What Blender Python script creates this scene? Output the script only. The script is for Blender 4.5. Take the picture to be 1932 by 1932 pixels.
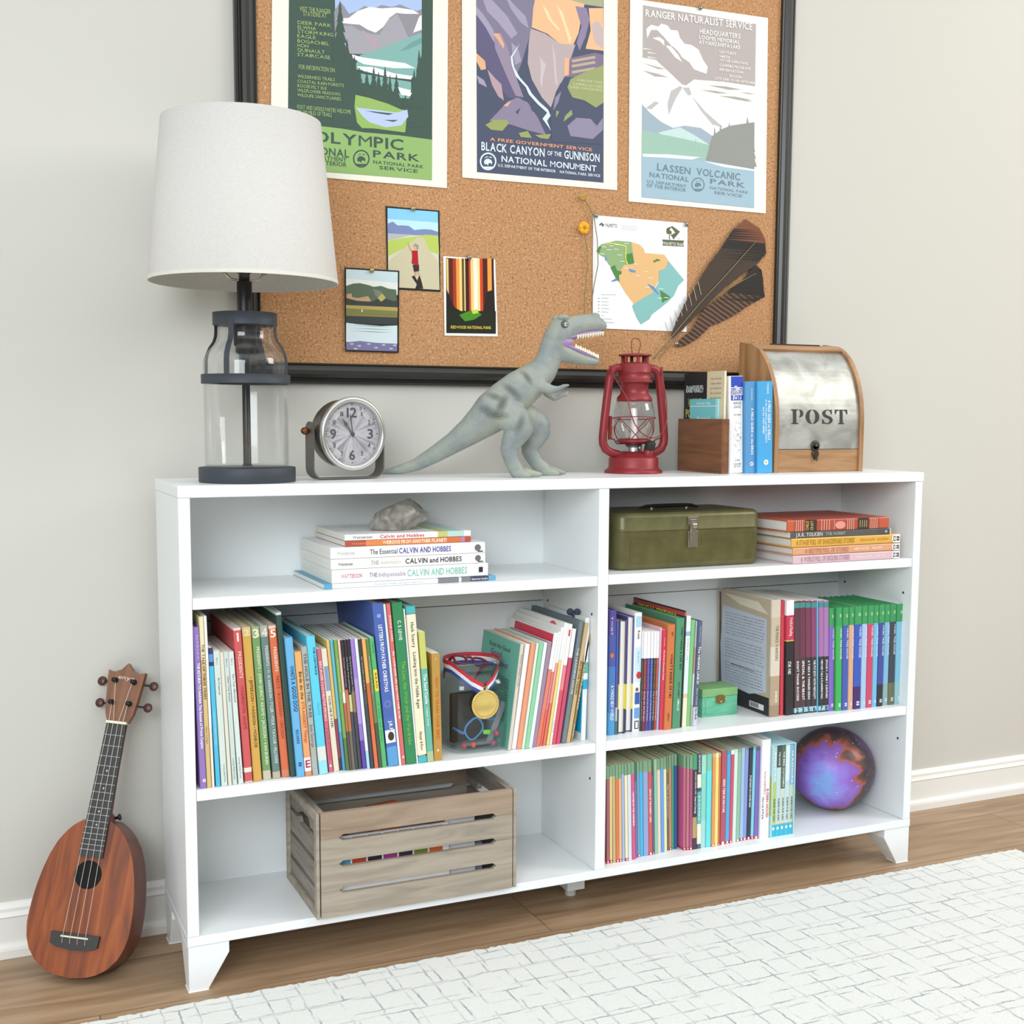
import bpy, math, random
from mathutils import Vector, Matrix, geometry
random.seed(11)
for o in list(bpy.data.objects): bpy.data.objects.remove(o)
S = bpy.context.scene
COL = S.collection
R = math.radians
# ------------------------------------------------------------------ camera
FPX, PPX, PPY = 2313.6, 957.26, 1021.4
cam = bpy.data.cameras.new('camera'); cam_ob = bpy.data.objects.new('camera', cam); COL.objects.link(cam_ob)
cam.sensor_width = 36; cam.lens = FPX*36/1932
cam.shift_x = (966-PPX)/1932; cam.shift_y = (PPY-966)/1932
cam.clip_start = .05
ya, pi_, ro = .4211, -.1013, .0045
fw = Vector((math.sin(ya)*math.cos(pi_), math.cos(ya)*math.cos(pi_), math.sin(pi_)))
rt = fw.cross(Vector((0, 0, 1))).normalized(); up = rt.cross(fw)
r2 = rt*math.cos(ro)+up*math.sin(ro); u2 = -rt*math.sin(ro)+up*math.cos(ro)
cam_ob.matrix_world = Matrix(((r2.x, u2.x, -fw.x, -.31), (r2.y, u2.y, -fw.y, -1.9489), (r2.z, u2.z, -fw.z, .9331), (0, 0, 0, 1)))
S.camera = cam_ob
# ------------------------------------------------------------------ world, lights, exposure
w = bpy.data.worlds.new('daylight'); S.world = w; w.use_nodes = True
wn = w.node_tree; bg = wn.nodes['Background']; bg.inputs[0].default_value = (.93, .965, 1, 1)
wt_ = wn.nodes.new('ShaderNodeTexCoord'); wx = wn.nodes.new('ShaderNodeSeparateXYZ'); wm = wn.nodes.new('ShaderNodeMapRange')
wm.inputs[1].default_value = .0; wm.inputs[2].default_value = .42; wm.inputs[3].default_value = .07; wm.inputs[4].default_value = .74   # dim low horizon, bright upper room
wn.links.new(wt_.outputs['Generated'], wx.inputs[0]); wn.links.new(wx.outputs['Z'], wm.inputs[0]); wn.links.new(wm.outputs[0], bg.inputs[1])
def area(name, loc, aim, sx, sy, power, col):
    l = bpy.data.lights.new(name, 'AREA'); l.shape = 'RECTANGLE'; l.size = sx; l.size_y = sy; l.energy = power; l.color = col
    o = bpy.data.objects.new(name, l); COL.objects.link(o); o.location = loc
    o.rotation_euler = (Vector(aim)-Vector(loc)).to_track_quat('-Z', 'Y').to_euler()
    return o
area('window_light_left', (-1.7, -3.3, 1.9), (.7, .2, .45), 2.0, 1.5, 66, (.88, .95, 1))
area('window_light_right', (3.6, -1.6, 2.4), (1.9, .27, 1.7), 1.3, 1.3, 38, (1, .97, .92))
area('ceiling_bounce', (.8, -1.6, 2.75), (.8, -1.2, 0), 3.2, 2.2, 8, (1, .985, .96))
S.view_settings.view_transform = 'Standard'; S.view_settings.look = 'None'
S.view_settings.gamma = 1; S.view_settings.use_curve_mapping = False
S.view_settings.exposure = .47
# ------------------------------------------------------------------ materials
def lin(h):
    c = [int(h[i:i+2], 16)/255 for i in (1, 3, 5)]
    return tuple(x/12.92 if x <= .04045 else ((x+.055)/1.055)**2.4 for x in c)+(1,)
_mc = {}
def newmat(name):
    m = bpy.data.materials.new(name); m.use_nodes = True
    nt = m.node_tree; b = nt.nodes['Principled BSDF']
    return m, nt, b
def M(h, rough=.5, metal=0., var=.05, spec=.5, scale=60., bump=0.):
    k = (h, rough, metal, var, spec, scale, bump)
    if k in _mc: return _mc[k]
    m, nt, b = newmat('paint_'+h[1:])
    c = lin(h); b.inputs['Roughness'].default_value = rough; b.inputs['Metallic'].default_value = metal
    b.inputs['Specular IOR Level'].default_value = spec
    if var or bump:
        tc = nt.nodes.new('ShaderNodeTexCoord'); n = nt.nodes.new('ShaderNodeTexNoise'); n.inputs['Scale'].default_value = scale; n.inputs['Detail'].default_value = 3
        nt.links.new(tc.outputs['Object'], n.inputs['Vector'])
        mx = nt.nodes.new('ShaderNodeMix'); mx.data_type = 'RGBA'
        mx.inputs[6].default_value = tuple(x*(1-var) for x in c[:3])+(1,); mx.inputs[7].default_value = tuple(min(1, x*(1+var)) for x in c[:3])+(1,)
        nt.links.new(n.outputs['Fac'], mx.inputs[0]); nt.links.new(mx.outputs[2], b.inputs['Base Color'])
        if bump:
            bp = nt.nodes.new('ShaderNodeBump'); bp.inputs['Strength'].default_value = bump; bp.inputs['Distance'].default_value = .002
            nt.links.new(n.outputs['Fac'], bp.inputs['Height']); nt.links.new(bp.outputs[0], b.inputs['Normal'])
    else: b.inputs['Base Color'].default_value = c
    _mc[k] = m
    return m
def ramp_mat(name, stops, scale=(1, 1, 1), nscale=5., detail=4., rough=.5, dist=0., bump=0., metal=0., tex='noise', spec=.5, coord='Object', rot=(0, 0, 0)):
    m, nt, b = newmat(name)
    tc = nt.nodes.new('ShaderNodeTexCoord'); mp = nt.nodes.new('ShaderNodeMapping'); mp.inputs['Scale'].default_value = scale; mp.inputs['Rotation'].default_value = rot
    nt.links.new(tc.outputs[coord], mp.inputs['Vector'])
    if tex == 'noise':
        n = nt.nodes.new('ShaderNodeTexNoise'); n.inputs['Scale'].default_value = nscale; n.inputs['Detail'].default_value = detail; n.inputs['Distortion'].default_value = dist; out = n.outputs['Fac']
    elif tex == 'wave':
        n = nt.nodes.new('ShaderNodeTexWave'); n.inputs['Scale'].default_value = nscale; n.inputs['Distortion'].default_value = dist; n.inputs['Detail'].default_value = detail; out = n.outputs['Fac']
    else:
        n = nt.nodes.new('ShaderNodeTexVoronoi'); n.inputs['Scale'].default_value = nscale; out = n.outputs['Distance']
    nt.links.new(mp.outputs[0], n.inputs['Vector'])
    cr = nt.nodes.new('ShaderNodeValToRGB'); el = cr.color_ramp.elements
    while len(el) < len(stops): el.new(.5)
    for e, (p, c) in zip(el, stops): e.position = p; e.color = lin(c)
    nt.links.new(out, cr.inputs[0]); nt.links.new(cr.outputs[0], b.inputs['Base Color'])
    b.inputs['Roughness'].default_value = rough; b.inputs['Metallic'].default_value = metal; b.inputs['Specular IOR Level'].default_value = spec
    if bump:
        bp = nt.nodes.new('ShaderNodeBump'); bp.inputs['Strength'].default_value = bump; bp.inputs['Distance'].default_value = .003
        nt.links.new(out, bp.inputs['Height']); nt.links.new(bp.outputs[0], b.inputs['Normal'])
    return m
def wood(name, dark, mid, light, axis='x', rough=.5, s=1., bump=.15):
    sc = {'x': (1.2, 14, 14), 'y': (14, 1.2, 14), 'z': (14, 14, 1.2)}[axis]
    return ramp_mat(name, [(.28, dark), (.5, mid), (.72, light)], tuple(a*s for a in sc), 4, 6, rough, .6, bump)
def glass(name, tint=(.993, .997, .995), amount=.1, rough=.02):
    m = bpy.data.materials.new(name); m.use_nodes = True; nt = m.node_tree; nt.nodes.clear()
    o = nt.nodes.new('ShaderNodeOutputMaterial'); t = nt.nodes.new('ShaderNodeBsdfTransparent'); g = nt.nodes.new('ShaderNodeBsdfGlossy')
    t.inputs[0].default_value = tint+(1,); g.inputs['Roughness'].default_value = rough
    lw = nt.nodes.new('ShaderNodeLayerWeight'); lw.inputs['Blend'].default_value = .35
    mr = nt.nodes.new('ShaderNodeMapRange'); mr.inputs[3].default_value = amount*.35; mr.inputs[4].default_value = amount*6
    mr.inputs[1].default_value = 0; mr.inputs[2].default_value = 1
    pw = nt.nodes.new('ShaderNodeMath'); pw.operation = 'POWER'; pw.inputs[1].default_value = 2.2
    nt.links.new(lw.outputs['Facing'], pw.inputs[0]); nt.links.new(pw.outputs[0], mr.inputs[0])
    mx = nt.nodes.new('ShaderNodeMixShader'); nt.links.new(mr.outputs[0], mx.inputs[0]); nt.links.new(t.outputs[0], mx.inputs[1]); nt.links.new(g.outputs[0], mx.inputs[2])
    nt.links.new(mx.outputs[0], o.inputs[0])
    return m
# ------------------------------------------------------------------ glyphs
GL = {}
def _glyphs():
    chars = sorted(set("ABCDEFGHIJKLMNOPQRSTUVWXYZabcdefghijklmnopqrstuvwxyz0123456789?!&'.,•|#-"))
    tmp = []
    for bold in (0, 1):
        for ch in chars:
            c = bpy.data.curves.new('g', 'FONT'); c.body = ch; c.resolution_u = 2; c.size = 1; c.offset = (0 if ch in 'MWmw' else .02)*bold; c.fill_mode = 'FRONT' if hasattr(c, 'fill_mode') else c.fill_mode
            o = bpy.data.objects.new('g', c); COL.objects.link(o); tmp.append((bold, ch, o, c))
    dg = bpy.context.evaluated_depsgraph_get()
    for bold, ch, o, c in tmp:
        e = o.evaluated_get(dg); me = e.to_mesh()
        vs = [(v.co.x, v.co.y) for v in me.vertices]; fs = [tuple(p.vertices) for p in me.polygons]
        e.to_mesh_clear(); GL[bold, ch] = (vs, fs)
    for bold, ch, o, c in tmp:
        bpy.data.objects.remove(o); bpy.data.curves.remove(c)
    for bold in (0, 1):
        H = max(v[1] for v in GL[bold, 'H'][0])
        for ch in chars:
            vs, fs = GL[bold, ch]
            x0 = min(v[0] for v in vs); GL[bold, ch] = ([((x-x0)/H, y/H) for x, y in vs], fs, (max(v[0] for v in vs)-x0)/H)
_glyphs()
# ------------------------------------------------------------------ mesh builder
def tess(q):
    if len(q) == 3: return [(0, 1, 2)]
    return [t for t in geometry.tessellate_polygon([q]) if len(set(t)) == 3]
class MB:
    def __init__(s): s.v = []; s.f = []; s.mi = []; s.mats = []; s.sm = []
    def m(s, mat):
        if mat not in s.mats: s.mats.append(mat)
        return s.mats.index(mat)
    def add(s, vs, fs, mat, smooth=False):
        b = len(s.v); k = s.m(mat)
        s.v += [tuple(v) for v in vs]
        for f in fs: s.f.append([i+b for i in f]); s.mi.append(k); s.sm.append(smooth)
        return s
    def box(s, x0, x1, y0, y1, z0, z1, mat):
        vs = [(x, y, z) for z in (z0, z1) for y in (y0, y1) for x in (x0, x1)]
        return s.add(vs, [(0, 2, 3, 1), (4, 5, 7, 6), (0, 1, 5, 4), (2, 6, 7, 3), (0, 4, 6, 2), (1, 3, 7, 5)], mat)
    def prism(s, pts, a0, a1, mat, axis='z', smooth=False, caps=True):
        n = len(pts)
        area = sum(pts[i][0]*pts[(i+1) % n][1]-pts[(i+1) % n][0]*pts[i][1] for i in range(n))
        if area < 0: pts = pts[::-1]
        def P(p, a): return {'z': (p[0], p[1], a), 'y': (p[0], a, p[1]), 'x': (a, p[0], p[1])}[axis]
        vs = [P(p, a0) for p in pts]+[P(p, a1) for p in pts]
        fs = [(i, (i+1) % n, n+(i+1) % n, n+i) for i in range(n)]
        if axis == 'y': fs = [f[::-1] for f in fs]
        s.add(vs, fs, mat, smooth)
        if caps:
            tri = tess([Vector((p[0], p[1], 0)) for p in pts])
            t2 = []
            for t in tri:
                a, b, c = (pts[i] for i in t)
                t2.append(t if (b[0]-a[0])*(c[1]-a[1])-(b[1]-a[1])*(c[0]-a[0]) > 0 else t[::-1])
            bot = [tuple(t[::-1]) for t in t2]; top = [tuple(i+n for i in t) for t in t2]
            cf = bot+top
            if axis == 'y': cf = [f[::-1] for f in cf]
            s.add(vs, cf, mat)
        return s
    def poly(s, pts, mat):     # flat polygon in the x-z plane facing -y
        y = pts[0][1]
        q = [Vector((p[0], p[2], 0)) for p in pts]
        fs = []
        for t in tess(q):
            a, b, c = (q[i] for i in t)
            fs.append(t if (b.x-a.x)*(c.y-a.y)-(b.y-a.y)*(c.x-a.x) > 0 else t[::-1])
        return s.add(pts, fs, mat)
    def lathe(s, prof, mat, n=32, c=(0, 0, 0), smooth=True, ax=None, sq=0., rx=1., ry=1., caps=True):
        vs = []; fs = []
        for r, z in prof:
            for i in range(n):
                a = 2*math.pi*i/n; ca, sa = math.cos(a), math.sin(a)
                k = 1/((abs(ca)**(2+sq)+abs(sa)**(2+sq))**(1/(2+sq))) if sq else 1
                vs.append(Vector((r*k*ca*rx, r*k*sa*ry, z)))
        for j in range(len(prof)-1):
            for i in range(n):
                a, b = j*n+i, j*n+(i+1) % n
                fs.append((a, b, b+n, a+n))
        if ax is not None:
            q = Vector((0, 0, 1)).rotation_difference(Vector(ax).normalized()).to_matrix(); vs = [q @ v for v in vs]
        cc = Vector(c); vs = [v+cc for v in vs]
        s.add(vs, fs, mat, smooth)
        if not caps or prof[0] == prof[-1]: return s
        if prof[0][0] > 1e-6: s.add(vs[:n], [tuple(range(n))[::-1]], mat)
        if prof[-1][0] > 1e-6: s.add(vs[-n:], [tuple(range(n))], mat)
        return s
    def tube(s, path, r, mat, n=8, closed=False, smooth=True, flat=1.):
        P = [Vector(p) for p in path]; m = len(P)
        rs = r if isinstance(r, (list, tuple)) else [r]*m
        vs = []; fs = []; prev = None
        for i in range(m):
            if closed: t = P[(i+1) % m]-P[i-1]
            else: t = P[min(i+1, m-1)]-P[max(i-1, 0)]
            t.normalize()
            if prev is None:
                h = Vector((0, 0, 1)) if abs(t.z) < .9 else Vector((0, 1, 0))
                u = t.cross(h).normalized()
            else: u = (prev-t*prev.dot(t)).normalized()
            prev = u; v = t.cross(u)
            for k in range(n):
                a = 2*math.pi*k/n; vs.append(P[i]+(u*math.cos(a)+v*math.sin(a)*flat)*rs[i])
        for i in range(m if closed else m-1):
            j = (i+1) % m
            for k in range(n):
                fs.append((i*n+k, i*n+(k+1) % n, j*n+(k+1) % n, j*n+k))
        s.add(vs, fs, mat, smooth)
        if not closed: s.add(vs[:n], [tuple(range(n))[::-1]], mat); s.add(vs[-n:], [tuple(range(n))], mat)
        return s
    def ball(s, c, r, mat, n=16, sx=1, sy=1, sz=1):
        prof = [(max(1e-5, r*math.sin(math.pi*i/(n//2))), -r*math.cos(math.pi*i/(n//2))) for i in range(n//2+1)]
        b = len(s.v); s.lathe(prof, mat, n)
        for i in range(b, len(s.v)):
            v = s.v[i]; s.v[i] = (v[0]*sx+c[0], v[1]*sy+c[1], v[2]*sz+c[2])
        return s
    def text(s, t, o, rd, ud, h, mat, width=None, bold=1, center=False):
        o, rd, ud = Vector(o), Vector(rd), Vector(ud)
        gap = .13; x = 0; items = []
        for ch in t:
            if ch == ' ': x += .42; continue
            g = GL.get((bold, ch)) or GL[bold, '-']
            items.append((g, x)); x += g[2]+gap
        nat = max(x-gap, .01); sx = width/(nat*h) if width else 1.
        off = -nat*h*sx/2 if center else 0
        for g, gx in items:
            s.add([o+rd*((px+gx)*h*sx+off)+ud*(py*h) for px, py in g[0]], g[1], mat)
        return s
    def build(s, name, parent=None, loc=None, rot=None, mods=None):
        me = bpy.data.meshes.new(name); me.from_pydata(s.v, [], s.f)
        for mt in s.mats: me.materials.append(mt)
        me.polygons.foreach_set('material_index', s.mi); me.polygons.foreach_set('use_smooth', s.sm); me.update()
        o = bpy.data.objects.new(name, me); COL.objects.link(o)
        if parent: o.parent = parent
        if loc: o.location = loc
        if rot: o.rotation_euler = rot
        for md in mods or []:
            if md[0] == 'bevel':
                b = o.modifiers.new('bevel', 'BEVEL'); b.width = md[1]; b.segments = md[2]; b.limit_method = 'ANGLE'; b.angle_limit = R(40)
            elif md[0] == 'sub':
                b = o.modifiers.new('subdivision', 'SUBSURF'); b.levels = b.render_levels = md[1]
            elif md[0] == 'remesh':
                b = o.modifiers.new('remesh', 'REMESH'); b.mode = 'VOXEL'; b.voxel_size = md[1]; b.use_smooth_shade = True
            elif md[0] == 'smooth':
                b = o.modifiers.new('smooth', 'SMOOTH'); b.factor = .5; b.iterations = md[1]
        return o
def tag(o, label=None, cat=None, group=None, kind=None):
    if label: o['label'] = label
    if cat: o['category'] = cat
    if group: o['group'] = group
    if kind: o['kind'] = kind
    return o
def thing(name, label, cat, loc=(0, 0, 0), rot=(0, 0, 0), group=None):
    o = bpy.data.objects.new(name, None); COL.objects.link(o); o.location = loc; o.rotation_euler = rot; o.empty_display_size = .05
    return tag(o, label, cat, group)
def arc(cx, cz, r, a0, a1, n): return [(cx+r*math.cos(R(a0+(a1-a0)*i/n)), cz+r*math.sin(R(a0+(a1-a0)*i/n))) for i in range(n+1)]
ART={
'p1':((216.0,1361.8),[
('#f0efdf',0,[(10.3,413.1),(339.4,465.1),(336,0),(0,0)]),
('#3c5348',1,[(39.5,401.1),(309.3,443),(305.8,12.1),(30.9,9.8)]),
('#a9c0e6',2,[(119,413.4),(286.9,439.5),(286,261),(122.7,240.7)]),
('#8f8d95',3,[(119.5,291.6),(130.7,310.9),(138,304.3),(147,291.8),(161.9,298.9),(176.8,309.5),(191.7,306.3),(208.7,315.5),(227.5,314.6),(244.7,321.3),(260,317.2),(277.3,314.3),(286.4,319),(286.2,250.4),(121.1,230.2)]),
('#f2f3f2',4,[(123.1,280.1),(147,284.9),(163.7,299.2),(186.1,309),(208.6,309.5),(237,315),(269.6,315),(281.1,309.6),(254.2,306),(237,305.5),(223.6,295),(212.2,277.9),(197.1,265.5),(182.1,268.8),(167.2,275.6),(146.9,274.6),(130.3,274.2)]),
('#f2f3f2',4,[(269.4,274.7),(281.1,304.3),(286.3,308.5),(286.3,282.1)]),
('#a3a0a8',5,[(125.7,268.5),(152.4,271.9),(167.2,265.2),(185.8,262.4),(204.6,263),(221.7,291.3),(238.9,304),(250.3,284.5),(257.8,268),(269.4,258.9),(230.9,229.7),(135.3,221.7)]),
('#b09ca8',6,[(170.9,267.4),(185.8,260.7),(202.6,250.6),(198.7,232.8),(187.5,245.3)]),
('#7fb0a8',6,[(166.8,222),(202.5,236.7),(236.7,253.1),(265.5,267.2),(286,276),(285.8,193.8),(155.5,196.4)]),
('#6f9a98',7,[(242.4,238.1),(265.5,256.7),(286,268),(286,257.5),(259.7,243.7)]),
('#f2f3f2',7,[(152,221.9),(170.5,219),(211.8,218.7),(253.8,218.4),(273.1,211.8),(230.8,206.9),(174.2,207.3),(153.8,215.3)]),
('#f2f3f2',7,[(159.2,202.1),(192.9,204.2),(230.7,198.1),(267.2,197),(265.3,190.6),(221.2,190),(174.1,195.1)]),
('#7fb0a8',6,[(162.8,190.4),(265.2,186.2),(265.1,156.1),(162.5,152.1)]),
('#f2f3f2',7,[(238.3,174.3),(269.1,170.7),(271,160.2),(245.9,161.1)]),
('#3c5348',9,[(130.7,313.5),(133.8,295.8),(132.4,297.5),(137,277),(134,278.6),(140.1,258.3),(135.6,259.6),(143.2,239.4),(137.3,240.6),(146.4,220.5),(113.3,215.6),(122.7,237.8),(116.8,235.2),(124.7,257.3),(120.3,254.8),(126.7,276.7),(123.7,274.4),(128.7,296.1),(127.2,293.9)]),
('#3c5348',9,[(143,248.4),(145.6,234.7),(144.4,236),(148.2,220.2),(145.8,221.4),(150.9,205.6),(147.2,206.7),(153.6,191.1),(148.6,192),(156.2,176.5),(128.4,172.6),(136.3,189.8),(131.3,187.8),(138,204.9),(134.3,202.9),(139.7,219.9),(137.2,218.1),(141.3,234.9),(140.1,233.2)]),
('#3c5348',9,[(156.6,220.8),(158.7,210.5),(157.7,211.5),(160.9,199.7),(158.9,200.6),(163,188.8),(160,189.6),(165.2,178),(161.1,178.6),(167.3,167.1),(145,164.1),(151.3,177),(147.3,175.4),(152.6,188.2),(149.6,186.8),(154,199.4),(151.9,198.1),(155.3,210.7),(154.3,209.4)]),
('#3c5348',9,[(165.7,201.1),(167.7,193.1),(166.8,193.8),(169.7,184.6),(167.8,185.3),(171.7,176.2),(168.9,176.7),(173.7,167.7),(170,168.1),(175.7,159.2),(155.1,156.5),(160.9,166.7),(157.2,165.4),(162.1,175.5),(159.4,174.4),(163.3,184.3),(161.5,183.3),(164.5,193.1),(163.6,192.2)]),
('#3c5348',9,[(179.7,197.5),(181.5,189.1),(180.7,189.9),(183.3,180.3),(181.6,181),(185.1,171.4),(182.6,172),(187,162.5),(183.6,163.1),(188.8,153.6),(170,151.2),(175.3,161.7),(171.9,160.4),(176.4,170.9),(173.9,169.7),(177.5,180.1),(175.8,179),(178.6,189.2),(177.8,188.2)]),
('#3c5348',9,[(192.9,206),(195.1,195.3),(194.1,196.3),(197.3,184),(195.2,185),(199.5,172.8),(196.4,173.6),(201.7,161.4),(197.6,162.2),(203.9,150.1),(181.2,147.1),(187.6,160.5),(183.5,158.9),(188.9,172.2),(185.9,170.7),(190.3,183.8),(188.2,182.5),(191.6,195.5),(190.6,194.2)]),
('#3c5348',9,[(202.3,198.4),(204.3,188.6),(203.4,189.6),(206.3,178.4),(204.4,179.2),(208.3,168.1),(205.5,168.8),(210.3,157.8),(206.6,158.4),(212.4,147.5),(191.5,144.7),(197.4,156.9),(193.7,155.5),(198.6,167.5),(195.8,166.2),(199.9,178.2),(198,176.9),(201.1,188.8),(200.1,187.6)]),
('#3c5348',9,[(214.6,208.5),(217.2,195.8),(216,197.1),(219.8,182.5),(217.4,183.6),(222.4,169.1),(218.8,170),(225,155.6),(220.2,156.5),(227.6,142.2),(200.9,138.7),(208.5,154.6),(203.7,152.7),(210,168.4),(206.4,166.6),(211.6,182.2),(209.2,180.6),(213.1,196.1),(211.9,194.6)]),
('#3c5348',9,[(224.1,195.6),(225.9,184.8),(225,185.9),(227.7,173.4),(226,174.4),(229.6,162),(227,162.9),(231.4,150.6),(228,151.4),(233.3,139.1),(214.2,136.6),(219.6,149.9),(216.2,148.4),(220.7,161.6),(218.1,160.2),(221.8,173.4),(220.1,172),(222.9,185.1),(222.1,183.8)]),
('#3c5348',9,[(236.5,198.8),(238.7,187.3),(237.7,188.4),(240.9,175.3),(238.9,176.3),(243.2,163.2),(240.1,164.1),(245.4,151),(241.3,151.8),(247.7,138.9),(224.7,135.9),(231.2,150.2),(227,148.5),(232.5,162.6),(229.4,161.1),(233.8,175.1),(231.8,173.6),(235.2,187.5),(234.1,186.2)]),
('#3c5348',9,[(253.6,161.9),(255.1,158),(254.4,158.4),(256.6,153.9),(255.2,154.2),(258.2,149.9),(256.1,150.1),(259.7,145.8),(256.9,145.9),(261.2,141.7),(245.8,139.9),(250.1,145),(247.3,144.3),(251,149.3),(248.9,148.7),(251.8,153.7),(250.5,153.1),(252.7,158),(252,157.5)]),
('#3c5348',9,[(280.9,246.2),(284,226.5),(282.6,228.4),(287,205.6),(284.2,207.4),(290.1,184.7),(285.9,186.3),(293.2,163.7),(287.5,165.2),(296.2,142.6),(265.1,138.3),(273.8,162.7),(268.2,159.9),(275.6,184.1),(271.4,181.5),(277.4,205.6),(274.6,203.1),(279.2,227),(277.8,224.7)]),
('#3c5348',9,[(271.1,209.8),(273,199.9),(272.2,200.9),(274.9,189.5),(273.2,190.4),(276.8,179.1),(274.2,179.9),(278.8,168.7),(275.3,169.4),(280.7,158.2),(261.3,155.6),(266.7,167.9),(263.2,166.5),(267.8,178.7),(265.2,177.3),(268.9,189.4),(267.2,188.1),(270,200.1),(269.2,199)]),
('#3c5348',8,[(117.2,240),(130,241.6),(146,178.1),(160.7,153.7),(158.3,94.1),(115.7,90)]),
('#3c5348',8,[(275,199.6),(288.7,247.2),(288.3,106.8),(259.1,103.9),(255.3,123.1),(269,156.5)]),
('#3c5348',8,[(146,178.1),(238.2,163.8),(247.7,140.1),(219,142.4),(173.7,151.6),(155.1,151.3)]),
('#94b660',9,[(157.9,151.6),(183.1,149.1),(219,142.4),(245.8,134.5),(257.3,134),(253.3,94.5),(173.3,90.3),(160.3,103.1),(155.8,130.5)]),
('#b7c8ea',10,[(158.6,129.1),(192.4,129.1),(236.1,128.3),(257.3,135.7),(259.2,123.5),(245.6,106.2),(214.9,99.7),(184.7,105.5),(171.6,114.7)]),
('#3c5348',11,[(175.4,125.6),(230.4,125.9),(220.8,122.3),(192.3,123.8)]),
('#3c5348',11,[(211.2,112.5),(239.9,115.4),(230.3,110.9)]),
('#90b46a',11,[(32,87.8),(88.2,89.9),(128.6,89.5),(173.2,86.8),(230.2,88.7),(306.3,93.3),(305.8,12.1),(30.9,9.8)]),
('#3c5348',12,[(117.5,90.2),(192.1,95.7),(249.4,94.1),(306.3,94.2),(306.3,86.1),(239.8,87.9),(173.2,86.8)]),
('#3c5348',12,[(184,40.7),(183.6,37.1),(182.4,33.6),(180.4,30.4),(177.9,27.6),(174.8,25.4),(171.4,24),(167.9,23.3),(164.3,23.4),(160.9,24.3),(157.9,25.9),(155.4,28.2),(153.6,31.1),(152.4,34.4),(152.1,37.9),(152.5,41.5),(153.7,45),(155.6,48.1),(158.1,50.9),(161.2,53.1),(164.6,54.6),(168.1,55.3),(171.7,55.2),(175,54.3),(178.1,52.7),(180.6,50.4),(182.5,47.5),(183.6,44.2)]),
('#90b46a',13,[(181.3,40.4),(180.9,37.4),(179.9,34.5),(178.3,31.9),(176.2,29.6),(173.7,27.8),(170.8,26.6),(167.9,26),(164.9,26.1),(162.1,26.8),(159.6,28.2),(157.6,30.1),(156,32.5),(155.1,35.2),(154.8,38.1),(155.1,41.1),(156.1,44),(157.7,46.6),(159.8,48.9),(162.3,50.7),(165.1,52),(168.1,52.6),(171,52.5),(173.8,51.8),(176.3,50.4),(178.4,48.5),(180,46.1),(181,43.4)]),
('#3c5348',14,[(158,29.2),(177.8,30.9),(172.7,27),(163.1,26.1)]),
('#3c5348',14,[(160,36.3),(160.8,40.1),(164.8,43.8),(169.6,43.9),(174.4,41.6),(176,38.2),(174.7,33.9),(173.2,36.7),(168.8,36.1),(168.3,32.6),(166.3,32.4),(165.6,34.6),(162.4,33.1)]),
('#3c5348',14,[(160.1,43.8),(165.7,48.3),(169.6,46.9),(172.9,48.7),(176,45.7),(171.2,46.7),(166.5,46.9)]),
],[
('VISIT THE RANGER',56.4,284.8,113.1,287,7.7,'#a8c078',0),
('STATIONS AT',63,277.2,105.7,278.8,7.7,'#a8c078',0),
('DEER PARK',52.5,261.9,113.8,264,5.8,'#a8c078',0),
('ELWHA',52.4,253.9,85.6,255,5.8,'#a8c078',0),
('STORM KING',52.3,246.5,117.3,248.5,5.8,'#a8c078',0),
('EAGLE',51.8,238.6,84.9,239.6,5.8,'#a8c078',0),
('BOGACHIEL',51.7,230.2,109.4,231.8,5.8,'#a8c078',0),
('HOH',51.6,222.5,71.3,223.1,5.8,'#a8c078',0),
('QUINAULT',51.5,214.9,101.4,216.2,5.8,'#a8c078',0),
('STAIRCASE',51.1,206.7,111.4,208.2,5.8,'#a8c078',0),
('FOR INFORMATION ON',53.6,185,119.4,186.3,7.7,'#a8c078',0),
('WILDERNESS TRAILS',50.9,169.7,119.2,170.9,5.4,'#a8c078',0),
('COASTAL RAIN FORESTS',50.8,161.2,136.3,162.6,5.4,'#a8c078',0),
('ROOSEVELT ELK',50.7,153.3,105,154.1,5.4,'#a8c078',0),
('WILDFLOWER MEADOWS',50.6,145.5,129.1,146.5,5.4,'#a8c078',0),
('WILDLIFE SANCTUARIES',50.2,137.4,130.5,138.4,5.4,'#a8c078',0),
('FOOT AND SADDLE PARTIES WELCOME',49.7,116,148.8,116.8,6.9,'#a8c078',0),
('ON 390 MILES OF TRAILS',49.6,107.5,113.3,107.9,6.9,'#a8c078',0),
('OLYMPIC',77,62.1,249.3,61.7,19.2,'#3c5348',1),
('NATIONAL',44.2,40.1,144.8,39.5,13.4,'#3c5348',1),
('PARK',190.3,44.4,281.3,43.9,12.5,'#3c5348',1),
('U.S. DEPARTMENT',44.1,31.5,140,30.8,7.3,'#3c5348',1),
('OF THE INTERIOR',47.6,23.2,140,22.3,7.3,'#3c5348',1),
('NATIONAL PARK',190.8,32.9,289.1,32.2,5.9,'#3c5348',1),
('SERVICE',202.1,23.8,277.3,23.1,6.1,'#3c5348',1),
]),
'p2':((582.0,1384.0),[
('#f1f0e0',0,[(0,486.6),(329.8,540.9),(336.3,2.4),(1.4,0)]),
('#474f66',1,[(28.2,469.5),(298.6,513.1),(305.2,14.5),(31.2,12.4)]),
('#f0e6c0',2,[(28.2,469.5),(298.6,513.1),(299.4,372.2),(253.5,362),(209.3,363.5)]),
('#a8aa84',3,[(220.2,365),(299.4,372.2),(299.7,351.1),(253.7,350.6),(220.4,351.8)]),
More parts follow.
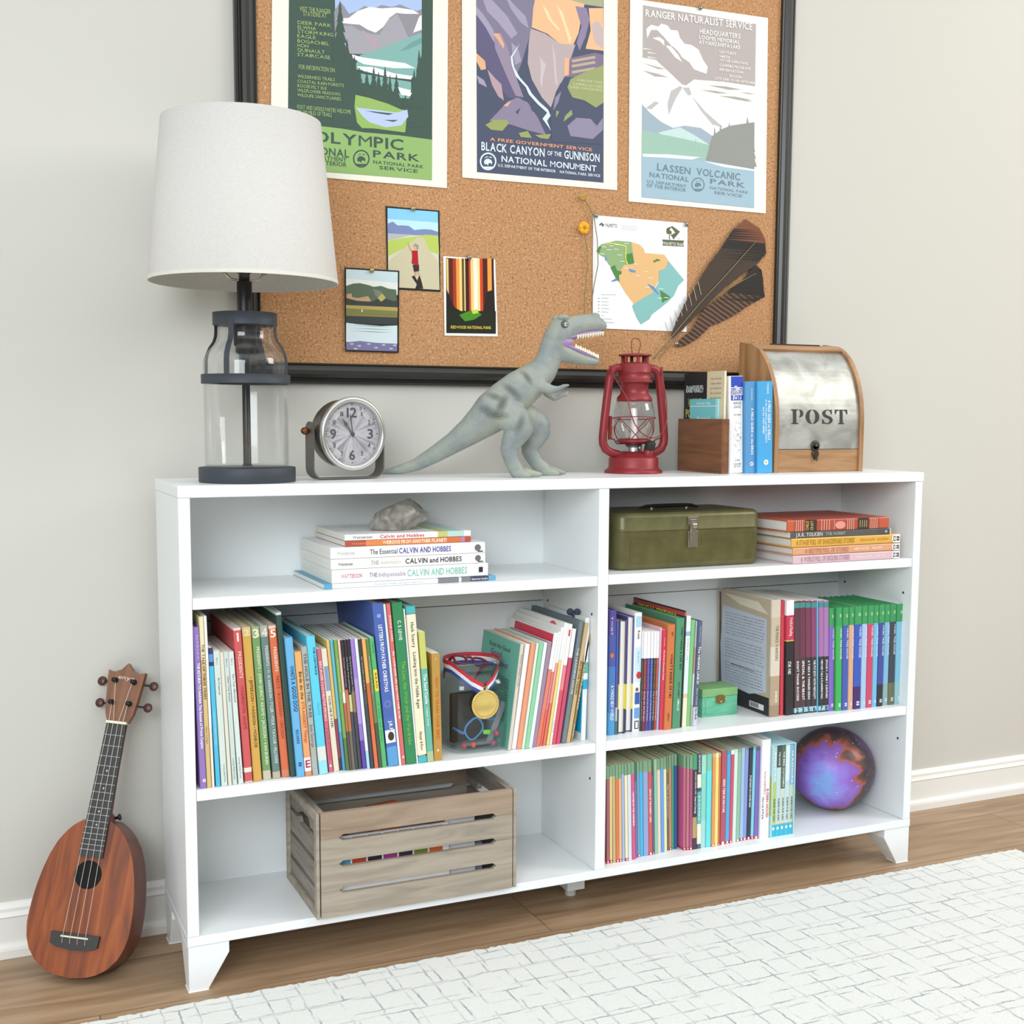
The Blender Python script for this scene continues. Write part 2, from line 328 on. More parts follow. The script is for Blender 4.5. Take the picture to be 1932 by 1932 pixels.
('#7f7890',3,[(28.7,418.7),(154.5,419.3),(153,333.2),(144.6,290.8),(136.2,263.4),(123.6,224.3),(110.9,196.4),(93.7,232),(64,271.2),(28.9,305.4)]),
('#a39ab0',4,[(38.8,339.8),(63.8,330.4),(93.3,306.5),(114.7,277.6),(102,266.7),(74.4,292.9),(51.3,310.2)]),
('#a39ab0',4,[(28.9,316.4),(45.1,302),(64,278.6),(74.6,252.1),(55.7,260.9),(38.9,280.9),(29,294.4)]),
('#a39ab0',4,[(84.7,349.9),(110.2,327.4),(131.6,311.6),(138.2,290),(121,299),(99.6,322.3)]),
('#a39ab0',4,[(102.1,259.2),(114.9,251.4),(123.6,228),(110.8,219),(104.3,240.7)]),
('#5d5878',4,[(28.9,301.7),(47.3,282),(66.2,254.7),(93.8,205.8),(111.1,173.8),(124,156.3),(94.1,156.9),(64.3,191.2),(29.1,239.1)]),
('#96889c',5,[(64,273),(80.8,273.3),(93.6,248.8),(110.9,200.2),(128.3,160.6),(111.1,162.5),(89.6,201.5),(68.3,243.9)]),
('#e0aa88',6,[(63,271.1),(76.6,272.8),(87.2,253.6),(85.2,245.9),(74.6,259.5)]),
('#e2ae86',5,[(29.7,231.8),(47.4,219),(49.6,204.4),(39.1,201.3),(29.7,216.9)]),
('#b69aa4',6,[(51.7,204.7),(68.5,189.8),(81.2,180),(86.7,150.5),(75,156.8),(62.3,176)]),
('#a39ab0',5,[(29.8,191),(45.5,183.5),(51.8,171.1),(35,176.7)]),
('#e8b98c',4,[(152.8,351.9),(220.3,355.5),(258.1,351.2),(251.7,325.5),(245.4,294.1),(234.5,271.8),(208,268.5),(177.2,285.5),(144.6,292.7),(147.6,328.7)]),
('#b8a8a8',5,[(142.5,290.5),(172.8,285),(205.8,270.1),(239,272.3),(230.4,248.3),(215.3,208.2),(197.9,179.5),(187.2,147.7),(167.3,164.7),(145.3,196.5),(136.5,225.8),(138.4,263.7)]),
('#f2d6a8',6,[(165.9,338.7),(179,327.3),(187.9,311.5),(205.5,296.7),(201.2,294.2),(179.1,312.2)]),
('#f2d6a8',6,[(196.3,342.8),(211.8,327.9),(218.6,307.9),(230,282.7),(225.7,272.6),(214.3,303.5)]),
('#cabcc0',6,[(162.3,240.2),(175.5,226.6),(169.2,203),(167.2,181.9),(162.7,194.7),(164.7,217.7)]),
('#cabcc0',6,[(188.2,269.9),(195,247.9),(197.5,217.7),(201.1,189.4),(195.5,194.5),(191.8,236.1)]),
('#8c7f9c',6,[(238.2,344.7),(262.7,344.2),(269.7,322.2),(261.1,290.4),(248,261.9),(241.2,276.4),(251.9,308.4)]),
('#e8b98c',5,[(267.2,344.8),(299.8,349.2),(301.4,268.4),(261.4,267.4),(272.2,303.3)]),
('#c4b0b0',6,[(274.3,315.1),(287.7,324.5),(300.8,306.9),(301.3,272.2),(281.5,281.4)]),
('#7d6f86',6,[(228.2,246.1),(281.7,262.1),(301.5,260.7),(302.1,218),(215.3,208.2)]),
('#b8a890',7,[(230.4,242.6),(281.8,256.4),(284.1,251.8),(232.7,237.8)]),
('#b8a890',7,[(230.5,233),(281.9,246.7),(284.3,242.2),(232.8,228.3)]),
('#b8a890',7,[(230.7,221.5),(282.1,235.1),(284.4,230.6),(232.9,216.8)]),
('#e8b08c',7,[(214.9,244.5),(226,244.9),(225.2,213.2),(215.2,210.1)]),
('#98a068',8,[(228.6,205.9),(255.2,220.5),(301.7,241.3),(302.8,169.4),(285.4,157.9),(260.4,168.9),(233.4,171.8),(222.1,189.8)]),
('#474f66',7,[(206.5,195.8),(226.6,186.5),(233.5,164.1),(262.7,163.3),(303,155.8),(303.9,89.3),(189.9,82.6),(185,143.7)]),
('#98a068',8,[(231.5,148.4),(233.8,139),(213.9,123.5),(218.2,135.5)]),
('#98a068',8,[(198.2,143.1),(204.9,141.9),(198.3,129.7)]),
('#8e86a0',8,[(195.8,167.8),(208.9,180.7),(202.5,158.9),(191.6,142.4)]),
('#8e86a0',8,[(222.9,116.7),(242.8,134.1),(274.3,135.3),(288.1,123),(301.6,140),(301.9,116.5),(279.4,96.8),(229.8,98)]),
('#8a7f98',7,[(70.9,124.4),(94.1,149.4),(115.4,159.2),(137,152),(158.9,125.7),(176.6,94.9),(141.7,99.2),(102.9,106.8),(56.2,109.8)]),
('#e2ae86',8,[(85.6,141),(102.6,152.2),(94.2,140)]),
('#474f66',8,[(111.3,132.3),(122,141),(115.6,127)]),
('#474f66',8,[(141.3,148.7),(152.3,134.6),(145.8,137.7)]),
('#98a060',8,[(47.8,101.4),(66.7,112.7),(94.3,115.4),(96.4,108.1),(83.7,93.6),(60.4,93.3)]),
('#98a060',8,[(118,93.1),(137.4,98.8),(146.1,86.2),(122.3,85.9)]),
('#98a060',8,[(152.6,92.6),(187.6,97.8),(181.1,87.6),(163.5,87.9)]),
('#d6e2ee',9,[(119.1,259.4),(110.7,243.4),(104.3,233.3),(107.6,214.9),(119.5,197.4),(136.8,182.3),(145.5,170),(160.8,156.4),(180.6,143.2),(186.2,132.3),(178.6,121.9),(187.6,103.6),(168.7,124.8),(178.5,137.2),(158.7,150.5),(139,167.4),(132.5,180),(110.9,198.3),(102.3,218),(100.1,232.7)]),
('#dbe9f2',10,[(71.4,35.7),(71,32),(69.7,28.3),(67.7,25),(64.9,22.1),(61.7,19.9),(58,18.3),(54.1,17.6),(50.3,17.7),(46.6,18.6),(43.4,20.3),(40.6,22.7),(38.6,25.7),(37.3,29.1),(36.8,32.7),(37.3,36.4),(38.5,40),(40.6,43.3),(43.3,46.2),(46.6,48.5),(50.2,50),(54,50.8),(57.9,50.7),(61.6,49.8),(64.8,48.1),(67.6,45.7),(69.7,42.8),(71,39.4)]),
('#474f66',11,[(68.5,35.4),(68.1,32.3),(67.1,29.3),(65.4,26.6),(63.1,24.2),(60.4,22.3),(57.3,21),(54.1,20.4),(50.9,20.5),(47.9,21.3),(45.2,22.7),(42.9,24.7),(41.2,27.1),(40.1,29.9),(39.8,33),(40.1,36),(41.2,39),(42.9,41.8),(45.1,44.2),(47.8,46),(50.9,47.3),(54,47.9),(57.2,47.9),(60.3,47.1),(63,45.7),(65.3,43.8),(67,41.3),(68.1,38.5)]),
('#dbe9f2',12,[(43.4,23.7),(64.9,25.5),(59.3,21.5),(48.9,20.6)]),
('#dbe9f2',12,[(45.5,31.1),(46.3,35.1),(50.6,38.8),(55.8,39),(61,36.7),(62.8,33.1),(61.4,28.6),(59.8,31.6),(55,30.9),(54.5,27.2),(52.4,27.1),(51.5,29.3),(48.1,27.8)]),
('#dbe9f2',12,[(45.4,38.9),(51.5,43.6),(55.8,42.1),(59.3,43.9),(62.7,40.8),(57.5,41.9),(52.3,42.1)]),
],[
('A FREE GOVERNMENT SERVICE',58,73.2,277.9,73.1,5.9,'#eba37c',1),
('BLACK CANYON',40,54.1,173.7,53.5,15.4,'#dbe9f2',1),
('OF THE',179.6,57,210.6,56.9,8.3,'#dbe9f2',1),
('GUNNISON',216.4,54.1,295,53.8,15.4,'#dbe9f2',1),
('NATIONAL MONUMENT',81.9,36.2,288.2,34.7,11.4,'#dbe9f2',1),
('U.S. DEPARTMENT OF THE INTERIOR    NATIONAL PARK SERVICE',74.5,26.5,296.8,24.5,5.1,'#dbe9f2',1),
('OVERLOOK TALKS',243.1,203.7,299.5,204.9,4.7,'#d8dcb0',0),
('CAMPFIRE LECTURES',234.3,195.4,299.7,196.7,4.7,'#d8dcb0',0),
('GUIDED CANYON HIKES',226.6,188.8,299.7,190.1,4.7,'#d8dcb0',0),
]),
'p3':((942.1,1366.1),[
('#f3f1e5',0,[(0,394),(330.7,400),(337.6,0),(2.9,0.2)]),
('#f2f3e6',1,[(29.1,385),(301,383.9),(307,9.1),(32.7,11.1)]),
('#b3a9a6',2,[(29.1,385),(301,383.9),(302.4,257.9),(224.3,258.6),(151.5,255),(133.9,241.6),(124.3,241.7),(91,264),(60.9,283),(29.9,283.8)]),
('#b3a9a6',2,[(30.3,259.3),(66.8,256.7),(91.2,252.7),(58.9,250.2)]),
('#b3a9a6',2,[(30.1,273.8),(85.5,267.9),(66.6,265.7)]),
('#a8a49c',3,[(168.7,236.3),(202.2,238.3),(236.3,236.5),(209.1,233.5)]),
('#a8a49c',3,[(210.9,229.4),(253.5,231.9),(296.9,229.5),(262.3,225.8)]),
('#a8a49c',3,[(253.7,227),(276.6,228.3),(299.9,227),(281.4,225.1)]),
('#a8a49c',3,[(185.2,247.3),(227.4,249.9),(270.3,247.6),(236.1,243.9)]),
('#a8a49c',3,[(264.7,242.1),(283.4,243.2),(302.3,242.2),(287.3,240.6)]),
('#f4f3f1',4,[(37.9,340.5),(48.9,349.7),(65,348.4),(72.9,355),(86.5,353.4),(94.7,345.5),(111,346.4),(116.8,332.5),(127.9,322.6),(144.4,322.4),(161.2,315.4),(172.8,296.2),(184.2,283.9),(181.8,269.9),(165,272.5),(151.1,275.5),(139.7,287.8),(123.1,294.9),(111.9,307.1),(95.3,316.4),(78.8,330),(62.5,341.4),(49.1,339.7),(40.1,322.9)]),
('#f4f3f1',4,[(52.1,324.4),(68.1,328.7),(79,323.3),(80.5,312.3),(70.9,320.1)]),
('#f4f3f1',4,[(83.2,313.7),(95.4,314.1),(112,300.4),(123.3,285.9),(106.7,292.9)]),
('#f2f3e6',4,[(31.2,302.9),(55.2,301.8),(31.2,300.7)]),
('#f2f3e6',4,[(41.9,296.4),(66.1,295.3),(42,294.2)]),
('#f2f3e6',4,[(42.1,287.5),(66.2,286.3),(42.1,285.3)]),
('#f6f6f4',3,[(33.2,187.9),(65,211.5),(99.9,231.1),(124.3,241.7),(143.7,235.9),(169.2,213.4),(206.3,189.6),(255.1,175.9),(303.8,164.1),(304.2,131.1),(171.5,119.1),(30.9,138)]),
('#bdbab8',4,[(97.2,226.3),(118.8,238.8),(124.4,236),(108.5,211.6),(92.8,178.1),(89.6,200.5)]),
('#bdbab8',4,[(124.4,236),(140.9,237.8),(146.7,224.8),(138.5,221.6)]),
('#bdbab8',4,[(146.8,222.5),(180.9,193.9),(226.8,166.1),(198.3,170.3),(169.6,195.1)]),
('#bdbab8',4,[(38.6,186.2),(59.8,201.9),(70.6,200.8),(52,185.3)]),
('#9db0bc',5,[(30.5,193.2),(49.5,178.3),(76.8,162.9),(104.2,154.2),(131.6,161.4),(170.5,160.6),(207.5,143.3),(208,122.4),(31.5,106.4)]),
('#c4dcd8',6,[(69.1,141.7),(120.6,156.9),(154.1,145.2),(193.7,128.1),(115.9,121)]),
('#9cc0ae',7,[(30.8,142.6),(69.1,139.4),(110.1,136.5),(148.8,133.2),(193.7,128.1),(200.2,96.1),(31.2,92.8)]),
('#9cc0ae',7,[(34,142.9),(35.6,135),(35,135.4),(37.2,126.8),(35.9,127.2),(38.8,118.7),(30.2,117.6),(32.8,126.7),(31.5,126.1),(33.4,135),(32.8,134.5)]),
('#9cc0ae',7,[(44.3,137.5),(45.9,131.2),(45.2,131.6),(47.4,124.7),(46.1,125),(49,118.2),(40.4,117.2),(43,124.5),(41.7,124),(43.7,131.2),(43,130.8)]),
('#9cc0ae',7,[(54.7,132.2),(56.2,127.5),(55.5,127.7),(57.7,122.6),(56.4,122.8),(59.3,117.8),(50.6,116.8),(53.3,122.3),(52,121.9),(54,127.4),(53.3,127)]),
('#9cc0ae',7,[(64.7,141.7),(66.3,133.8),(65.7,134.2),(67.9,125.6),(66.6,126),(69.5,117.4),(60.9,116.4),(63.5,125.5),(62.2,124.8),(64.1,133.8),(63.5,133.3)]),
('#9cc0ae',7,[(75.1,136.4),(76.7,130),(76.1,130.4),(78.3,123.5),(77,123.8),(79.9,117),(71.2,116),(73.8,123.3),(72.5,122.8),(74.5,130),(73.8,129.6)]),
('#9cc0ae',7,[(85.6,131),(87.1,126.2),(86.5,126.5),(88.7,121.4),(87.4,121.6),(90.2,116.5),(81.5,115.5),(84.2,121.1),(82.9,120.7),(84.9,126.2),(84.2,125.8)]),
('#9cc0ae',7,[(95.7,140.6),(97.4,132.6),(96.7,133.1),(99,124.4),(97.7,124.8),(100.6,116.2),(91.9,115.1),(94.5,124.2),(93.2,123.6),(95.1,132.7),(94.5,132.1)]),
('#9cc0ae',7,[(106.3,135.2),(107.9,128.8),(107.2,129.2),(109.5,122.3),(108.1,122.5),(111.1,115.7),(102.3,114.7),(104.9,122.1),(103.6,121.5),(105.6,128.8),(104.9,128.4)]),
('#9cc0ae',7,[(116.8,129.8),(118.4,125),(117.7,125.3),(120,120.1),(118.6,120.3),(121.5,115.2),(112.7,114.3),(115.4,119.9),(114.1,119.4),(116.1,125),(115.5,124.6)]),
('#9cc0ae',7,[(127.1,139.4),(128.7,131.4),(128.1,131.9),(130.4,123.2),(129,123.6),(132,114.9),(123.2,113.8),(125.8,123),(124.5,122.4),(126.4,131.5),(125.8,130.9)]),
('#9cc0ae',7,[(137.7,134),(139.3,127.6),(138.7,128),(141,121),(139.6,121.3),(142.6,114.4),(133.7,113.4),(136.4,120.8),(135.1,120.3),(137,127.6),(136.4,127.1)]),
('#9cc0ae',7,[(148.4,128.6),(150,123.8),(149.3,124),(151.6,118.9),(150.2,119),(153.2,113.9),(144.3,113),(147,118.6),(145.6,118.2),(147.7,123.7),(147,123.4)]),
('#9cc0ae',7,[(158.7,138.3),(160.4,130.2),(159.7,130.7),(162.1,121.9),(160.7,122.3),(163.8,113.6),(154.9,112.5),(157.5,121.8),(156.2,121.1),(158.1,130.3),(157.4,129.7)]),
('#9cc0ae',7,[(169.5,132.8),(171.1,126.4),(170.4,126.7),(172.8,119.8),(171.4,120),(174.4,113.1),(165.5,112.1),(168.1,119.5),(166.8,119),(168.8,126.4),(168.1,125.9)]),
('#9cc0ae',7,[(180.3,127.3),(181.9,122.5),(181.2,122.8),(183.5,117.6),(182.1,117.8),(185.1,112.6),(176.1,111.7),(178.9,117.3),(177.5,116.9),(179.6,122.5),(178.9,122.1)]),
('#9cc0ae',7,[(190.7,137.1),(192.4,129),(191.7,129.5),(194.1,120.7),(192.8,121),(195.8,112.3),(186.8,111.2),(189.5,120.5),(188.1,119.9),(190.1,129.1),(189.4,128.5)]),
('#8f938c',8,[(198.9,147.2),(221.2,163.2),(243.7,172.4),(302.6,185.2),(304.9,86.2),(220.3,88.5),(183.3,94.7)]),
('#8f938c',8,[(204.1,166.2),(206.2,156.2),(205.3,157.5),(208.4,145.6),(206.7,146.7),(210.5,135),(208,136),(212.7,124.3),(209.3,125.3),(214.9,113.6),(210.6,114.5),(217.1,102.9),(194.4,100.3),(200.3,113),(196.1,111.3),(201,123.9),(197.7,122.3),(201.8,134.8),(199.3,133.3),(202.5,145.7),(200.9,144.2),(203.3,156.6),(202.5,155.2)]),
('#8f938c',8,[(218.1,172.2),(220.5,160.8),(219.5,162.2),(223,148.6),(221,149.9),(225.4,136.4),(222.5,137.6),(227.9,124.2),(224,125.3),(230.4,112),(225.5,113),(232.8,99.7),(207.3,96.7),(213.8,111.2),(209.1,109.3),(214.7,123.8),(210.9,121.9),(215.5,136.3),(212.7,134.5),(216.4,148.7),(214.5,147.1),(217.2,161.2),(216.3,159.6)]),
('#8f938c',8,[(239.3,179),(242,166.8),(240.9,168.3),(244.7,153.8),(242.5,155.2),(247.5,140.8),(244.2,142.1),(250.2,127.8),(245.9,129),(253,114.8),(247.5,115.9),(255.7,101.7),(227.1,98.5),(234.5,113.9),(229.2,111.9),(235.4,127.3),(231.2,125.3),(236.4,140.6),(233.2,138.7),(237.3,153.9),(235.2,152.1),(238.3,167.2),(237.2,165.6)]),
('#8f938c',8,[(258,176.1),(260.7,164.7),(259.6,166.1),(263.4,152.4),(261.2,153.7),(266.2,140.2),(262.9,141.4),(268.9,127.9),(264.6,129),(271.7,115.6),(266.2,116.6),(274.5,103.3),(245.7,100.1),(253.1,114.7),(247.8,112.8),(254.1,127.3),(249.8,125.4),(255,139.9),(251.8,138.1),(256,152.5),(253.9,150.8),(257,165.1),(255.9,163.5)]),
('#8f938c',8,[(272.3,177.5),(274.9,165.3),(273.8,166.8),(277.4,152.2),(275.4,153.7),(279.9,139.2),(277,140.5),(282.5,126.1),(278.5,127.3),(285.1,112.9),(280.1,114.1),(287.6,99.8),(261.6,96.7),(268.2,112.2),(263.4,110.2),(269,125.6),(265.2,123.7),(269.9,139),(267,137.2),(270.7,152.4),(268.8,150.6),(271.5,165.8),(270.6,164.1)]),
('#8f938c',8,[(284.8,195.2),(288.2,179.7),(286.8,181.6),(291.6,163.2),(288.9,165),(295,146.7),(291,148.3),(298.4,130.1),(293.1,131.6),(301.8,113.4),(295.2,114.9),(305.2,96.8),(270.4,92.8),(279.3,112.5),(272.8,109.9),(280.4,129.4),(275.2,127),(281.5,146.4),(277.6,144),(282.6,163.4),(280,161.1),(283.7,180.3),(282.4,178.1)]),
('#8f938c',8,[(296.8,182.3),(299.2,168.5),(298.3,170.2),(301.6,153.8),(299.8,155.5),(303.9,139.1),(301.3,140.7),(306.3,124.4),(302.8,125.8),(308.7,109.6),(304.3,111),(311.1,94.8),(287.9,91.9),(293.7,109.2),(289.4,107),(294.3,124.2),(290.8,122.1),(294.9,139.2),(292.3,137.1),(295.5,154.2),(293.8,152.2),(296.2,169.1),(295.3,167.3)]),
('#8f938c',8,[(193.6,135.1),(195.1,129.4),(194.5,130.1),(196.7,123.3),(195.4,124),(198.3,117.3),(196.3,117.8),(199.8,111.2),(197.3,111.7),(201.4,105.1),(198.2,105.6),(203,99.1),(186.1,97.2),(190.5,104.6),(187.3,103.5),(191.1,110.8),(188.6,109.8),(191.7,117.1),(189.8,116.1),(192.3,123.3),(191.1,122.4),(192.9,129.6),(192.3,128.8)]),
('#9fbcca',9,[(31.2,94),(116.5,95.8),(188.9,96.3),(304.9,86.2),(307,9.1),(32.7,11.1)]),
('#e4ece8',10,[(31.7,96.3),(94.4,100.7),(171.9,101.8),(149.7,95.2),(89.1,93.4),(35,90.9)]),
('#e4ece8',10,[(177.7,94.2),(228.7,92.7),(304.9,88.6),(305,85.1),(228.9,86.9)]),
('#6a7f8a',10,[(182.2,47.3),(181.9,44.1),(180.8,40.9),(178.9,38),(176.4,35.5),(173.3,33.6),(169.9,32.3),(166.3,31.6),(162.7,31.7),(159.2,32.5),(156.1,34),(153.5,36.1),(151.5,38.6),(150.2,41.6),(149.8,44.7),(150.1,48),(151.2,51.1),(153.1,54),(155.6,56.5),(158.6,58.4),(162,59.8),(165.6,60.4),(169.2,60.4),(172.7,59.6),(175.8,58.1),(178.4,56),(180.4,53.5),(181.7,50.5)]),
('#9fbcca',11,[(179.4,47.1),(179.2,44.4),(178.2,41.8),(176.7,39.4),(174.6,37.3),(172.1,35.7),(169.2,34.6),(166.2,34.1),(163.2,34.1),(160.4,34.8),(157.8,36),(155.6,37.8),(153.9,39.9),(152.9,42.3),(152.5,45),(152.8,47.6),(153.7,50.3),(155.3,52.6),(157.3,54.7),(159.8,56.3),(162.7,57.4),(165.7,58),(168.7,57.9),(171.5,57.3),(174.1,56.1),(176.3,54.3),(178,52.2),(179,49.7)]),
('#6a7f8a',12,[(156.1,36.9),(176.2,38.5),(171.1,35),(161.3,34.2)]),
('#6a7f8a',12,[(157.9,43.4),(158.6,46.8),(162.6,50.1),(167.5,50.2),(172.4,48.2),(174.1,45.1),(172.9,41.2),(171.4,43.8),(166.8,43.1),(166.4,40),(164.5,39.8),(163.6,41.8),(160.4,40.5)]),
('#6a7f8a',12,[(157.7,50.1),(163.3,54.2),(167.4,52.9),(170.6,54.5),(173.9,51.8),(169,52.8),(164.2,52.9)]),
],[
('RANGER NATURALIST SERVICE',34.9,364,291.3,370,13.9,'#f4f2ea',1),
('HEADQUARTERS',162.7,347.3,262.3,349.3,9.4,'#f4f2ea',1),
('LOOMIS MEMORIAL',161.8,336.3,260.9,338.1,7.6,'#f4f2ea',1),
('AT MANZANITA LAKE',161.5,326.3,262.3,328,7.6,'#f4f2ea',1),
('LECTURES',212.1,314.2,252.4,314.8,5.4,'#efeae2',1),
('HIKES',212.4,305.5,237.3,305.8,5.4,'#efeae2',1),
('MOTOR CARAVANS',212.6,298.2,281.6,299,5.4,'#efeae2',1),
('CAMPFIRE PROGRAMS',212.3,288,289.4,288.8,5.4,'#efeae2',1),
('INFORMATION',212.5,279.3,270.9,279.8,5.4,'#efeae2',1),
('SEASON',237.1,269.7,268,269.9,4.9,'#efeae2',1),
('LATE JUNE TO MID SEPTEMBER',201.7,261.1,301.2,261.7,4.9,'#efeae2',1),
('LASSEN',67.3,66.8,147.1,64.7,13.9,'#6a7f8a',1),
('VOLCANIC',161.6,65.4,269.3,62.7,14.3,'#6a7f8a',1),
('NATIONAL',49.7,52.3,143.5,49.7,9.9,'#6a7f8a',1),
('PARK',195.2,50.9,282.4,48.5,9.9,'#6a7f8a',1),
('U.S. DEPARTMENT',44,40.5,137.7,37.6,5.8,'#6a7f8a',1),
('OF THE INTERIOR',43.1,31.9,137.3,29,6.7,'#6a7f8a',1),
('NATIONAL PARK',195.4,39.7,290.9,36.9,5.4,'#6a7f8a',1),
('SERVICE',205.3,30.6,275.5,28.4,5.6,'#6a7f8a',1),
]),
'ph1':((430.5,1168.6),[
('#1c2022',0,[(0,151.5),(106.7,150.7),(108.4,0),(2.4,0.7)]),
('#8ccdf0',1,[(3.6,148.4),(103.3,148.2),(104,106),(3.7,101.3)]),
('#c0e6f6',2,[(3.5,128.5),(103.6,128.4),(104,104.3),(3.7,101.3)]),
('#7c8cb8',3,[(3.8,120),(14,124.1),(23.1,117.9),(34.1,118.6),(45.2,118.5),(56.2,111.5),(74.8,114.5),(89.7,114.6),(103.8,111.2),(104,104.3),(3.7,99.7)]),
('#d4d0c0',2,[(3.7,102.2),(104,106),(106.5,3.4),(5,4.3)]),
('#b8b8b8',3,[(3.7,102.2),(52.5,102.7),(15.7,91.9),(4,88.6)]),
('#b8cc60',3,[(4,87.8),(26.7,94.3),(45.1,97.1),(78.5,104.4),(104,104.3),(105.5,69.7),(80.3,75.2),(63.5,81.1),(33.9,75.9),(4.6,60.6)]),
('#ccc4a4',4,[(63.6,100),(74.8,99),(85.9,75.5),(104.7,55.8),(106.1,3.4),(5,4.3),(4.1,50.3),(33.9,75.9)]),
('#2c2824',5,[(50.4,25.3),(55.9,28.2),(61.5,19),(66.2,29.6),(70.8,16),(73.6,4),(57.7,3.6),(60.5,12),(54,20.3)]),
('#3c2c28',6,[(52.3,47.8),(65.3,48.5),(65.6,36.5),(60.6,35.3),(55,34.2)]),
('#c89878',6,[(55,34.5),(60.6,35.2),(59.6,27.5),(56.9,27)]),
('#c89878',6,[(61.9,35.9),(65.3,36.4),(65.2,28.7),(62.4,28.5)]),
('#b01828',6,[(50.5,73.5),(62.6,74.2),(63.5,60.5),(64.4,46.7),(50.4,49.4),(51.4,63.2)]),
('#c89878',6,[(42.3,86.7),(44.1,87.7),(47.8,78.5),(51.5,73.5),(49.6,70.9),(45.4,76.6)]),
('#d8a890',7,[(53.3,82.2),(59.8,83.5),(60.7,75.8),(55.2,73.8)]),
('#9c9488',8,[(53.3,83.1),(58,86.8),(64.5,84.6),(63.9,76.8),(60.7,74.1),(59.8,80.9)]),
],[
]),
'ph2':((350.2,1051.5),[
('#1a1c1c',0,[(0,152.5),(105.6,151.9),(103.8,0),(0,0.8)]),
('#c8dce0',1,[(2.8,149.6),(102.7,149.3),(102.1,106.7),(2.4,105.7)]),
('#e4e8e0',2,[(2.7,132.7),(102.6,129.1),(102.1,110.2),(2.5,114.2)]),
('#5c6c54',3,[(2.5,119.2),(16.1,124.1),(28.6,125.5),(44.7,122.9),(55.5,120),(70,122.4),(84.6,117.9),(99.2,116.9),(102.2,84.3),(2.2,85.4)]),
('#7c8078',4,[(53.7,116.5),(70,112.1),(73.5,100.3),(59,103.1)]),
('#c49c78',4,[(3.5,104.1),(12.4,106.2),(14.1,99.5),(24.8,98.2),(44.6,102.5),(49.9,94.2),(31.9,86.7),(3.3,90.6)]),
('#3c443c',5,[(2.7,97.3),(23,93.1),(51.7,92.6),(69.9,101.9),(91.8,96),(102.2,96.4),(102,82.6),(2.2,83.8)]),
('#b8b060',6,[(62.6,99.9),(71.8,108.8),(79,100.6),(69.9,93.3)]),
('#b8a060',6,[(2.2,84.6),(102,84.3),(102,75.7),(2.1,77)]),
('#7c8444',7,[(2.2,78.7),(102,77.4),(101.6,70.5),(2.1,70.2)]),
('#3c4440',7,[(2.1,70.2),(101.6,68.8),(101.1,51.5),(1.9,51.5)]),
('#8c7c50',8,[(2.1,70.2),(101.6,70.2),(101.5,65.4),(2,65.1)]),
('#d4e4e8',8,[(1.9,52.4),(22.6,50.6),(69.6,48.7),(101.1,50.7),(100.9,15.2),(1.6,17.5)]),
('#8c9c9c',9,[(8.3,48.4),(44.2,48.6),(95.2,47.9),(58.7,47)]),
('#8c9c9c',9,[(8.2,43.3),(44.1,43.4),(95.2,42.7),(58.6,41.8)]),
('#8c9c9c',9,[(8.2,38.2),(44.1,38.3),(95.1,37.5),(58.6,36.7)]),
('#7c78a0',9,[(1.6,16.7),(27.7,20),(58.5,17.5),(100.8,16.9),(100.5,2.7),(1.8,3.1)]),
('#c8c0c4',10,[(8,14.3),(13.4,15.8),(16.9,13.5),(11.5,12.4)]),
('#c8c0c4',10,[(22.3,11.3),(27.7,12.8),(31.3,10.5),(25.9,9.3)]),
('#c8c0c4',10,[(40.3,15.2),(45.8,16.7),(49.4,14.4),(43.9,13.3)]),
('#c8c0c4',10,[(54.8,8.8),(60.2,10.3),(63.9,8),(58.4,6.8)]),
('#c8c0c4',10,[(69.4,14.3),(74.9,15.8),(78.5,13.5),(73,12.3)]),
('#c8c0c4',10,[(84,7.8),(89.5,9.3),(93.2,7),(87.6,5.8)]),
('#c8c0c4',10,[(15.1,6),(20.5,7.5),(24,5.2),(18.6,4)]),
('#c8c0c4',10,[(91.3,14.1),(96.9,15.6),(100.6,13.3),(95,12.1)]),
('#f0f0ec',10,[(30.9,73.8),(32.7,78.2),(33.9,77.4),(33.2,73.1)]),
],[
]),
'pc':((544.7,1086.6),[
('#f2f0ec',0,[(0,148.8),(107.2,148.7),(113.3,1.6),(2.5,0)]),
('#241a14',1,[(5.3,146),(103.3,145.4),(109,6.8),(6,5)]),
('#e8c870',2,[(6.1,144.8),(10,144.7),(11.5,46.4),(7.5,47.1)]),
('#5c2014',2,[(10,145),(19,145.2),(20.5,46.7),(11.5,47.2)]),
('#a83c1c',2,[(19,145.5),(25.7,145.5),(27.2,47),(20.5,47.6)]),
('#f09c40',2,[(25.7,145.9),(32.4,145.9),(34,47.2),(27.2,47.8)]),
('#f4d890',2,[(32.4,146.3),(37.2,146.2),(38.8,47.4),(34,48.1)]),
('#6c5010',2,[(37.2,146.5),(42,146.4),(43.6,47.6),(38.8,48.3)]),
('#f4dc98',2,[(42,146.8),(44.3,146.6),(45.9,47.7),(43.6,48.5)]),
('#3c1810',2,[(44.3,146.9),(51.6,147),(53.3,48),(45.9,48.6)]),
('#c8481c',2,[(51.6,147.3),(55.4,147.2),(57.1,48.1),(53.3,48.8)]),
('#f4d080',2,[(55.4,147.5),(61.6,147.5),(63.4,48.4),(57.1,49)]),
('#fffbe4',2,[(61.6,147.9),(69,147.9),(70.7,48.6),(63.3,49.2)]),
('#f8dc90',2,[(69,148.3),(74.4,148.2),(76.2,48.9),(70.7,49.5)]),
('#d8441c',2,[(74.4,148.6),(80.6,148.6),(82.5,49.1),(76.2,49.7)]),
('#4c1c10',2,[(80.6,148.9),(90.4,149.1),(92.3,49.5),(82.5,50)]),
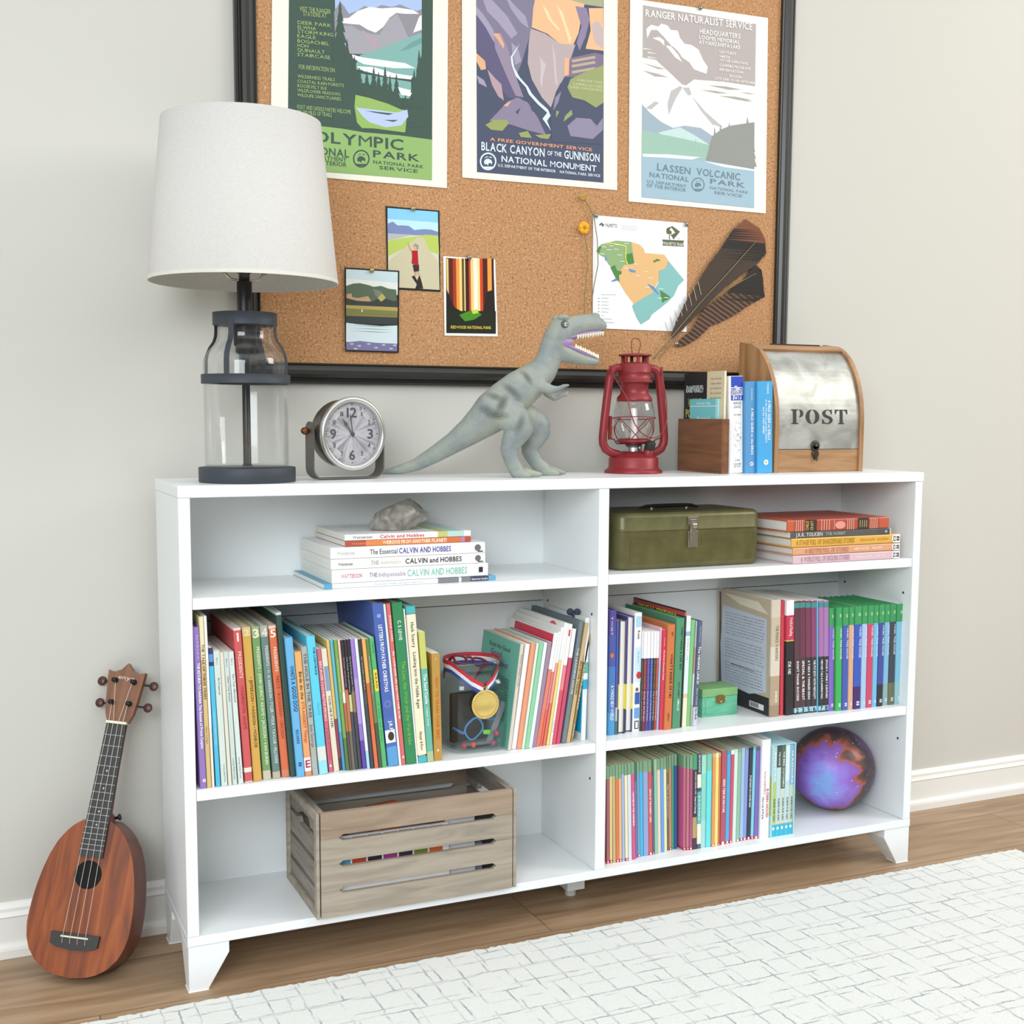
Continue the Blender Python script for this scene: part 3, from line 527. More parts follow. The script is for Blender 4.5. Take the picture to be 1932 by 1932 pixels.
('#f0a048',2,[(90.4,149.5),(99.2,149.6),(101.1,49.8),(92.3,50.4)]),
('#3c1810',2,[(99.2,150),(103.7,149.9),(105.6,50),(101.1,50.7)]),
('#241c14',3,[(6,88.2),(22.8,53.8),(36.3,47.3),(36.3,6),(6,5)]),
('#241c14',3,[(90.6,86.7),(104.7,90.9),(109,6.8),(79,6.3),(80.9,45.5)]),
('#1e2414',4,[(6,46.1),(108.8,50.1),(109,6.8),(6,5)]),
('#4c8c24',5,[(32.4,40.1),(51.7,47.9),(71.1,48.7),(79,41.9),(63.4,32.4),(44,28.2)]),
('#c8d848',6,[(57.5,49.9),(71.1,52.2),(72.1,45.1),(60.4,42.9)]),
],[
('REDWOOD NATIONAL PARK',15.1,13.9,99,15.4,5.4,'#e8cc50',1),
]),
'map':((864.5,1110.9),[
('#f1f1f1',0,[(0,223),(220.8,221.6),(223,0),(1.9,0.3)]),
('#8fae78',2,[(8.2,152.7),(18.5,166.9),(52.6,176.2),(89.9,175.8),(92.8,159.9),(96,132.5),(73.3,129),(66.9,112.6),(56.2,112),(34.8,129.2),(29.4,140.3),(16.2,145.2)]),
('#e4b87c',3,[(88.6,175.7),(108.8,171.2),(118.4,162.5),(119.9,155.7),(166.3,154.9),(177,142.7),(169.6,127.1),(154.6,121.7),(155,103.1),(143,83.9),(140.4,76.8),(116.1,64.1),(96.1,50.5),(91.9,56.1),(76.9,71.7),(61.9,91.7),(58.9,109.9),(71.9,128.9),(96,132.5)]),
('#84bcb8',4,[(176.2,142.6),(214.5,106),(200.8,93.6),(190.1,72),(179.2,62.1),(160.2,47.3),(138.5,32.4),(133.2,22.9),(113,11.6),(103.3,24.1),(94.9,40),(92,49.2),(116.1,64.1),(140.4,76.8),(153.7,98.4),(154.6,121.7),(169.6,127.1)]),
('#4c8440',5,[(74.3,149.6),(90.3,154),(95.4,134.7),(83.9,130.7),(73.1,138.1)]),
('#4c8440',5,[(40.2,122.6),(50.7,127.8),(56.2,116.6),(66.8,116),(65.6,110.2),(60.3,108.8),(61.8,94),(53.8,100.5),(48.3,109.3)]),
('#4c8440',5,[(156.7,83.4),(181.8,70.4),(179.2,65.6),(169.6,61.7),(162.8,56.7),(159.8,68.3)]),
('#4c8440',5,[(139.2,140.6),(150,145.8),(157.7,142.8),(150.1,141.2),(142,137.7)]),
('#4c8440',5,[(8.2,152.7),(14.6,163.2),(19.9,162.4),(13.5,148.5)]),
('#5c94c8',6,[(29.3,144.8),(32.6,138.2),(30.5,133.5),(27.3,139)]),
('#5c94c8',6,[(82.7,122.6),(98.9,118.8),(99,115.4),(85.5,116.3)]),
('#5c94c8',6,[(126.4,94.7),(142.9,88.5),(156.9,72.9),(151.4,73.8),(137.5,84.8)]),
('#5c94c8',6,[(41.9,95.3),(53.7,101.6),(56.5,97.1),(45.9,94.3)]),
('#d4dc50',7,[(19.8,164.7),(39.4,171.5),(76.6,168.1),(76.6,140.6),(81.3,130.5),(78.6,129.2),(73.9,140.5),(74,165.6),(39.5,169.3)]),
('#5c6444',3,[(170.7,208.5),(184.4,213.6),(202.9,203.6),(187.7,186.8),(180.6,195.2),(191.6,200.6),(181.7,210.4),(177.6,205.5),(183.2,202.3),(182,196.5),(171.5,197),(169.5,201.5)]),
('#5c6444',3,[(176.5,196.1),(178.7,196.3),(178.9,186.3),(176.7,186.1)]),
('#5c6444',3,[(159.6,185.1),(213.3,186.1),(210.6,180.1),(213,173.4),(161,173.1),(163.6,179.1)]),
('#5c6444',3,[(13.3,205),(19.2,209.9),(25.8,205.4),(20.6,200.5),(19.3,205.4),(15.4,202.9)]),
('#b4b8b8',3,[(63.2,207.2),(103.3,207.1),(103.3,206.4),(63.2,206.5)]),
('#b4b8b8',3,[(63.3,203.3),(101.8,203.1),(101.8,202.4),(63.3,202.6)]),
('#b4b8b8',3,[(63.4,199.7),(100.2,199.3),(100.2,198.6),(63.4,199)]),
('#a4a8a8',3,[(20.4,68),(53.4,68.8),(53.5,67.9),(20.4,67.1)]),
('#a4a8a8',3,[(20.5,61.2),(37.9,61.2),(37.9,60.3),(20.5,60.2)]),
('#a4a8a8',3,[(20.6,54.3),(36.9,54.3),(37,53.4),(20.6,53.4)]),
('#a4a8a8',3,[(20.7,47.4),(37,47.4),(37.1,46.5),(20.7,46.5)]),
('#a4a8a8',3,[(20.8,40.6),(38.7,40.6),(38.7,39.7),(20.8,39.7)]),
('#a4a8a8',3,[(20.9,33.7),(36.7,33.6),(36.7,32.7),(20.9,32.8)]),
('#a4a8a8',3,[(21,26.8),(26.2,26.4),(26.3,25.4),(21,25.9)]),
('#a4a8a8',3,[(21.1,20),(44.9,20.1),(44.9,19.2),(21.1,19.1)]),
('#a4a8a8',3,[(21.2,13.1),(50.8,13.4),(50.8,12.5),(21.2,12.2)]),
('#606868',3,[(13.7,60.9),(15.8,61),(15.8,59.1),(13.7,59)]),
('#606868',3,[(13.7,54.3),(15.8,54.3),(15.9,52.5),(13.8,52.4)]),
('#606868',3,[(13.8,47.6),(15.9,47.7),(16,45.9),(13.9,45.8)]),
('#606868',3,[(13.9,41),(16,41.1),(16,39.3),(13.9,39.2)]),
('#606868',3,[(14,34.4),(16.1,34.4),(16.1,32.6),(14,32.5)]),
('#606868',3,[(14.1,27.7),(16.2,27.8),(16.2,26),(14.1,25.9)]),
('#f4f4e8',8,[(36.9,165.7),(47.5,165.9),(47.5,164.8),(36.9,164.6)]),
('#f4f4e8',8,[(50.1,168.8),(60.7,169),(60.7,167.8),(50.1,167.6)]),
('#f4f4e8',8,[(71.2,172.3),(81.9,172.5),(81.9,171.4),(71.3,171.2)]),
('#f4f4e8',8,[(31.8,157.5),(42.3,157.6),(42.3,156.5),(31.8,156.3)]),
('#f4f4e8',8,[(47.5,159.5),(58.1,159.7),(58.2,158.5),(47.6,158.4)]),
('#f4f4e8',8,[(19.9,162.4),(30.4,162.6),(30.4,161.5),(19.9,161.3)]),
('#f4f4e8',8,[(16.1,148.6),(26.6,148.8),(26.6,147.6),(16.1,147.5)]),
('#f4f4e8',8,[(55.7,148.6),(66.3,148.7),(66.3,147.6),(55.7,147.4)]),
('#f4f4e8',8,[(93.3,132.3),(104.1,132.5),(104.1,131.3),(93.3,131.2)]),
('#f4f4e8',8,[(117.8,118.6),(128.7,118.7),(128.7,117.6),(117.9,117.5)]),
('#f4f4e8',8,[(99.1,109.6),(109.9,109.7),(109.9,108.5),(99.1,108.4)]),
('#f4f4e8',8,[(128.9,106.5),(139.8,106.5),(139.9,105.4),(129,105.3)]),
('#f4f4e8',8,[(121.1,87.5),(132,87.6),(132,86.4),(121.1,86.4)]),
('#f4f4e8',8,[(153.9,85.6),(164.9,85.6),(165,84.4),(154,84.4)]),
('#f4f4e8',8,[(72,123.2),(82.7,123.3),(82.8,122.1),(72.1,122)]),
('#f4f4e8',8,[(62.5,136.4),(73.2,136.5),(73.2,135.4),(62.5,135.3)]),
('#f4f4e8',8,[(151.6,66.8),(162.6,66.8),(162.6,65.6),(151.6,65.6)]),
('#f4f4e8',8,[(166.7,68.6),(177.7,68.6),(177.7,67.4),(166.7,67.4)]),
],[
('PALMETTO TRAIL',164.5,174.9,210.1,174.4,5.8,'#f0f0e0',1),
('PALMETTO',27.9,201.8,54.8,201.6,6.7,'#5c6444',0),
('The',195.9,188,202.1,187.9,2.7,'#888888',0),
]),
}
# ------------------------------------------------------------------ room
WALL_Y = .276
wallm = M('#cdcbc2', .75, var=.01, spec=.2, scale=8)
trimm = M('#eceae4', .4, var=.01)
def struct(name, mb, **k): return tag(mb.build(name, **k), kind='structure')
# floor planks
def floor_mat():
    m, nt, b = newmat('oak_planks')
    tc = nt.nodes.new('ShaderNodeTexCoord'); br = nt.nodes.new('ShaderNodeTexBrick')
    br.inputs['Scale'].default_value = 1; br.inputs['Brick Width'].default_value = 1.25; br.inputs['Row Height'].default_value = .185; br.inputs['Mortar Size'].default_value = .0012
    br.inputs['Color1'].default_value = (.25, .25, .25, 1); br.inputs['Color2'].default_value = (.75, .75, .75, 1); br.inputs['Mortar'].default_value = (0, 0, 0, 1)
    br.offset = .37
    mp0 = nt.nodes.new('ShaderNodeMapping'); mp0.inputs['Location'].default_value = (.14, .02, 0)
    nt.links.new(tc.outputs['Object'], mp0.inputs[0]); nt.links.new(mp0.outputs[0], br.inputs['Vector'])
    mp = nt.nodes.new('ShaderNodeMapping'); mp.inputs['Scale'].default_value = (1.1, 13, 1); nt.links.new(tc.outputs['Object'], mp.inputs[0])
    ad = nt.nodes.new('ShaderNodeVectorMath'); ad.operation = 'ADD'; nt.links.new(mp.outputs[0], ad.inputs[0])
    sc = nt.nodes.new('ShaderNodeVectorMath'); sc.operation = 'SCALE'; sc.inputs['Scale'].default_value = 9; nt.links.new(br.outputs['Color'], sc.inputs[0]); nt.links.new(sc.outputs[0], ad.inputs[1])
    n = nt.nodes.new('ShaderNodeTexNoise'); n.inputs['Scale'].default_value = 2.6; n.inputs['Detail'].default_value = 7; n.inputs['Distortion'].default_value = .9; nt.links.new(ad.outputs[0], n.inputs['Vector'])
    cr = nt.nodes.new('ShaderNodeValToRGB'); e = cr.color_ramp.elements; e[0].position = .25; e[0].color = lin('#846a50'); e[1].position = .75; e[1].color = lin('#b89c7e'); x = e.new(.5); x.color = lin('#a3876a')
    nt.links.new(n.outputs['Fac'], cr.inputs[0])
    mx = nt.nodes.new('ShaderNodeMix'); mx.data_type = 'RGBA'; mx.blend_type = 'MULTIPLY'; mx.inputs[0].default_value = 1
    r2_ = nt.nodes.new('ShaderNodeValToRGB'); q = r2_.color_ramp.elements; q[0].position = 0; q[0].color = (.5, .47, .44, 1); q[1].position = .75; q[1].color = (1, 1, 1, 1); z = q.new(.22); z.color = (.93, .92, .9, 1)
    nt.links.new(br.outputs['Color'], r2_.inputs[0]); nt.links.new(cr.outputs[0], mx.inputs[6]); nt.links.new(r2_.outputs[0], mx.inputs[7])
    nt.links.new(mx.outputs[2], b.inputs['Base Color']); b.inputs['Roughness'].default_value = .42; b.inputs['Specular IOR Level'].default_value = .35
    return m
struct('floor', MB().box(-3, 5, -4, WALL_Y+.1, -.03, 0, floor_mat()))
struct('wall_back', MB().box(-3, 5, WALL_Y, WALL_Y+.1, 0, 2.8, wallm))
prof = [(.276, 0), (.252, 0), (.252, .014), (.2535, .019), (.258, .0225), (.262, .023), (.262, .068), (.2605, .071), (.2635, .073), (.2655, .078), (.2655, .084), (.268, .0885), (.2715, .091), (.276, .0925)]
mb = MB(); mb.prism(prof, -3, 5, trimm, 'x'); struct('baseboard_back', mb)
# ------------------------------------------------------------------ rug
def rug_mat():
    m, nt, b = newmat('woven_rug')
    tc = nt.nodes.new('ShaderNodeTexCoord')
    wn = nt.nodes.new('ShaderNodeTexNoise'); wn.inputs['Scale'].default_value = 26; wn.inputs['Detail'].default_value = 5; wn.inputs['Roughness'].default_value = .75; nt.links.new(tc.outputs['Object'], wn.inputs['Vector'])
    sb = nt.nodes.new('ShaderNodeVectorMath'); sb.operation = 'SUBTRACT'; sb.inputs[1].default_value = (.5, .5, .5); nt.links.new(wn.outputs['Color'], sb.inputs[0])
    sc = nt.nodes.new('ShaderNodeVectorMath'); sc.operation = 'SCALE'; sc.inputs['Scale'].default_value = .014; nt.links.new(sb.outputs[0], sc.inputs[0])
    ad = nt.nodes.new('ShaderNodeVectorMath'); nt.links.new(tc.outputs['Object'], ad.inputs[0]); nt.links.new(sc.outputs[0], ad.inputs[1])
    outs = []
    for (bw, rh, off, mort) in ((.053, .049, .0, .0022), (.083, .071, .35, .0024)):
        br = nt.nodes.new('ShaderNodeTexBrick'); br.inputs['Scale'].default_value = 1; br.inputs['Brick Width'].default_value = bw; br.inputs['Row Height'].default_value = rh; br.inputs['Mortar Size'].default_value = mort
        br.inputs['Mortar Smooth'].default_value = .6; br.offset = off; nt.links.new(ad.outputs[0], br.inputs['Vector']); outs.append(br.outputs['Fac'])
    fade = nt.nodes.new('ShaderNodeTexNoise'); fade.inputs['Scale'].default_value = 22; fade.inputs['Detail'].default_value = 4; nt.links.new(tc.outputs['Object'], fade.inputs['Vector'])
    fr = nt.nodes.new('ShaderNodeMapRange'); fr.inputs[1].default_value = .38; fr.inputs[2].default_value = .66; nt.links.new(fade.outputs['Fac'], fr.inputs[0])
    m1 = nt.nodes.new('ShaderNodeMath'); m1.operation = 'MULTIPLY'; nt.links.new(outs[0], m1.inputs[0]); nt.links.new(fr.outputs[0], m1.inputs[1])
    fr2 = nt.nodes.new('ShaderNodeMapRange'); fr2.inputs[1].default_value = .6; fr2.inputs[2].default_value = .38; nt.links.new(fade.outputs['Fac'], fr2.inputs[0])
    m2 = nt.nodes.new('ShaderNodeMath'); m2.operation = 'MULTIPLY'; nt.links.new(outs[1], m2.inputs[0]); nt.links.new(fr2.outputs[0], m2.inputs[1])
    mm = nt.nodes.new('ShaderNodeMath'); mm.operation = 'MAXIMUM'; nt.links.new(m1.outputs[0], mm.inputs[0]); nt.links.new(m2.outputs[0], mm.inputs[1])
    mx = nt.nodes.new('ShaderNodeMix'); mx.data_type = 'RGBA'; mx.inputs[6].default_value = lin('#e4e5e0'); mx.inputs[7].default_value = lin('#a8acac'); nt.links.new(mm.outputs[0], mx.inputs[0])
    nt.links.new(mx.outputs[2], b.inputs['Base Color']); b.inputs['Roughness'].default_value = .95; b.inputs['Specular IOR Level'].default_value = .1
    fn = nt.nodes.new('ShaderNodeTexNoise'); fn.inputs['Scale'].default_value = 420; fn.inputs['Detail'].default_value = 2; nt.links.new(tc.outputs['Object'], fn.inputs['Vector'])
    bp = nt.nodes.new('ShaderNodeBump'); bp.inputs['Strength'].default_value = .5; bp.inputs['Distance'].default_value = .004; nt.links.new(fn.outputs['Fac'], bp.inputs['Height']); nt.links.new(bp.outputs[0], b.inputs['Normal'])
    return m
rg = MB(); edge = []
nx = 420
for i in range(nx+1): edge.append((-1.2+2.945*i/nx, -.055+random.uniform(-.0025, .0025)))
for i in range(1, 240): edge.append((1.745+random.uniform(-.003, .003), -.055-1.6*i/240))
edge += [(1.745, -1.65), (-1.2, -1.65)]
rg.prism(edge, 0, .009, rug_mat())
tag(rg.build('rug'), 'cream woven area rug with a broken grey grid, lying on the oak floor', 'rug')
# ------------------------------------------------------------------ bookcase
white = M('#edf0f0', .32, var=.008, spec=.4, scale=4)
BC = thing('bookcase', 'long white two-bay bookcase on tapered legs, standing against the wall', 'bookcase')
BV = [('bevel', .0012, 2)]
H, ZT, ZB, ZS = .8236, .8046, .0766, .0921
XD0, XD1, XR, D = .7452, .7661, 1.498, .236
MB().box(0, 1.5, 0, D, ZT, H, white).build('top_panel', BC, mods=BV)
MB().box(0, XR, 0, D, ZB, ZS, white).build('bottom_panel', BC, mods=BV)
MB().box(.0005, .0191, .0004, D, ZS+.0003, ZT-.0003, white).build('side_panel', BC, mods=BV)
MB().box(XR-.0191, XR-.0005, .0004, D, ZS+.0003, ZT-.0003, white).build('side_panel', BC, mods=BV)
MB().box(XD0, XD1, .0015, D-.0045, ZS+.0002, ZT-.0002, white).build('divider', BC, mods=BV)
MB().box(.0192, XR-.0192, D-.0042, D-.0004, ZS, ZT, white).build('back_panel', BC)
XI = XR-.0191
for x0, x1, z in ((.0199, XD0-.0006, .6452), (.0199, XD0-.0006, .3345), (XD1+.0006, XI-.0006, .6465), (XD1+.0006, XI-.0006, .3357)):
    MB().box(x0, x1, .0022, D-.0046, z-.0183, z, white).build('shelf', BC, mods=BV)
dark = M('#3a3a38', .7)
for x0, x1 in ((.02, XD0-.001), (XD1+.001, XI-.001)):
    MB().box(x0, x1, D-.0048, D-.0042, .5695, .5707, dark).build('back_seam', BC)
for x, s in ((XI, -1), (XD0, -1)):
    for y, z in ((.21, .572), (.025, .572), (.025, .262), (.21, .262)):
        MB().lathe([(1e-5, 0), (.0026, 0), (.0026, .0006)], dark, 12, (x-.0006, y, z), ax=(1, 0, 0)).build('peg_hole', BC)
def leg(x, y, sx, sy):
    vs = []
    for z, a in ((ZB, .066), (.058, .066), (0, .031)):
        for u, v in ((0, 0), (1, 0), (1, 1), (0, 1)): vs.append((x+sx*a*u, y+sy*a*v, z))
    fs = [(0, 1, 2, 3), (8, 11, 10, 9)]
    for j in (0, 4):
        for i in range(4): fs.append((j+i, j+(i+1) % 4, j+4+(i+1) % 4, j+4+i))
    return MB().add(vs, fs, white)
leg(.001, .001, 1, 1).build('leg', BC, mods=BV); leg(XR-.001, .001, -1, 1).build('leg', BC, mods=BV)
leg(.001, D-.001, 1, -1).build('leg', BC, mods=BV); leg(XR-.001, D-.001, -1, -1).build('leg', BC, mods=BV)
mb = MB(); mb.box(.744, .782, .11, .15, .012, ZB, white); mb.lathe([(.011, 0), (.011, .012)], M('#c8c8c4', .5), 16, (.758, .125, 0)); mb.build('center_leg', BC, mods=BV)
# ------------------------------------------------------------------ cork board
black = M('#26251f', .28, var=.1, spec=.6, scale=20)
cork_m, nt, b = newmat('cork')
tc = nt.nodes.new('ShaderNodeTexCoord'); n1 = nt.nodes.new('ShaderNodeTexNoise'); n1.inputs['Scale'].default_value = 260; n1.inputs['Detail'].default_value = 3
nt.links.new(tc.outputs['Object'], n1.inputs['Vector'])
cr = nt.nodes.new('ShaderNodeValToRGB'); e = cr.color_ramp.elements
e[0].position = .3; e[0].color = lin('#8c6440'); e[1].position = .72; e[1].color = lin('#dab48c'); x = e.new(.42); x.color = lin('#b6885f'); x = e.new(.6); x.color = lin('#c2946a')
nt.links.new(n1.outputs['Fac'], cr.inputs[0]); nt.links.new(cr.outputs[0], b.inputs['Base Color']); b.inputs['Roughness'].default_value = .9; b.inputs['Specular IOR Level'].default_value = .15
CB = thing('corkboard', 'large cork pinboard in a black moulded frame, hung on the wall', 'pinboard', (.157, WALL_Y, .992))
BW, BHt = 1.187, .92
MB().box(.03, BW-.03, -.012, -.001, .03, BHt-.03, cork_m).build('cork_panel', CB)
fp = [(0, 0), (0, .012), (.004, .015), (.0065, .0125), (.0085, .0125), (.011, .018), (.017, .0215), (.024, .021), (.030, .017), (.0325, .0165), (.034, .0185), (.0365, .0185), (.0375, .013), (.0375, .0)]
def rail(a, b_, inward):
    # mitred moulding from corner a to corner b, profile steps inward and out of the wall
    mb = MB(); vs = []; d = Vector((b_[0]-a[0], 0, b_[1]-a[1])).normalized(); iw = Vector((inward[0], 0, inward[1]))
    for c, s in ((a, 1), (b_, -1)):
        for u, o in fp: vs.append(Vector((c[0], 0, c[1]))+iw*u+d*(u*s)+Vector((0, -o-.0005, 0)))
    n = len(fp)
    mb.add(vs, [(i, (i+1) % n, n+(i+1) % n, n+i) for i in range(n)], black)
    return mb
for a, b_, iw in (((0, 0), (BW, 0), (0, 1)), ((BW, 0), (BW, BHt), (-1, 0)), ((BW, BHt), (0, BHt), (0, -1)), ((0, BHt), (0, 0), (1, 0))):
    rail(a, b_, iw).build('frame_rail', CB)
# ------------------------------------------------------------------ papers pinned to the board
def sheet(key, name, label, cat, y=.2622, group=None, gloss=.6):
    (x0, z0), polys, texts = ART[key]
    mb = MB()
    for rank, (c, l, pts) in enumerate(sorted(polys, key=lambda p: p[1])):
        m = M(c, gloss, var=.02)
        if l == 0:
            mb.prism([(px/1000, pz/1000) for px, pz in pts], 0, .0006, m, 'y')
        else: mb.poly([(px/1000, -.000016*rank-.00005, pz/1000) for px, pz in pts], m)
    top = -.000016*len(polys)-.0001
    for t, ax, az, bx, bz, h, c, bo in texts:
        d = Vector((bx-ax, 0, bz-az)); L = d.length; d.normalize(); u = Vector((-d.z, 0, d.x))
        mb.text(t, (ax/1000, top, az/1000), d, u, h/1000, M(c, gloss, var=0), L/1000, bo)
    o = mb.build(name, loc=(x0/1000, y, z0/1000)); return tag(o, label, cat, group)
sheet('p1', 'poster', 'green national park poster with snowy mountains, leftmost on the corkboard', 'poster', group='park posters on the corkboard')
sheet('p2', 'poster', 'purple canyon poster with a white river, middle of the corkboard', 'poster', group='park posters on the corkboard')
sheet('p3', 'poster', 'grey and blue volcano poster, rightmost on the corkboard', 'poster', group='park posters on the corkboard')
sheet('ph1', 'photograph', 'black bordered photo of a child in red pointing across a field', 'photo', y=.2626, gloss=.35)
sheet('ph2', 'photograph', 'black bordered photo of a lake below trees, overlapping the other photo', 'photo', y=.2602, gloss=.35)
sheet('pc', 'postcard', 'white bordered postcard of glowing red forest trunks', 'postcard', gloss=.35)
sheet('map', 'trail_map', 'white map sheet of a green, tan and teal state, pinned beside the feathers', 'map')
steel = M('#8c938e', .3, .8); brass = M('#b09a70', .3, .8)
def pin(x, z, label, m=steel, y=.2612):
    mb = MB(); mb.lathe([(1e-5, 0), (.0042, .0), (.0048, .001), (.0046, .0022), (.0035, .0034), (.0018, .0041), (1e-5, .0043)], m, 18, (0, 0, 0), ax=(0, -1, 0))
    mb.lathe([(.0004, -.006), (.0004, .0)], m, 6, (0, 0, 0), ax=(0, -1, 0))
    tag(mb.build('thumbtack', loc=(x, y, z)), label, 'thumbtack', 'thumbtacks on the corkboard')
pin(1.1041, 1.7633, 'steel thumbtack at the top of the volcano poster', y=.2603)
pin(.4834, 1.319, 'brass thumbtack holding the photo of the child in red', brass, .2605)
pin(.401, 1.201, 'brass thumbtack holding the lake photo', brass, .2582)
pin(.5968, 1.2361, 'grey thumbtack at the top of the forest postcard', y=.2605)
pin(.867, 1.3321, 'grey thumbtack in the upper left corner of the trail map', y=.2558)
pin(1.081, 1.3298, 'grey thumbtack in the upper right corner of the trail map', y=.2606)
pin(1.0569, 1.0847, 'grey thumbtack through the quills of the feathers', y=.2528)
# dried flowers
green = M('#7c8050', .8)
def flower(path, head, hc, r, label, y):
    t = thing('dried_flower', label, 'dried flower', (path[-1][0]/1000, y, path[-1][1]/1000), group='dried flowers on the corkboard')
    o = Vector((path[-1][0]/1000, 0, path[-1][1]/1000))
    L = lambda p, yy=0: Vector((p[0]/1000, yy, p[1]/1000))-o
    pts = [L(p) for p in path]; sm = []
    for a, b_ in zip(pts, pts[1:]):
        for k in range(5): sm.append(a.lerp(b_, k/5))
    sm.append(pts[-1])
    MB().tube(sm, .0008, green, 6).build('stem', t)
    mb = MB(); random.seed(hash(label) % 97)
    for i in range(11):
        a = 2*math.pi*i/11; mb.ball((math.cos(a)*r*.55, -.002*(i % 2), math.sin(a)*r*.55), r*.5, M(hc, .8, var=.15, scale=300), 10, 1, .35, 1)
    mb.ball((0, -.002, 0), r*.45, M('#b08018', .9), 10, 1, .5, 1)
    mb.build('flower_head', t, loc=L(head))
flower([(842, 1363), (853, 1349), (864, 1331), (872, 1289), (875, 1238), (866, 1194), (863, 1174), (862, 1130)], (838, 1366), '#b8963c', .006, 'dried yellow flower head on a stem bent over the map edge', .2585)
flower([(841, 1308), (850, 1263), (850, 1227), (846, 1186), (844, 1130)], (842, 1307), '#f0ac1c', .012, 'orange yellow dried flower left of the trail map', .2585)
# feathers
def feather_mat(name, c1, c2, dens, ang, w):
    m, nt, b = newmat(name); tc = nt.nodes.new('ShaderNodeTexCoord'); mp = nt.nodes.new('ShaderNodeMapping'); mp.inputs['Rotation'].default_value = (0, R(ang), 0)
    nt.links.new(tc.outputs['Object'], mp.inputs[0]); wv = nt.nodes.new('ShaderNodeTexWave'); wv.inputs['Scale'].default_value = dens; wv.inputs['Distortion'].default_value = 1.2; wv.bands_direction = 'X'
    nt.links.new(mp.outputs[0], wv.inputs['Vector']); cr = nt.nodes.new('ShaderNodeValToRGB'); e = cr.color_ramp.elements; e[0].position = w; e[0].color = lin(c1); e[1].position = min(1, w+.18); e[1].color = lin(c2)
    nt.links.new(wv.outputs['Fac'], cr.inputs[0]); nt.links.new(cr.outputs[0], b.inputs['Base Color']); b.inputs['Roughness'].default_value = .7
    return m
fplain = feather_mat('feather_brown', '#3a2c22', '#46382c', 200, 40, .5)
fbar = feather_mat('feather_barred', '#3a2a20', '#7c5840', 34, 62, .62)
fdark = M('#241d18', .7, var=.2, scale=200); ftip = M('#7c4c34', .8, var=.2, scale=300); fwhite = M('#c4b8a4', .8)
def feather(quill, outline, label, y, ma, tipcut, barbs):
    q = [Vector((a/1000, 0, b_/1000)) for a, b_ in quill]; o = q[-1].copy()
    t = thing('feather', label, 'feather', (o.x, y, o.z), group='turkey feathers on the corkboard')
    mb = MB(); pts = [Vector((a/1000, 0, b_/1000))-o for a, b_ in outline]
    ax = (q[0]-q[-1]).normalized(); nrm = Vector((-ax.z, 0, ax.x)); Lq = (q[0]-q[-1]).length
    # vane as a fan of strips, ragged edge, slightly cupped toward the viewer at the shaft
    def bend(p):
        dd = (p).dot(nrm); return Vector((p.x, -.004+abs(dd)*.06, p.z))
    dense = []
    n = len(pts)
    for i in range(n):
        a, b_ = pts[i], pts[(i+1) % n]
        for k in range(8):
            p = a.lerp(b_, k/8)
            dense.append(p+nrm*random.uniform(-.0012, .0012))
    segs = {}
    tri = tess([Vector((p.x, p.z, 0)) for p in dense])
    for tr in tri:
        c = sum((dense[i] for i in tr), Vector())/3; s_ = c.dot(ax)/Lq
        m_ = ftip if s_ > tipcut[1] else fdark if s_ > tipcut[0] else ma
        mb.add([bend(dense[i]) for i in tr]+[bend(dense[i])+Vector((0, .0005, 0)) for i in tr], [(0, 1, 2), (5, 4, 3), (0, 3, 4, 1), (1, 4, 5, 2), (2, 5, 3, 0)], m_)
    for (s0, off, ln) in barbs:
        p = ax*(Lq*s0)+nrm*off; mb.tube([p+Vector((0, -.0035, 0)), p+nrm*ln+ax*ln*.55+Vector((0, -.003, 0))], .0007, fwhite, 5)
    mb.build('vane', t)
    MB().tube([p-o+Vector((0, -.0045, 0)) for p in q], [.0006]+[.001]*(len(q)-2)+[.0014], M('#8c7c5c', .5), 6).build('quill', t)
FA = [(1223,1350),(1259,1333),(1274,1310),(1279,1281),(1255,1258),(1215,1232),(1169,1201),(1127,1164),(1094,1134),(1061,1105),(1047,1095),(1045,1104),(1058,1133),(1079,1171),(1106,1208),(1128,1242),(1161,1281),(1189,1321)]
FB = [(1252,1258),(1269,1247),(1273,1233),(1281,1192),(1240,1171),(1211,1153),(1177,1137),(1148,1127),(1115,1099),(1087,1084),(1059,1079),(1070,1096),(1095,1113),(1125,1157),(1170,1187),(1221,1223)]
feather([(1251,1306),(1183,1238),(1113,1170),(1047,1100),(1015,1068),(1001,1054)], FA, 'brown feather with a rust tip, the upper one above the lantern', .2575, fplain, (.86, .98), [(.18+.045*i, .012, .018+.001*i) for i in range(8)])
feather([(1255,1239),(1186,1204),(1124,1164),(1086,1127),(1048,1088),(1018,1054)], FB, 'barred brown feather with a black tip, the lower one above the lantern', .2615, fbar, (.8, 2), [])
# ================================================================== things on the bookcase top
TOP = .8236
# ------------------------------------------------------------------ table lamp
LP = thing('table_lamp', 'clear glass table lamp with dark metal straps and a white drum shade', 'lamp', (.1295, .092, TOP)); LP.scale = (.985, .985, .985)
iron = M('#3c4148', .55, var=.06, spec=.4, scale=90); ironb = M('#1e1e1e', .4, var=.03)
clear = glass('clear_glass', amount=.09)
MB().lathe([(.0795, 0), (.0805, .0015), (.0805, .0235), (.0795, .025), (1e-5, .025)], iron, 64).build('base', LP)
jar = [(1e-5, .0262), (.0690, .0262), (.0700, .0285), (.0700, .194), (.0690, .203), (.0655, .212), (.0575, .222), (.0495, .230), (.0462, .237), (.0452, .245), (.0452, .2615)]
MB().lathe(jar+[(.0432, .2615), (.0432, .245), (.0442, .238), (.0475, .2315), (.055, .224), (.063, .2135), (.0667, .203), (.0677, .194), (.0677, .030), (.066, .0275), (1e-5, .0275)], clear, 72).build('glass_jar', LP)
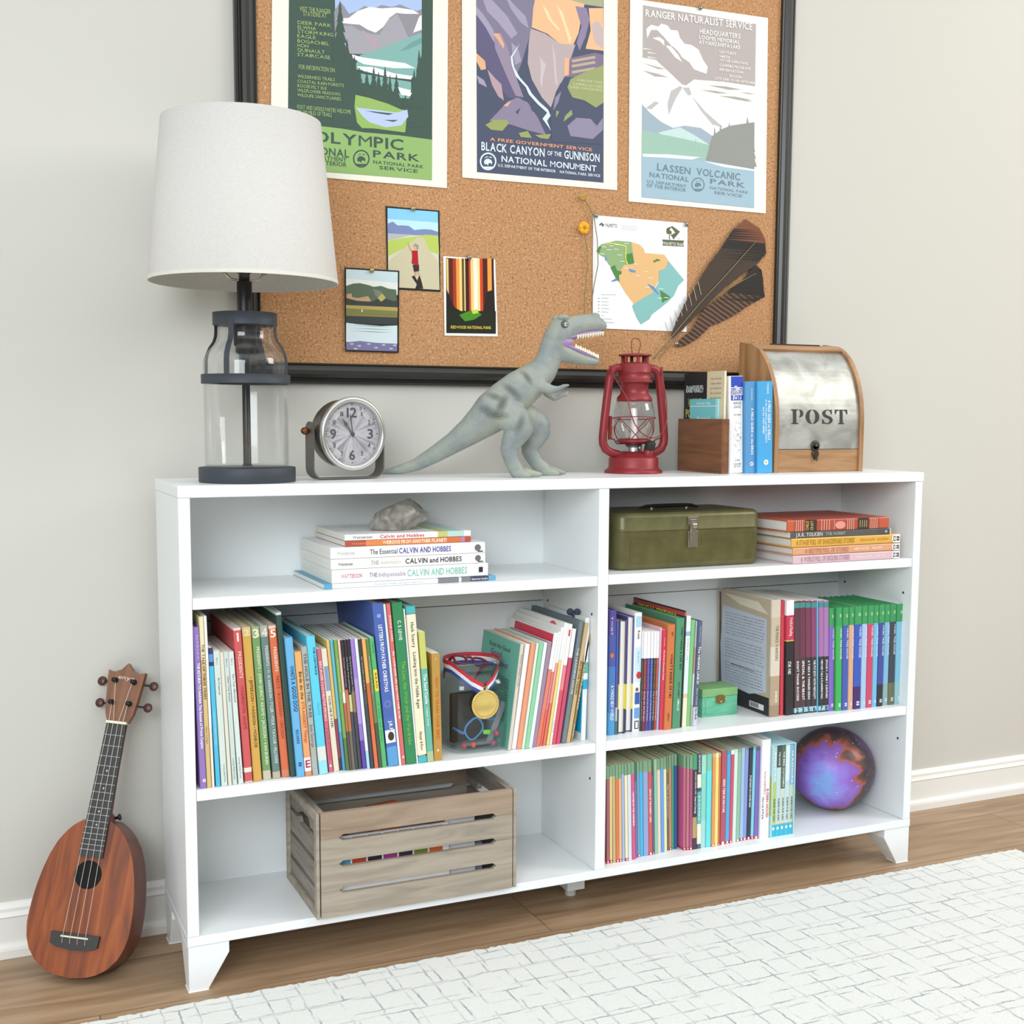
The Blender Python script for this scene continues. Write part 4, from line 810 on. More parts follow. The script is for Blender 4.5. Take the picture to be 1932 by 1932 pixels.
MB().lathe([(.0735, .164), (.0735, .179), (.0706, .179), (.0706, .164), (.0735, .164)], iron, 64).build('band', LP)
MB().lathe([(.053, .2605), (.053, .281), (.0135, .2825)], iron, 56).build('neck_cap', LP)
sp = [(.0535, .268), (.0535, .250), (.0545, .242), (.0575, .234), (.0645, .225), (.0705, .213), (.0725, .203), (.073, .175)]
for a in (-127, -37, 53, 143):
    ca, sa = math.cos(R(a)), math.sin(R(a)); mb = MB(); vs = []
    for r, z in sp:
        for t, dr in ((-.0045, 0), (.0045, 0), (.0045, .0016), (-.0045, .0016)):
            vs.append((ca*(r+dr-.0012)-sa*t, sa*(r+dr-.0012)+ca*t, z))
    fs = [(j*4+i, j*4+(i+1) % 4, j*4+4+(i+1) % 4, j*4+4+i) for j in range(len(sp)-1) for i in range(4)]
    mb.add(vs, fs, iron); mb.build('strap', LP)
MB().lathe([(.009, .0276), (.0066, .030), (.0066, .205), (.009, .212), (.0165, .216), (.0165, .226), (.019, .228), (.019, .2606)], ironb, 32).build('inner_rod', LP)
MB().lathe([(.0125, .2826), (.0125, .331), (.0115, .333), (1e-5, .333)], ironb, 32).build('pole', LP)
MB().lathe([(.009, .333), (.009, .345), (.014, .348), (.016, .353), (.016, .385), (1e-5, .386)], M('#141414', .3), 28).build('socket', LP)
chrome = M('#c9c4b4', .25, .9)
mb = MB(); hp = [(.011, 0, .3345), (.022, 0, .336), (.030, 0, .343), (.034, 0, .353), (.035, 0, .40), (.028, 0, .47), (.012, 0, .508), (0, 0, .512)]
for s in (1, -1): mb.tube([(s*x, y, z) for x, y, z in hp], .0022, chrome, 8)
for s in (1, -1): mb.lathe([(.0032, .345), (.0032, .36)], chrome, 10, (s*.0342, 0, 0))
mb.build('harp', LP)
MB().lathe([(.0135, .386), (.030, .42), (.030, .44), (.018, .466), (1e-5, .47)], M('#f2efe6', .3), 24).build('light_bulb', LP)
shade_m = ramp_mat('linen_shade', [(.3, '#cbc8c2'), (.7, '#d8d5cf')], (90, 90, 900), 2, 2, .9, 0, .08, spec=.1)
mb = MB(); mb.lathe([(.155, .331), (.1294, .591), (.1274, .591), (.153, .3315), (.155, .331)], shade_m, 96); sh = mb.build('shade', LP)
MB().lathe([(.1553, .3305), (.1548, .3365), (.1532, .3365), (.1533, .3305), (.1553, .3305)], M('#d8d4c8', .9), 96).build('shade_trim', sh)
mb = MB()
for a in (20, 140, 260): mb.tube([(.004*math.cos(R(a)), .004*math.sin(R(a)), .512), (.126*math.cos(R(a)), .126*math.sin(R(a)), .584)], .0016, chrome, 6)
mb.lathe([(.006, .509), (.006, .522), (1e-5, .524)], chrome, 12); mb.build('shade_spider', sh)
# ------------------------------------------------------------------ clock
CK = thing('table_clock', 'round gunmetal desk clock in a strap stand, dinosaur tail behind it', 'clock', (.308, .118, TOP), (0, 0, R(13)))
gun = M('#77726a', .32, .75, var=.05, scale=40); silver = M('#d2d2cc', .28, .85, var=.02); bronze = M('#7a5030', .4, .7); taupe = M('#6c665e', .5, .3)
CZ = .0790
mb = MB(); mb.lathe([(1e-5, .028), (.052, .028), (.0565, .024), (.0585, .018), (.0585, -.022), (.0575, -.022), (.0575, -.0188), (1e-5, -.0188)], gun, 64, (0, 0, CZ), ax=(0, 1, 0)); mb.build('case', CK)
mb = MB(); mb.lathe([(.0585, -.0175), (.0600, -.018), (.0635, -.021), (.0640, -.0255), (.0615, -.0295), (.0570, -.0300), (.0545, -.0270), (.0535, -.0180), (.0585, -.0175)], silver, 72, (0, 0, CZ), ax=(0, 1, 0)); mb.build('bezel', CK)
face = M('#e4e2e6', .5, var=.02); ink = M('#4a4a4c', .5, var=0)
mb = MB(); mb.lathe([(.0548, -.0195), (1e-5, -.0195)], face, 64, (0, 0, CZ), False, (0, 1, 0))
yd = -.0198
for n in range(1, 13):
    a = R(90-30*n); big = n % 3 == 0; h = .0165 if big else .0075; rr = .0365 if big else .0395
    cx, cz = rr*math.cos(a), rr*math.sin(a)
    wd = {12: .020, 3: .0115, 6: .0115, 9: .0115}.get(n, .0058 if n >= 10 else .0044 if n > 1 else .002)
    mb.text(str(n), (cx, yd, CZ+cz-h/2), (1, 0, 0), (0, 0, 1), h, ink, wd, 1, True)
for n in range(60):
    a = R(6*n); l, wd = (.0022, .0011) if n % 5 == 0 else (.0014, .0003)
    c, s_ = math.cos(a), math.sin(a); r0 = .0490
    pts = [(r0*c-s_*wd, r0*s_+c*wd), ((r0+l)*c-s_*wd, (r0+l)*s_+c*wd), ((r0+l)*c+s_*wd, (r0+l)*s_-c*wd), (r0*c+s_*wd, r0*s_-c*wd)]
    mb.poly([(x, yd, CZ+z) for x, z in pts], ink)
DIAL = mb.build('dial', CK)
def hand(name, ang, L, y, spade):
    a = R(90-ang); c, s_ = math.cos(a), math.sin(a)
    prof = [(-.006, -.0008), (L*.5, -.0009), (L*.62, -.0030 if spade else -.0011), (L*.74, -.0016), (L, -.0002), (L, .0002), (L*.74, .0016), (L*.62, .0030 if spade else .0011), (L*.5, .0009), (-.006, .0008)]
    mb = MB(); mb.prism([(u*c-v*s_, u*s_+v*c+CZ) for u, v in prof], y, y+.0005, ink, 'y'); mb.lathe([(.0034, -y-.0006), (.0034, -y+.0006), (1e-5, -y+.0007)], ink, 20, (0, 0, CZ), ax=(0, -1, 0)); return mb.build(name, DIAL)
hand('hour_hand', 324, .033, -.0214, True); hand('minute_hand', 352, .035, -.0225, False)
# strap stand: a flat U with rounded lower corners, plus bronze knobs
out = [(-.0705, .086)]+[(x, z) for x, z in arc(-.0505, .0212, .020, 180, 270, 8)]+[(x, z) for x, z in arc(.0505, .0212, .020, 270, 360, 8)]+[(.0705, .086)]
inn = [(.0682, .086)]+[(x, z) for x, z in arc(.0505, .0212, .0177, 360, 270, 8)]+[(x, z) for x, z in arc(-.0505, .0212, .0177, 270, 180, 8)]+[(-.0682, .086)]
lug_l = [(-.0705, .086), (-.0705, .0861)]
mb = MB(); mb.prism(out+inn, -.011, .017, taupe, 'y')
for s in (-1, 1): mb.lathe([(.014, 0), (.014, .0023), (1e-5, .0023)], taupe, 28, (s*.0694-.00115, .003, .086), ax=(1, 0, 0))
mb.build('stand', CK)
for s in (-1, 1):
    mb = MB()
    if s > 0: mb.lathe([(.0035, -.010), (.0035, .001), (.0048, .0015), (.003, .003), (1e-5, .0032)], bronze, 20, (.0705, .003, .084), ax=(1, 0, 0)); mb.build('knob', CK); continue
    mb.lathe([(.0035, -.010), (.0035, .004), (.006, .0045), (.0066, .008), (.0055, .012), (.003, .0145), (1e-5, .015)], bronze, 20, (s*.0705, .003, .084), ax=(s, 0, 0)); mb.build('knob', CK)
# ------------------------------------------------------------------ toy dinosaur
DN = thing('toy_dinosaur', 'grey green rubber tyrannosaur figurine with open purple mouth, roaring to the right', 'toy dinosaur', (.62, .10, TOP))
DO = Vector((.62, .10, 0))
def dz(p, y): return Vector((p[0]/1000, y, p[1]/1000))-DO
def limb(mb, pts, mat, n=16):   # pts: (x, z, y, r_vertical, r_side)
    P = [dz(p, p[2]) for p in pts]; m = len(P); vs = []; fs = []
    Q = []
    for i in range(m-1):
        for k in range(4):
            t = k/4; Q.append((P[i].lerp(P[i+1], t), pts[i][3]*(1-t)+pts[i+1][3]*t, pts[i][4]*(1-t)+pts[i+1][4]*t))
    Q.append((P[-1], pts[-1][3], pts[-1][4])); m = len(Q)
    for i in range(m):
        t = (Q[min(i+1, m-1)][0]-Q[max(i-1, 0)][0]).normalized(); sd = Vector((0, 1, 0))
        sd = (sd-t*sd.dot(t)).normalized(); u = t.cross(sd)
        for k in range(n):
            a = 2*math.pi*k/n; vs.append(Q[i][0]+u*(math.cos(a)*Q[i][1]/1000)+sd*(math.sin(a)*Q[i][2]/1000))
    for i in range(m-1):
        for k in range(n): fs.append((i*n+k, i*n+(k+1) % n, (i+1)*n+(k+1) % n, (i+1)*n+k))
    mb.add(vs, fs, mat, True); mb.add(vs[:n], [tuple(range(n))[::-1]], mat); mb.add(vs[-n:], [tuple(range(n))], mat)
    for q, e in ((Q[0], 1), (Q[-1], 1)):
        mb.ball(q[0], min(q[1], q[2])/1000*.98, mat, 12)
m_, nt, b = newmat('dinosaur_skin'); tc = nt.nodes.new('ShaderNodeTexCoord'); n1 = nt.nodes.new('ShaderNodeTexNoise'); n1.inputs['Scale'].default_value = 18; n1.inputs['Detail'].default_value = 6
nt.links.new(tc.outputs['Object'], n1.inputs[0]); cr = nt.nodes.new('ShaderNodeValToRGB'); e = cr.color_ramp.elements; e[0].position = .3; e[0].color = lin('#7c858a'); e[1].position = .7; e[1].color = lin('#a3a692'); x = e.new(.5); x.color = lin('#949b94'); nt.links.new(n1.outputs['Fac'], cr.inputs[0])
col = cr.outputs[0]
# soft dark blotches printed on flank and shoulder
for px_, pz_, ang, lx, lz in ((.570, .146, -25, .0125, .0055), (.582, .131, 60, .015, .006), (.555, .1215, -30, .013, .0065), (.574, .112, 0, .014, .006), (.602, .156, -45, .016, .006), (.6335, .182, -60, .013, .005), (.612, .098, 70, .016, .006)):
    mp = nt.nodes.new('ShaderNodeMapping'); mp.vector_type = 'TEXTURE'; mp.inputs['Location'].default_value = (px_-.62, -.032, pz_); mp.inputs['Rotation'].default_value = (0, R(-ang), 0); mp.inputs['Scale'].default_value = (lx*1.75, .034, lz*1.75)
    nt.links.new(tc.outputs['Object'], mp.inputs[0]); gr = nt.nodes.new('ShaderNodeTexGradient'); gr.gradient_type = 'SPHERICAL'; nt.links.new(mp.outputs[0], gr.inputs[0])
    k = nt.nodes.new('ShaderNodeMapRange'); k.inputs[2].default_value = .75; k.inputs[4].default_value = .8; nt.links.new(gr.outputs['Fac'], k.inputs[0])
    mx = nt.nodes.new('ShaderNodeMix'); mx.data_type = 'RGBA'; mx.inputs[7].default_value = lin('#4c544c'); nt.links.new(k.outputs[0], mx.inputs[0]); nt.links.new(col, mx.inputs[6]); col = mx.outputs[2]
nt.links.new(col, b.inputs['Base Color']); b.inputs['Roughness'].default_value = .48
n2 = nt.nodes.new('ShaderNodeTexVoronoi'); n2.inputs['Scale'].default_value = 330; nt.links.new(tc.outputs['Object'], n2.inputs['Vector']); bp = nt.nodes.new('ShaderNodeBump'); bp.inputs['Strength'].default_value = .35; bp.inputs['Distance'].default_value = .0015
nt.links.new(n2.outputs['Distance'], bp.inputs['Height']); nt.links.new(bp.outputs[0], b.inputs['Normal']); skin = m_
mb = MB()
limb(mb, [(396, 8, .186, 4, 4), (427, 12, .180, 9, 8), (455, 22, .165, 12, 11), (484, 41, .147, 16, 14), (514, 63, .128, 20, 17), (540, 84, .114, 26, 21), (562, 103, .105, 33, 26), (577, 117, .10, 38, 30), (602, 138, .10, 37, 32), (630, 158, .10, 36, 31), (657, 176, .10, 32, 27), (678, 194, .10, 26, 22), (689, 214, .10, 24, 19), (697, 236, .10, 25, 20), (706, 250, .10, 24, 21)], skin, 20)
limb(mb, [(700, 253, .10, 22, 22), (715, 267, .10, 28, 24), (735, 274, .10, 21, 20), (760, 281, .10, 18.5, 17), (782, 283, .10, 17.5, 16), (796, 279, .10, 13, 13)], skin)     # upper jaw
limb(mb, [(700, 238, .10, 20, 20), (717, 228, .10, 19, 19), (740, 221, .10, 14, 17), (765, 215, .10, 10.5, 15), (788, 212.5, .10, 7.5, 10)], skin)        # lower jaw
for s, yy in ((-1, .073), (1, .127)):
    if s < 0: pts = [(592, 121), (612, 102), (620, 89), (605, 68), (597, 52), (604, 29), (613, 13)]; toes = [((610, 9), (640, 7), (661, 5)), ((610, 9), (622, 6), (632, 4)), ((611, 10), (640, 10), (655, 6))]
    else: pts = [(650, 121), (678, 92), (681, 84), (667, 60), (664, 46), (680, 23), (694, 12)]; toes = [((692, 10), (715, 8), (737, 5)), ((690, 9), (705, 6), (716, 4)), ((692, 10), (712, 10), (728, 6))]
    rv = (31, 29, 26, 21, 16, 14, 14); rs = (20, 20, 19, 16, 13, 13, 15)
    if s > 0: pts = [(627, 118)]+pts[1:]
    limb(mb, [(p[0], p[1], yy if i else .10+s*.016, rv[i], rs[i]) for i, p in enumerate(pts)], skin, 14)
    for i, tp in enumerate(toes):
        dy = (0, -.012, .011)[i]
        limb(mb, [(p[0], p[1], yy+dy*(.4, 1, 1.25)[j], (11, 8.5, 4.5)[j], (9.5, 8, 5)[j]) for j, p in enumerate(tp)], skin, 10)
limb(mb, [(655, 168, .080, 13, 9), (679, 159, .068, 9, 7), (690, 160, .062, 5.5, 5), (702, 166, .060, 4, 4), (709, 167, .058, 3, 3)], skin, 10)
limb(mb, [(680, 172, .122, 9, 8), (701, 153, .130, 7, 6), (718, 144, .132, 6, 5), (733, 150, .131, 4.5, 4.5), (743, 156, .129, 3, 3)], skin, 10)
limb(mb, [(733, 150, .131, 3.5, 3.5), (743, 150, .127, 2.5, 2.5)], skin, 8)
# brow and nostril bumps
mb.ball(dz((712, 291), .086), .0085, skin, 12, 1.5, .9, .7); mb.ball(dz((712, 291), .114), .0085, skin, 12, 1.4, .8, .7); mb.ball(dz((784, 298), .10), .009, skin, 12, 1.2, 1, .6)
mb.build('body', DN, mods=[('remesh', .0021), ('smooth', 6)])
pur = M('#a084b4', .5, var=.08, scale=120)
mb = MB()
limb(mb, [(700, 243, .10, 9, 19), (717, 246, .10, 15, 22.5), (730, 248, .10, 9, 18.5)], pur, 14)
limb(mb, [(722, 254, .10, 5, 18.5), (745, 260, .10, 5.5, 17), (770, 265, .10, 5, 15.5), (792, 268, .10, 4, 11.5)], pur, 14)
limb(mb, [(722, 240, .10, 6, 18.5), (742, 233, .10, 5, 16.5), (764, 224.5, .10, 4, 14), (786, 219, .10, 3, 8.5)], pur, 14)
MOUTH = mb.build('mouth', DN)
mb = MB(); limb(mb, [(718, 241, .10, 4, 8), (742, 236, .10, 3.5, 8), (760, 229, .10, 2.5, 6)], M('#8a6ca0', .45), 12); mb.build('tongue', MOUTH)
ivory = M('#ece6cc', .35)
def tooth(p, y, l, dn):
    mb = MB(); c = dz(p, y); prof = [(.0026, 0), (.0025, l*.35), (.0017, l*.7), (.0004, l)]
    mb.lathe([(r, z) for r, z in prof], ivory, 8, c, ax=(0, 0, -1 if dn else 1)); mb.build('tooth', MOUTH)
for i in range(11):
    t = i/10; x = 741+t*55; z = 260+t*8.5
    for s in (-1, 1): tooth((x, z), .10+s*(.0164-.0042*t*t-.002*t), .0072 if i % 2 else .0086, True)
    x = 738+t*49; z = 236-t*17
    for s in (-1, 1): tooth((x, z), .10+s*(.0150-.0062*t*t-.0005*t), .0070 if i % 2 else .0082, False)
for s in (-1, 1):
    mb = MB(); mb.ball(dz((711, 278), .10+s*.0215), .0075, M('#565e56', .4), 16, 1, .7, 1); mb.ball(dz((711.5, 277.3), .10+s*.0258), .0040, M('#c8c8bc', .3), 14, 1, .6, 1); mb.ball(dz((712, 277.4), .10+s*.0276), .0018, M('#161616', .2), 10, 1, .6, 1); mb.build('eye', DN)
# ------------------------------------------------------------------ red lantern
LN = thing('hurricane_lantern', 'dark red metal hurricane lantern with a clear globe, right of the dinosaur', 'lantern', (.909, .165, TOP))
red = M('#8e2c30', .42, .15, var=.06, scale=80); k = .163/1000
def q(px_, py_): return ((px_-640)*k, (1740-py_)*k)
TANK = MB().lathe([(.0565, 0), (.0575, .0012), (.0570, .0045), (.0535, .0075), (.0500, .0100), (.0490, .0125), (.0488, .0290), (.0470, .0315), (.0455, .0320), (.0380, .0360), (.0290, .0405), (.0255, .0425), (1e-5, .0425)], red, 64).build('fuel_tank', LN)
MB().lathe([(.0165, .0425), (.0165, .0570), (.0140, .058)], M('#c4c8c8', .25, .9), 32).build('burner', LN)
MB().lathe([(.010, .0572), (.026, .0580), (.0345, .0615), (.0350, .0640), (.0330, .0650), (.0285, .0680), (1e-5, .0680)], red, 48).build('globe_plate', LN)
MB().lathe([(.0275, .0682), (.0340, .0790), (.0390, .0930), (.0410, .1070), (.0400, .1220), (.0370, .1350), (.0345, .1425), (.0335, .1425), (.0358, .1345), (.0388, .1215), (.0398, .1070), (.0378, .0935), (.0328, .0800), (.0265, .0690)], glass('globe_glass', amount=.11), 64, caps=False).build('globe', LN)
MB().lathe([(.0075, .068), (.0075, .073), (.0062, .074), (.0062, .128), (.0050, .1285), (1e-5, .129)], M('#f4f2ec', .4), 20).build('candle_tube', LN)
MB().lathe([(.0335, .1405), (.0345, .1405), (.0350, .1440), (.0335, .1490), (.0285, .1545), (.0272, .1570), (.0272, .1770), (.0355, .1775), (.0360, .1795), (.0340, .1812), (.0318, .1815), (.0318, .1960), (.0326, .1970), (.0318, .1980), (.0318, .2130), (.0300, .2140), (.0262, .2150), (.0262, .2160), (.0240, .2160), (.0240, .210), (1e-5, .2090)], red, 56).build('chimney', LN)
mb = MB()
for a in range(0, 360, 60):
    c, s = math.cos(R(a+15)), math.sin(R(a+15)); mb.tube([(.0246*c, .0246*s, .215), (.0246*c, .0246*s, .2295)], .0034, red, 8)
mb.lathe([(.0315, .2285), (.0325, .2300), (.0310, .2318), (.0120, .2345), (1e-5, .2350)], red, 48); mb.build('vent_cap', LN)
lp = [(-.006, 0, .234), (-.0075, 0, .240), (-.0085, 0, .250), (-.0075, 0, .2595), (-.004, 0, .2630), (0, 0, .2640), (.005, 0, .2630), (.0105, 0, .2590), (.0125, 0, .250), (.0095, 0, .240), (.008, 0, .234)]
MB().tube(lp, .0009, red, 8).build('lift_ring', LN)
for s in (-1, 1):
    pts = [(s*.028, 0, .2045), (s*.040, 0, .2055), (s*.048, 0, .2025), (s*.053, 0, .1955), (s*.0555, 0, .186), (s*.0605, 0, .150), (s*.0660, 0, .105), (s*.0695, 0, .070), (s*.0685, 0, .058), (s*.063, 0, .0475), (s*.053, 0, .0415), (s*.040, 0, .0375), (s*.033, 0, .0365)]
    sm = []
    for i in range(len(pts)-1):
        for t in range(3): sm.append(Vector(pts[i]).lerp(Vector(pts[i+1]), t/3))
    sm.append(Vector(pts[-1]))
    MB().tube(sm, [.0070]+[.0082]*(len(sm)-2)+[.0075], red, 16).build('side_tube', LN)
    mb = MB(); mb.tube([(s*.0575, -.006, .192), (s*.0600, -.006, .200), (s*.0590, -.006, .208), (s*.0560, -.006, .2085), (s*.0550, -.006, .200), (s*.0550, -.006, .193)], .0014, red, 8); mb.lathe([(.0045, 0), (.0045, .010)], red, 12, (s*.0560, -.008, .1935), ax=(0, 1, 0)); mb.build('bail_ear', LN)
MB().tube([(-.0565, -.008, .2035), (-.0555, -.014, .190), (-.049, -.030, .168), (-.040, -.043, .145), (-.0345, -.050, .112), (-.028, -.053, .095), (-.016, -.056, .080), (0, -.057, .0715), (.012, -.057, .0695), (.026, -.056, .074), (.038, -.053, .088), (.046, -.048, .106), (.052, -.036, .140), (.056, -.018, .172), (.0565, -.008, .2035)], .0011, red, 8).build('bail_handle', LN)
mb = MB(); ring = [(.0425*math.cos(R(a)), .0425*math.sin(R(a)), .108+.003*math.sin(R(a+200))) for a in range(0, 360, 12)]
mb.tube(ring, .0009, red, 6, True)
for a0 in (200, 290, 20, 110):
    for sgn in (1, -1):
        pth = [((.0425-.010*t*t)*math.cos(R(a0+sgn*58*t)), (.0425-.010*t*t)*math.sin(R(a0+sgn*58*t)), .108-.041*t) for t in [i/8 for i in range(9)]]
        mb.tube(pth, .0009, red, 6)
mb.build('wire_guard', LN)
MB().box(-.0560, -.0510, -.004, .004, .066, .112, red).build('lift_lever', LN)
MB().tube([(-.053, -.0042, .095), (-.049, -.005, .09), (-.049, -.005, .078), (-.053, -.0042, .072)], .001, brass, 6).build('lever_spring', LN)
for pth in ([(-.052, 0, .068), (-.044, 0, .066), (-.040, 0, .060), (-.036, 0, .0575), (-.017, 0, .058)], [(.060, 0, .068), (.052, 0, .0665), (.044, 0, .061), (.036, 0, .0575), (.020, 0, .058)]):
    MB().tube(pth, .0012, M('#3c2020', .5), 6).build('support_wire', LN)
mb = MB(); mb.lathe([(.0115, -.004), (.0105, .006), (.009, .008)], red, 28, (.016, -.030, .040), ax=(.05, -.35, 1)); mb.build('filler_neck', TANK)
mb = MB(); mb.lathe([(.0098, 0), (.0105, .002), (.0100, .013), (.0085, .0155), (1e-5, .016)], M('#26241f', .6), 28, (.0165, -.0325, .0475), ax=(.05, -.35, 1)); mb.build('filler_cap', TANK)
# ------------------------------------------------------------------ card box and its contents
brownw = wood('brown_box_wood', '#6a4228', '#7c5034', '#8c5c3c', 'y', .45, 1.3, .08)
BX = thing('card_box', 'open brown wooden card box left of the white hardcover', 'box', (1.060, .157, TOP))
mb = MB(); wl, wr, yn, yf, hh = -.0095, .0070, -.089, .072, .107
mb.box(wl, wr, yn, yf, 0, .004, brownw); mb.box(wl, wl+.0028, yn, yf, .004, hh, brownw); mb.box(wr-.0028, wr, yn, yf, .004, hh, brownw); mb.box(wl+.0028, wr-.0028, yn, yn+.004, .004, hh, brownw); mb.box(wl+.0028, wr-.0028, yf-.004, yf, .004, hh, brownw)
mb.build('box_body', BX, mods=[('bevel', .0008, 2)])
t = thing('playing_card_case', 'small turquoise card case standing in the brown card box', 'card case', (1.0560, .15, TOP+.0345), (0, 0, 0))
tq = M('#74c8cc', .4); tq2 = M('#a8e0e0', .4); wt = M('#e8f6f4', .5, var=0)
mb = MB(); mb.box(-.0026, .0023, -.060, .040, 0, .112, tq)
mb.box(-.00275, .0023, -.0602, -.053, 0, .1121, tq2); mb.box(-.0028, .0023, -.0601, .0401, .097, .0985, wt)
for s_, z, h, L in (('Memorized', .069, .0085, .045), ('Epistles', .052, .0085, .038), ('character study', .1015, .005, .05)):
    mb.text(s_, (-.0029, -.010, z), (0, -1, 0), (0, 0, 1), h, wt, L, 1, True)
mb.build('case', t)
t = thing('paperback_book', 'black and cream pocket atlas standing behind the turquoise card case', 'book', (1.0615, .155, TOP+.0042), (0, 0, 0))
kb, cb_ = M('#222428', .5), M('#dccfac', .5); ye = M('#e2c83c', .5, var=0); gy = M('#6c6450', .6, var=0)
mb = MB(); mb.box(-.0027, .0024, -.018, .066, 0, .194, kb); mb.box(-.0027, .0024, -.078, -.018, 0, .1965, cb_)
for s_, z, h, L, m in (('This is the EXCLUSIVE, NEW', .164, .006, .062, wt), ('RAND McNALLY', .156, .0085, .064, wt), ('WORLD', .128, .016, .052, ye), ('POCKET', .106, .016, .060, ye), ('GUIDE', .084, .014, .05, wt)):
    mb.text(s_, (-.00285, .058 if L > .055 else .050, z), (0, -1, 0), (0, 0, 1), h, m, L, 1)
for i in range(5): mb.text(('Look out now', 'it maps where', 'our world to be', 'fits in pocket', 'one road wide')[i], (-.00285, -.030, .180-.0095*i), (0, -1, 0), (0, 0, 1), .0045, gy, .038, 0)
mb.build('cover', t)
MB().box(-.0021, .0018, -.0785, .064, .0005, .1935, M('#e8e0cc', .8)).build('pages', t)
# ------------------------------------------------------------------ mailbox
PB = thing('wooden_mailbox', 'oak and galvanised metal tabletop mailbox stencilled POST, at right end of bookcase', 'mailbox', (1.2945, .078, TOP))
oak = wood('mailbox_oak', '#8a6444', '#a67c54', '#bb9066', 'z', .5, 1, .12); oakx = wood('mailbox_oak_front', '#8a6444', '#a88058', '#bc926a', 'x', .5, 1, .12)
hw = .1115; PD = .130; PH = .262
def curve(z0, y0, y1, z1, n=16): return [(y1-(y1-y0)*math.cos(R(90*i/n)), z0+(z1-z0)*math.sin(R(90*i/n))) for i in range(n+1)]
sidep = [(0, 0), (0, .100)]+curve(.100, 0, .105, PH)[1:]+[(PD, PH+.004), (PD, 0)]
for s in (-1, 1): mb = MB(); x0 = s*hw; mb.prism([(y, z) for y, z in sidep], min(x0, x0-s*.0095), max(x0, x0-s*.0095), oak, 'x'); mb.build('side_panel', PB, mods=[('bevel', .0015, 2)])
iw = hw-.0097
MB().box(-iw, iw, .004, .014, .0, .0455, oakx).build('front_rail', PB, mods=[('bevel', .0012, 2)])
MB().box(-iw, iw, PD-.010, PD-.001, 0, PH, oak).build('back_panel', PB); MB().box(-iw, iw, .014, PD-.010, 0, .008, oakx).build('bottom_panel', PB)
galv = ramp_mat('galvanised_metal', [(.3, '#9a9a92'), (.5, '#b2b2aa'), (.7, '#cacac4')], (1, 1, 1.3), 18, 6, .46, .8, .03, .55)
cv = [(y+.0045, z-.004) for y, z in curve(.100, 0, .105, PH, 24)]
dp = [(.0045, .0472)]+[c for c in cv if c[1] < PH-.014]
inner = [(y+.0016, z-.0012) for y, z in dp]
mb = MB(); mb.prism(dp+inner[::-1], -iw+.0006, iw-.0006, galv, 'x', smooth=False)
ki = M('#34322e', .6, var=.2, scale=200); yy = .0042
def st(polys, x, z, sx, sz):
    for p in polys: mb.poly([(x+u*sx, .0039+.105*(1-math.cos(math.asin(min(.9, max(0, (z+v*sz-.096)/.162))))), z+v*sz) for u, v in p], ki)
def el(cx, cz, rx, rz, a0, a1, t, n=10):
    o_ = [(cx+rx*math.cos(R(a0+(a1-a0)*i/n)), cz+rz*math.sin(R(a0+(a1-a0)*i/n))) for i in range(n+1)]
    i_ = [(cx+(rx-t)*math.cos(R(a0+(a1-a0)*i/n)), cz+(rz-.045)*math.sin(R(a0+(a1-a0)*i/n))) for i in range(n+1)]
    return o_+i_[::-1]
hL = .0295; zb = .0975
LP_ = [[(0, 0), (.5, 0), (.5, .06), (.36, .08), (.36, .92), (.5, .94), (.5, 1), (0, 1), (0, .94), (.12, .92), (.12, .08), (0, .06)], el(.56, .725, .3, .275, -88, 88, .22)]
LO_ = [el(.5, .5, .46, .5, 98, 262, .26, 18), el(.5, .5, .46, .5, -82, 82, .26, 18)]
LS_ = [[(.08, 0), (.14, 0), (.2, .06), (.36, .0), (.60, .01), (.80, .12), (.86, .3), (.74, .48), (.40, .62), (.30, .74), (.36, .88), (.5, .95), (.5, 1), (.28, .96), (.10, .84), (.08, .66), (.22, .5), (.56, .36), (.64, .24), (.56, .1), (.40, .06), (.22, .14), (.14, .33), (.08, .33)], [(.54, 1), (.54, .95), (.68, .86), (.74, .68), (.80, .68), (.80, 1), (.74, 1), (.70, .95)]]
LT_ = [[(.24, 0), (.72, 0), (.72, .06), (.60, .08), (.60, 1), (.36, 1), (.36, .08), (.24, .06)], [(0, 1), (.32, 1), (.32, .94), (.16, .90), (.06, .68), (0, .68)], [(.96, 1), (.64, 1), (.64, .94), (.80, .90), (.90, .68), (.96, .68)]]
for L_, x_, wd in ((LP_, -.0695, .035), (LO_, -.0355, .037), (LS_, .0050, .034), (LT_, .0400, .033)): st(L_, x_, zb, wd, hL)
DOOR = mb.build('door', PB)
topc = [(y, z) for y, z in curve(.100, 0, .105, PH, 24)]
tc_ = [c for c in topc if c[1] > PH-.015]
mb = MB(); mb.prism(tc_+[(PD-.011, PH+.001), (PD-.011, PH-.008)]+[(tc_[0][0]+.004, tc_[0][1]-.006)], -iw, iw, oakx, 'x'); mb.build('top_rail', PB)
MB().box(-.062, .062, .088, .094, PH-.0035, PH+.0004, M('#3a2a1c', .8)).build('letter_slot', PB)
iron2 = M('#4c443c', .45, .7, var=.15, scale=200)
mb = MB(); mb.lathe([(.0105, 0), (.0105, .0022), (.007, .003)], iron2, 24, (-.009, .0045, .0535), ax=(0, -1, 0)); mb.box(-.017, -.001, .0015, .0045, .045, .053, iron2)
mb.lathe([(.0085, 0), (.0085, .0025), (.004, .0045), (1e-5, .005)], iron2, 20, (-.009, .004, .0375), ax=(0, -1, 0)); mb.box(-.0125, -.0055, -.001, .004, .026, .046, iron2)
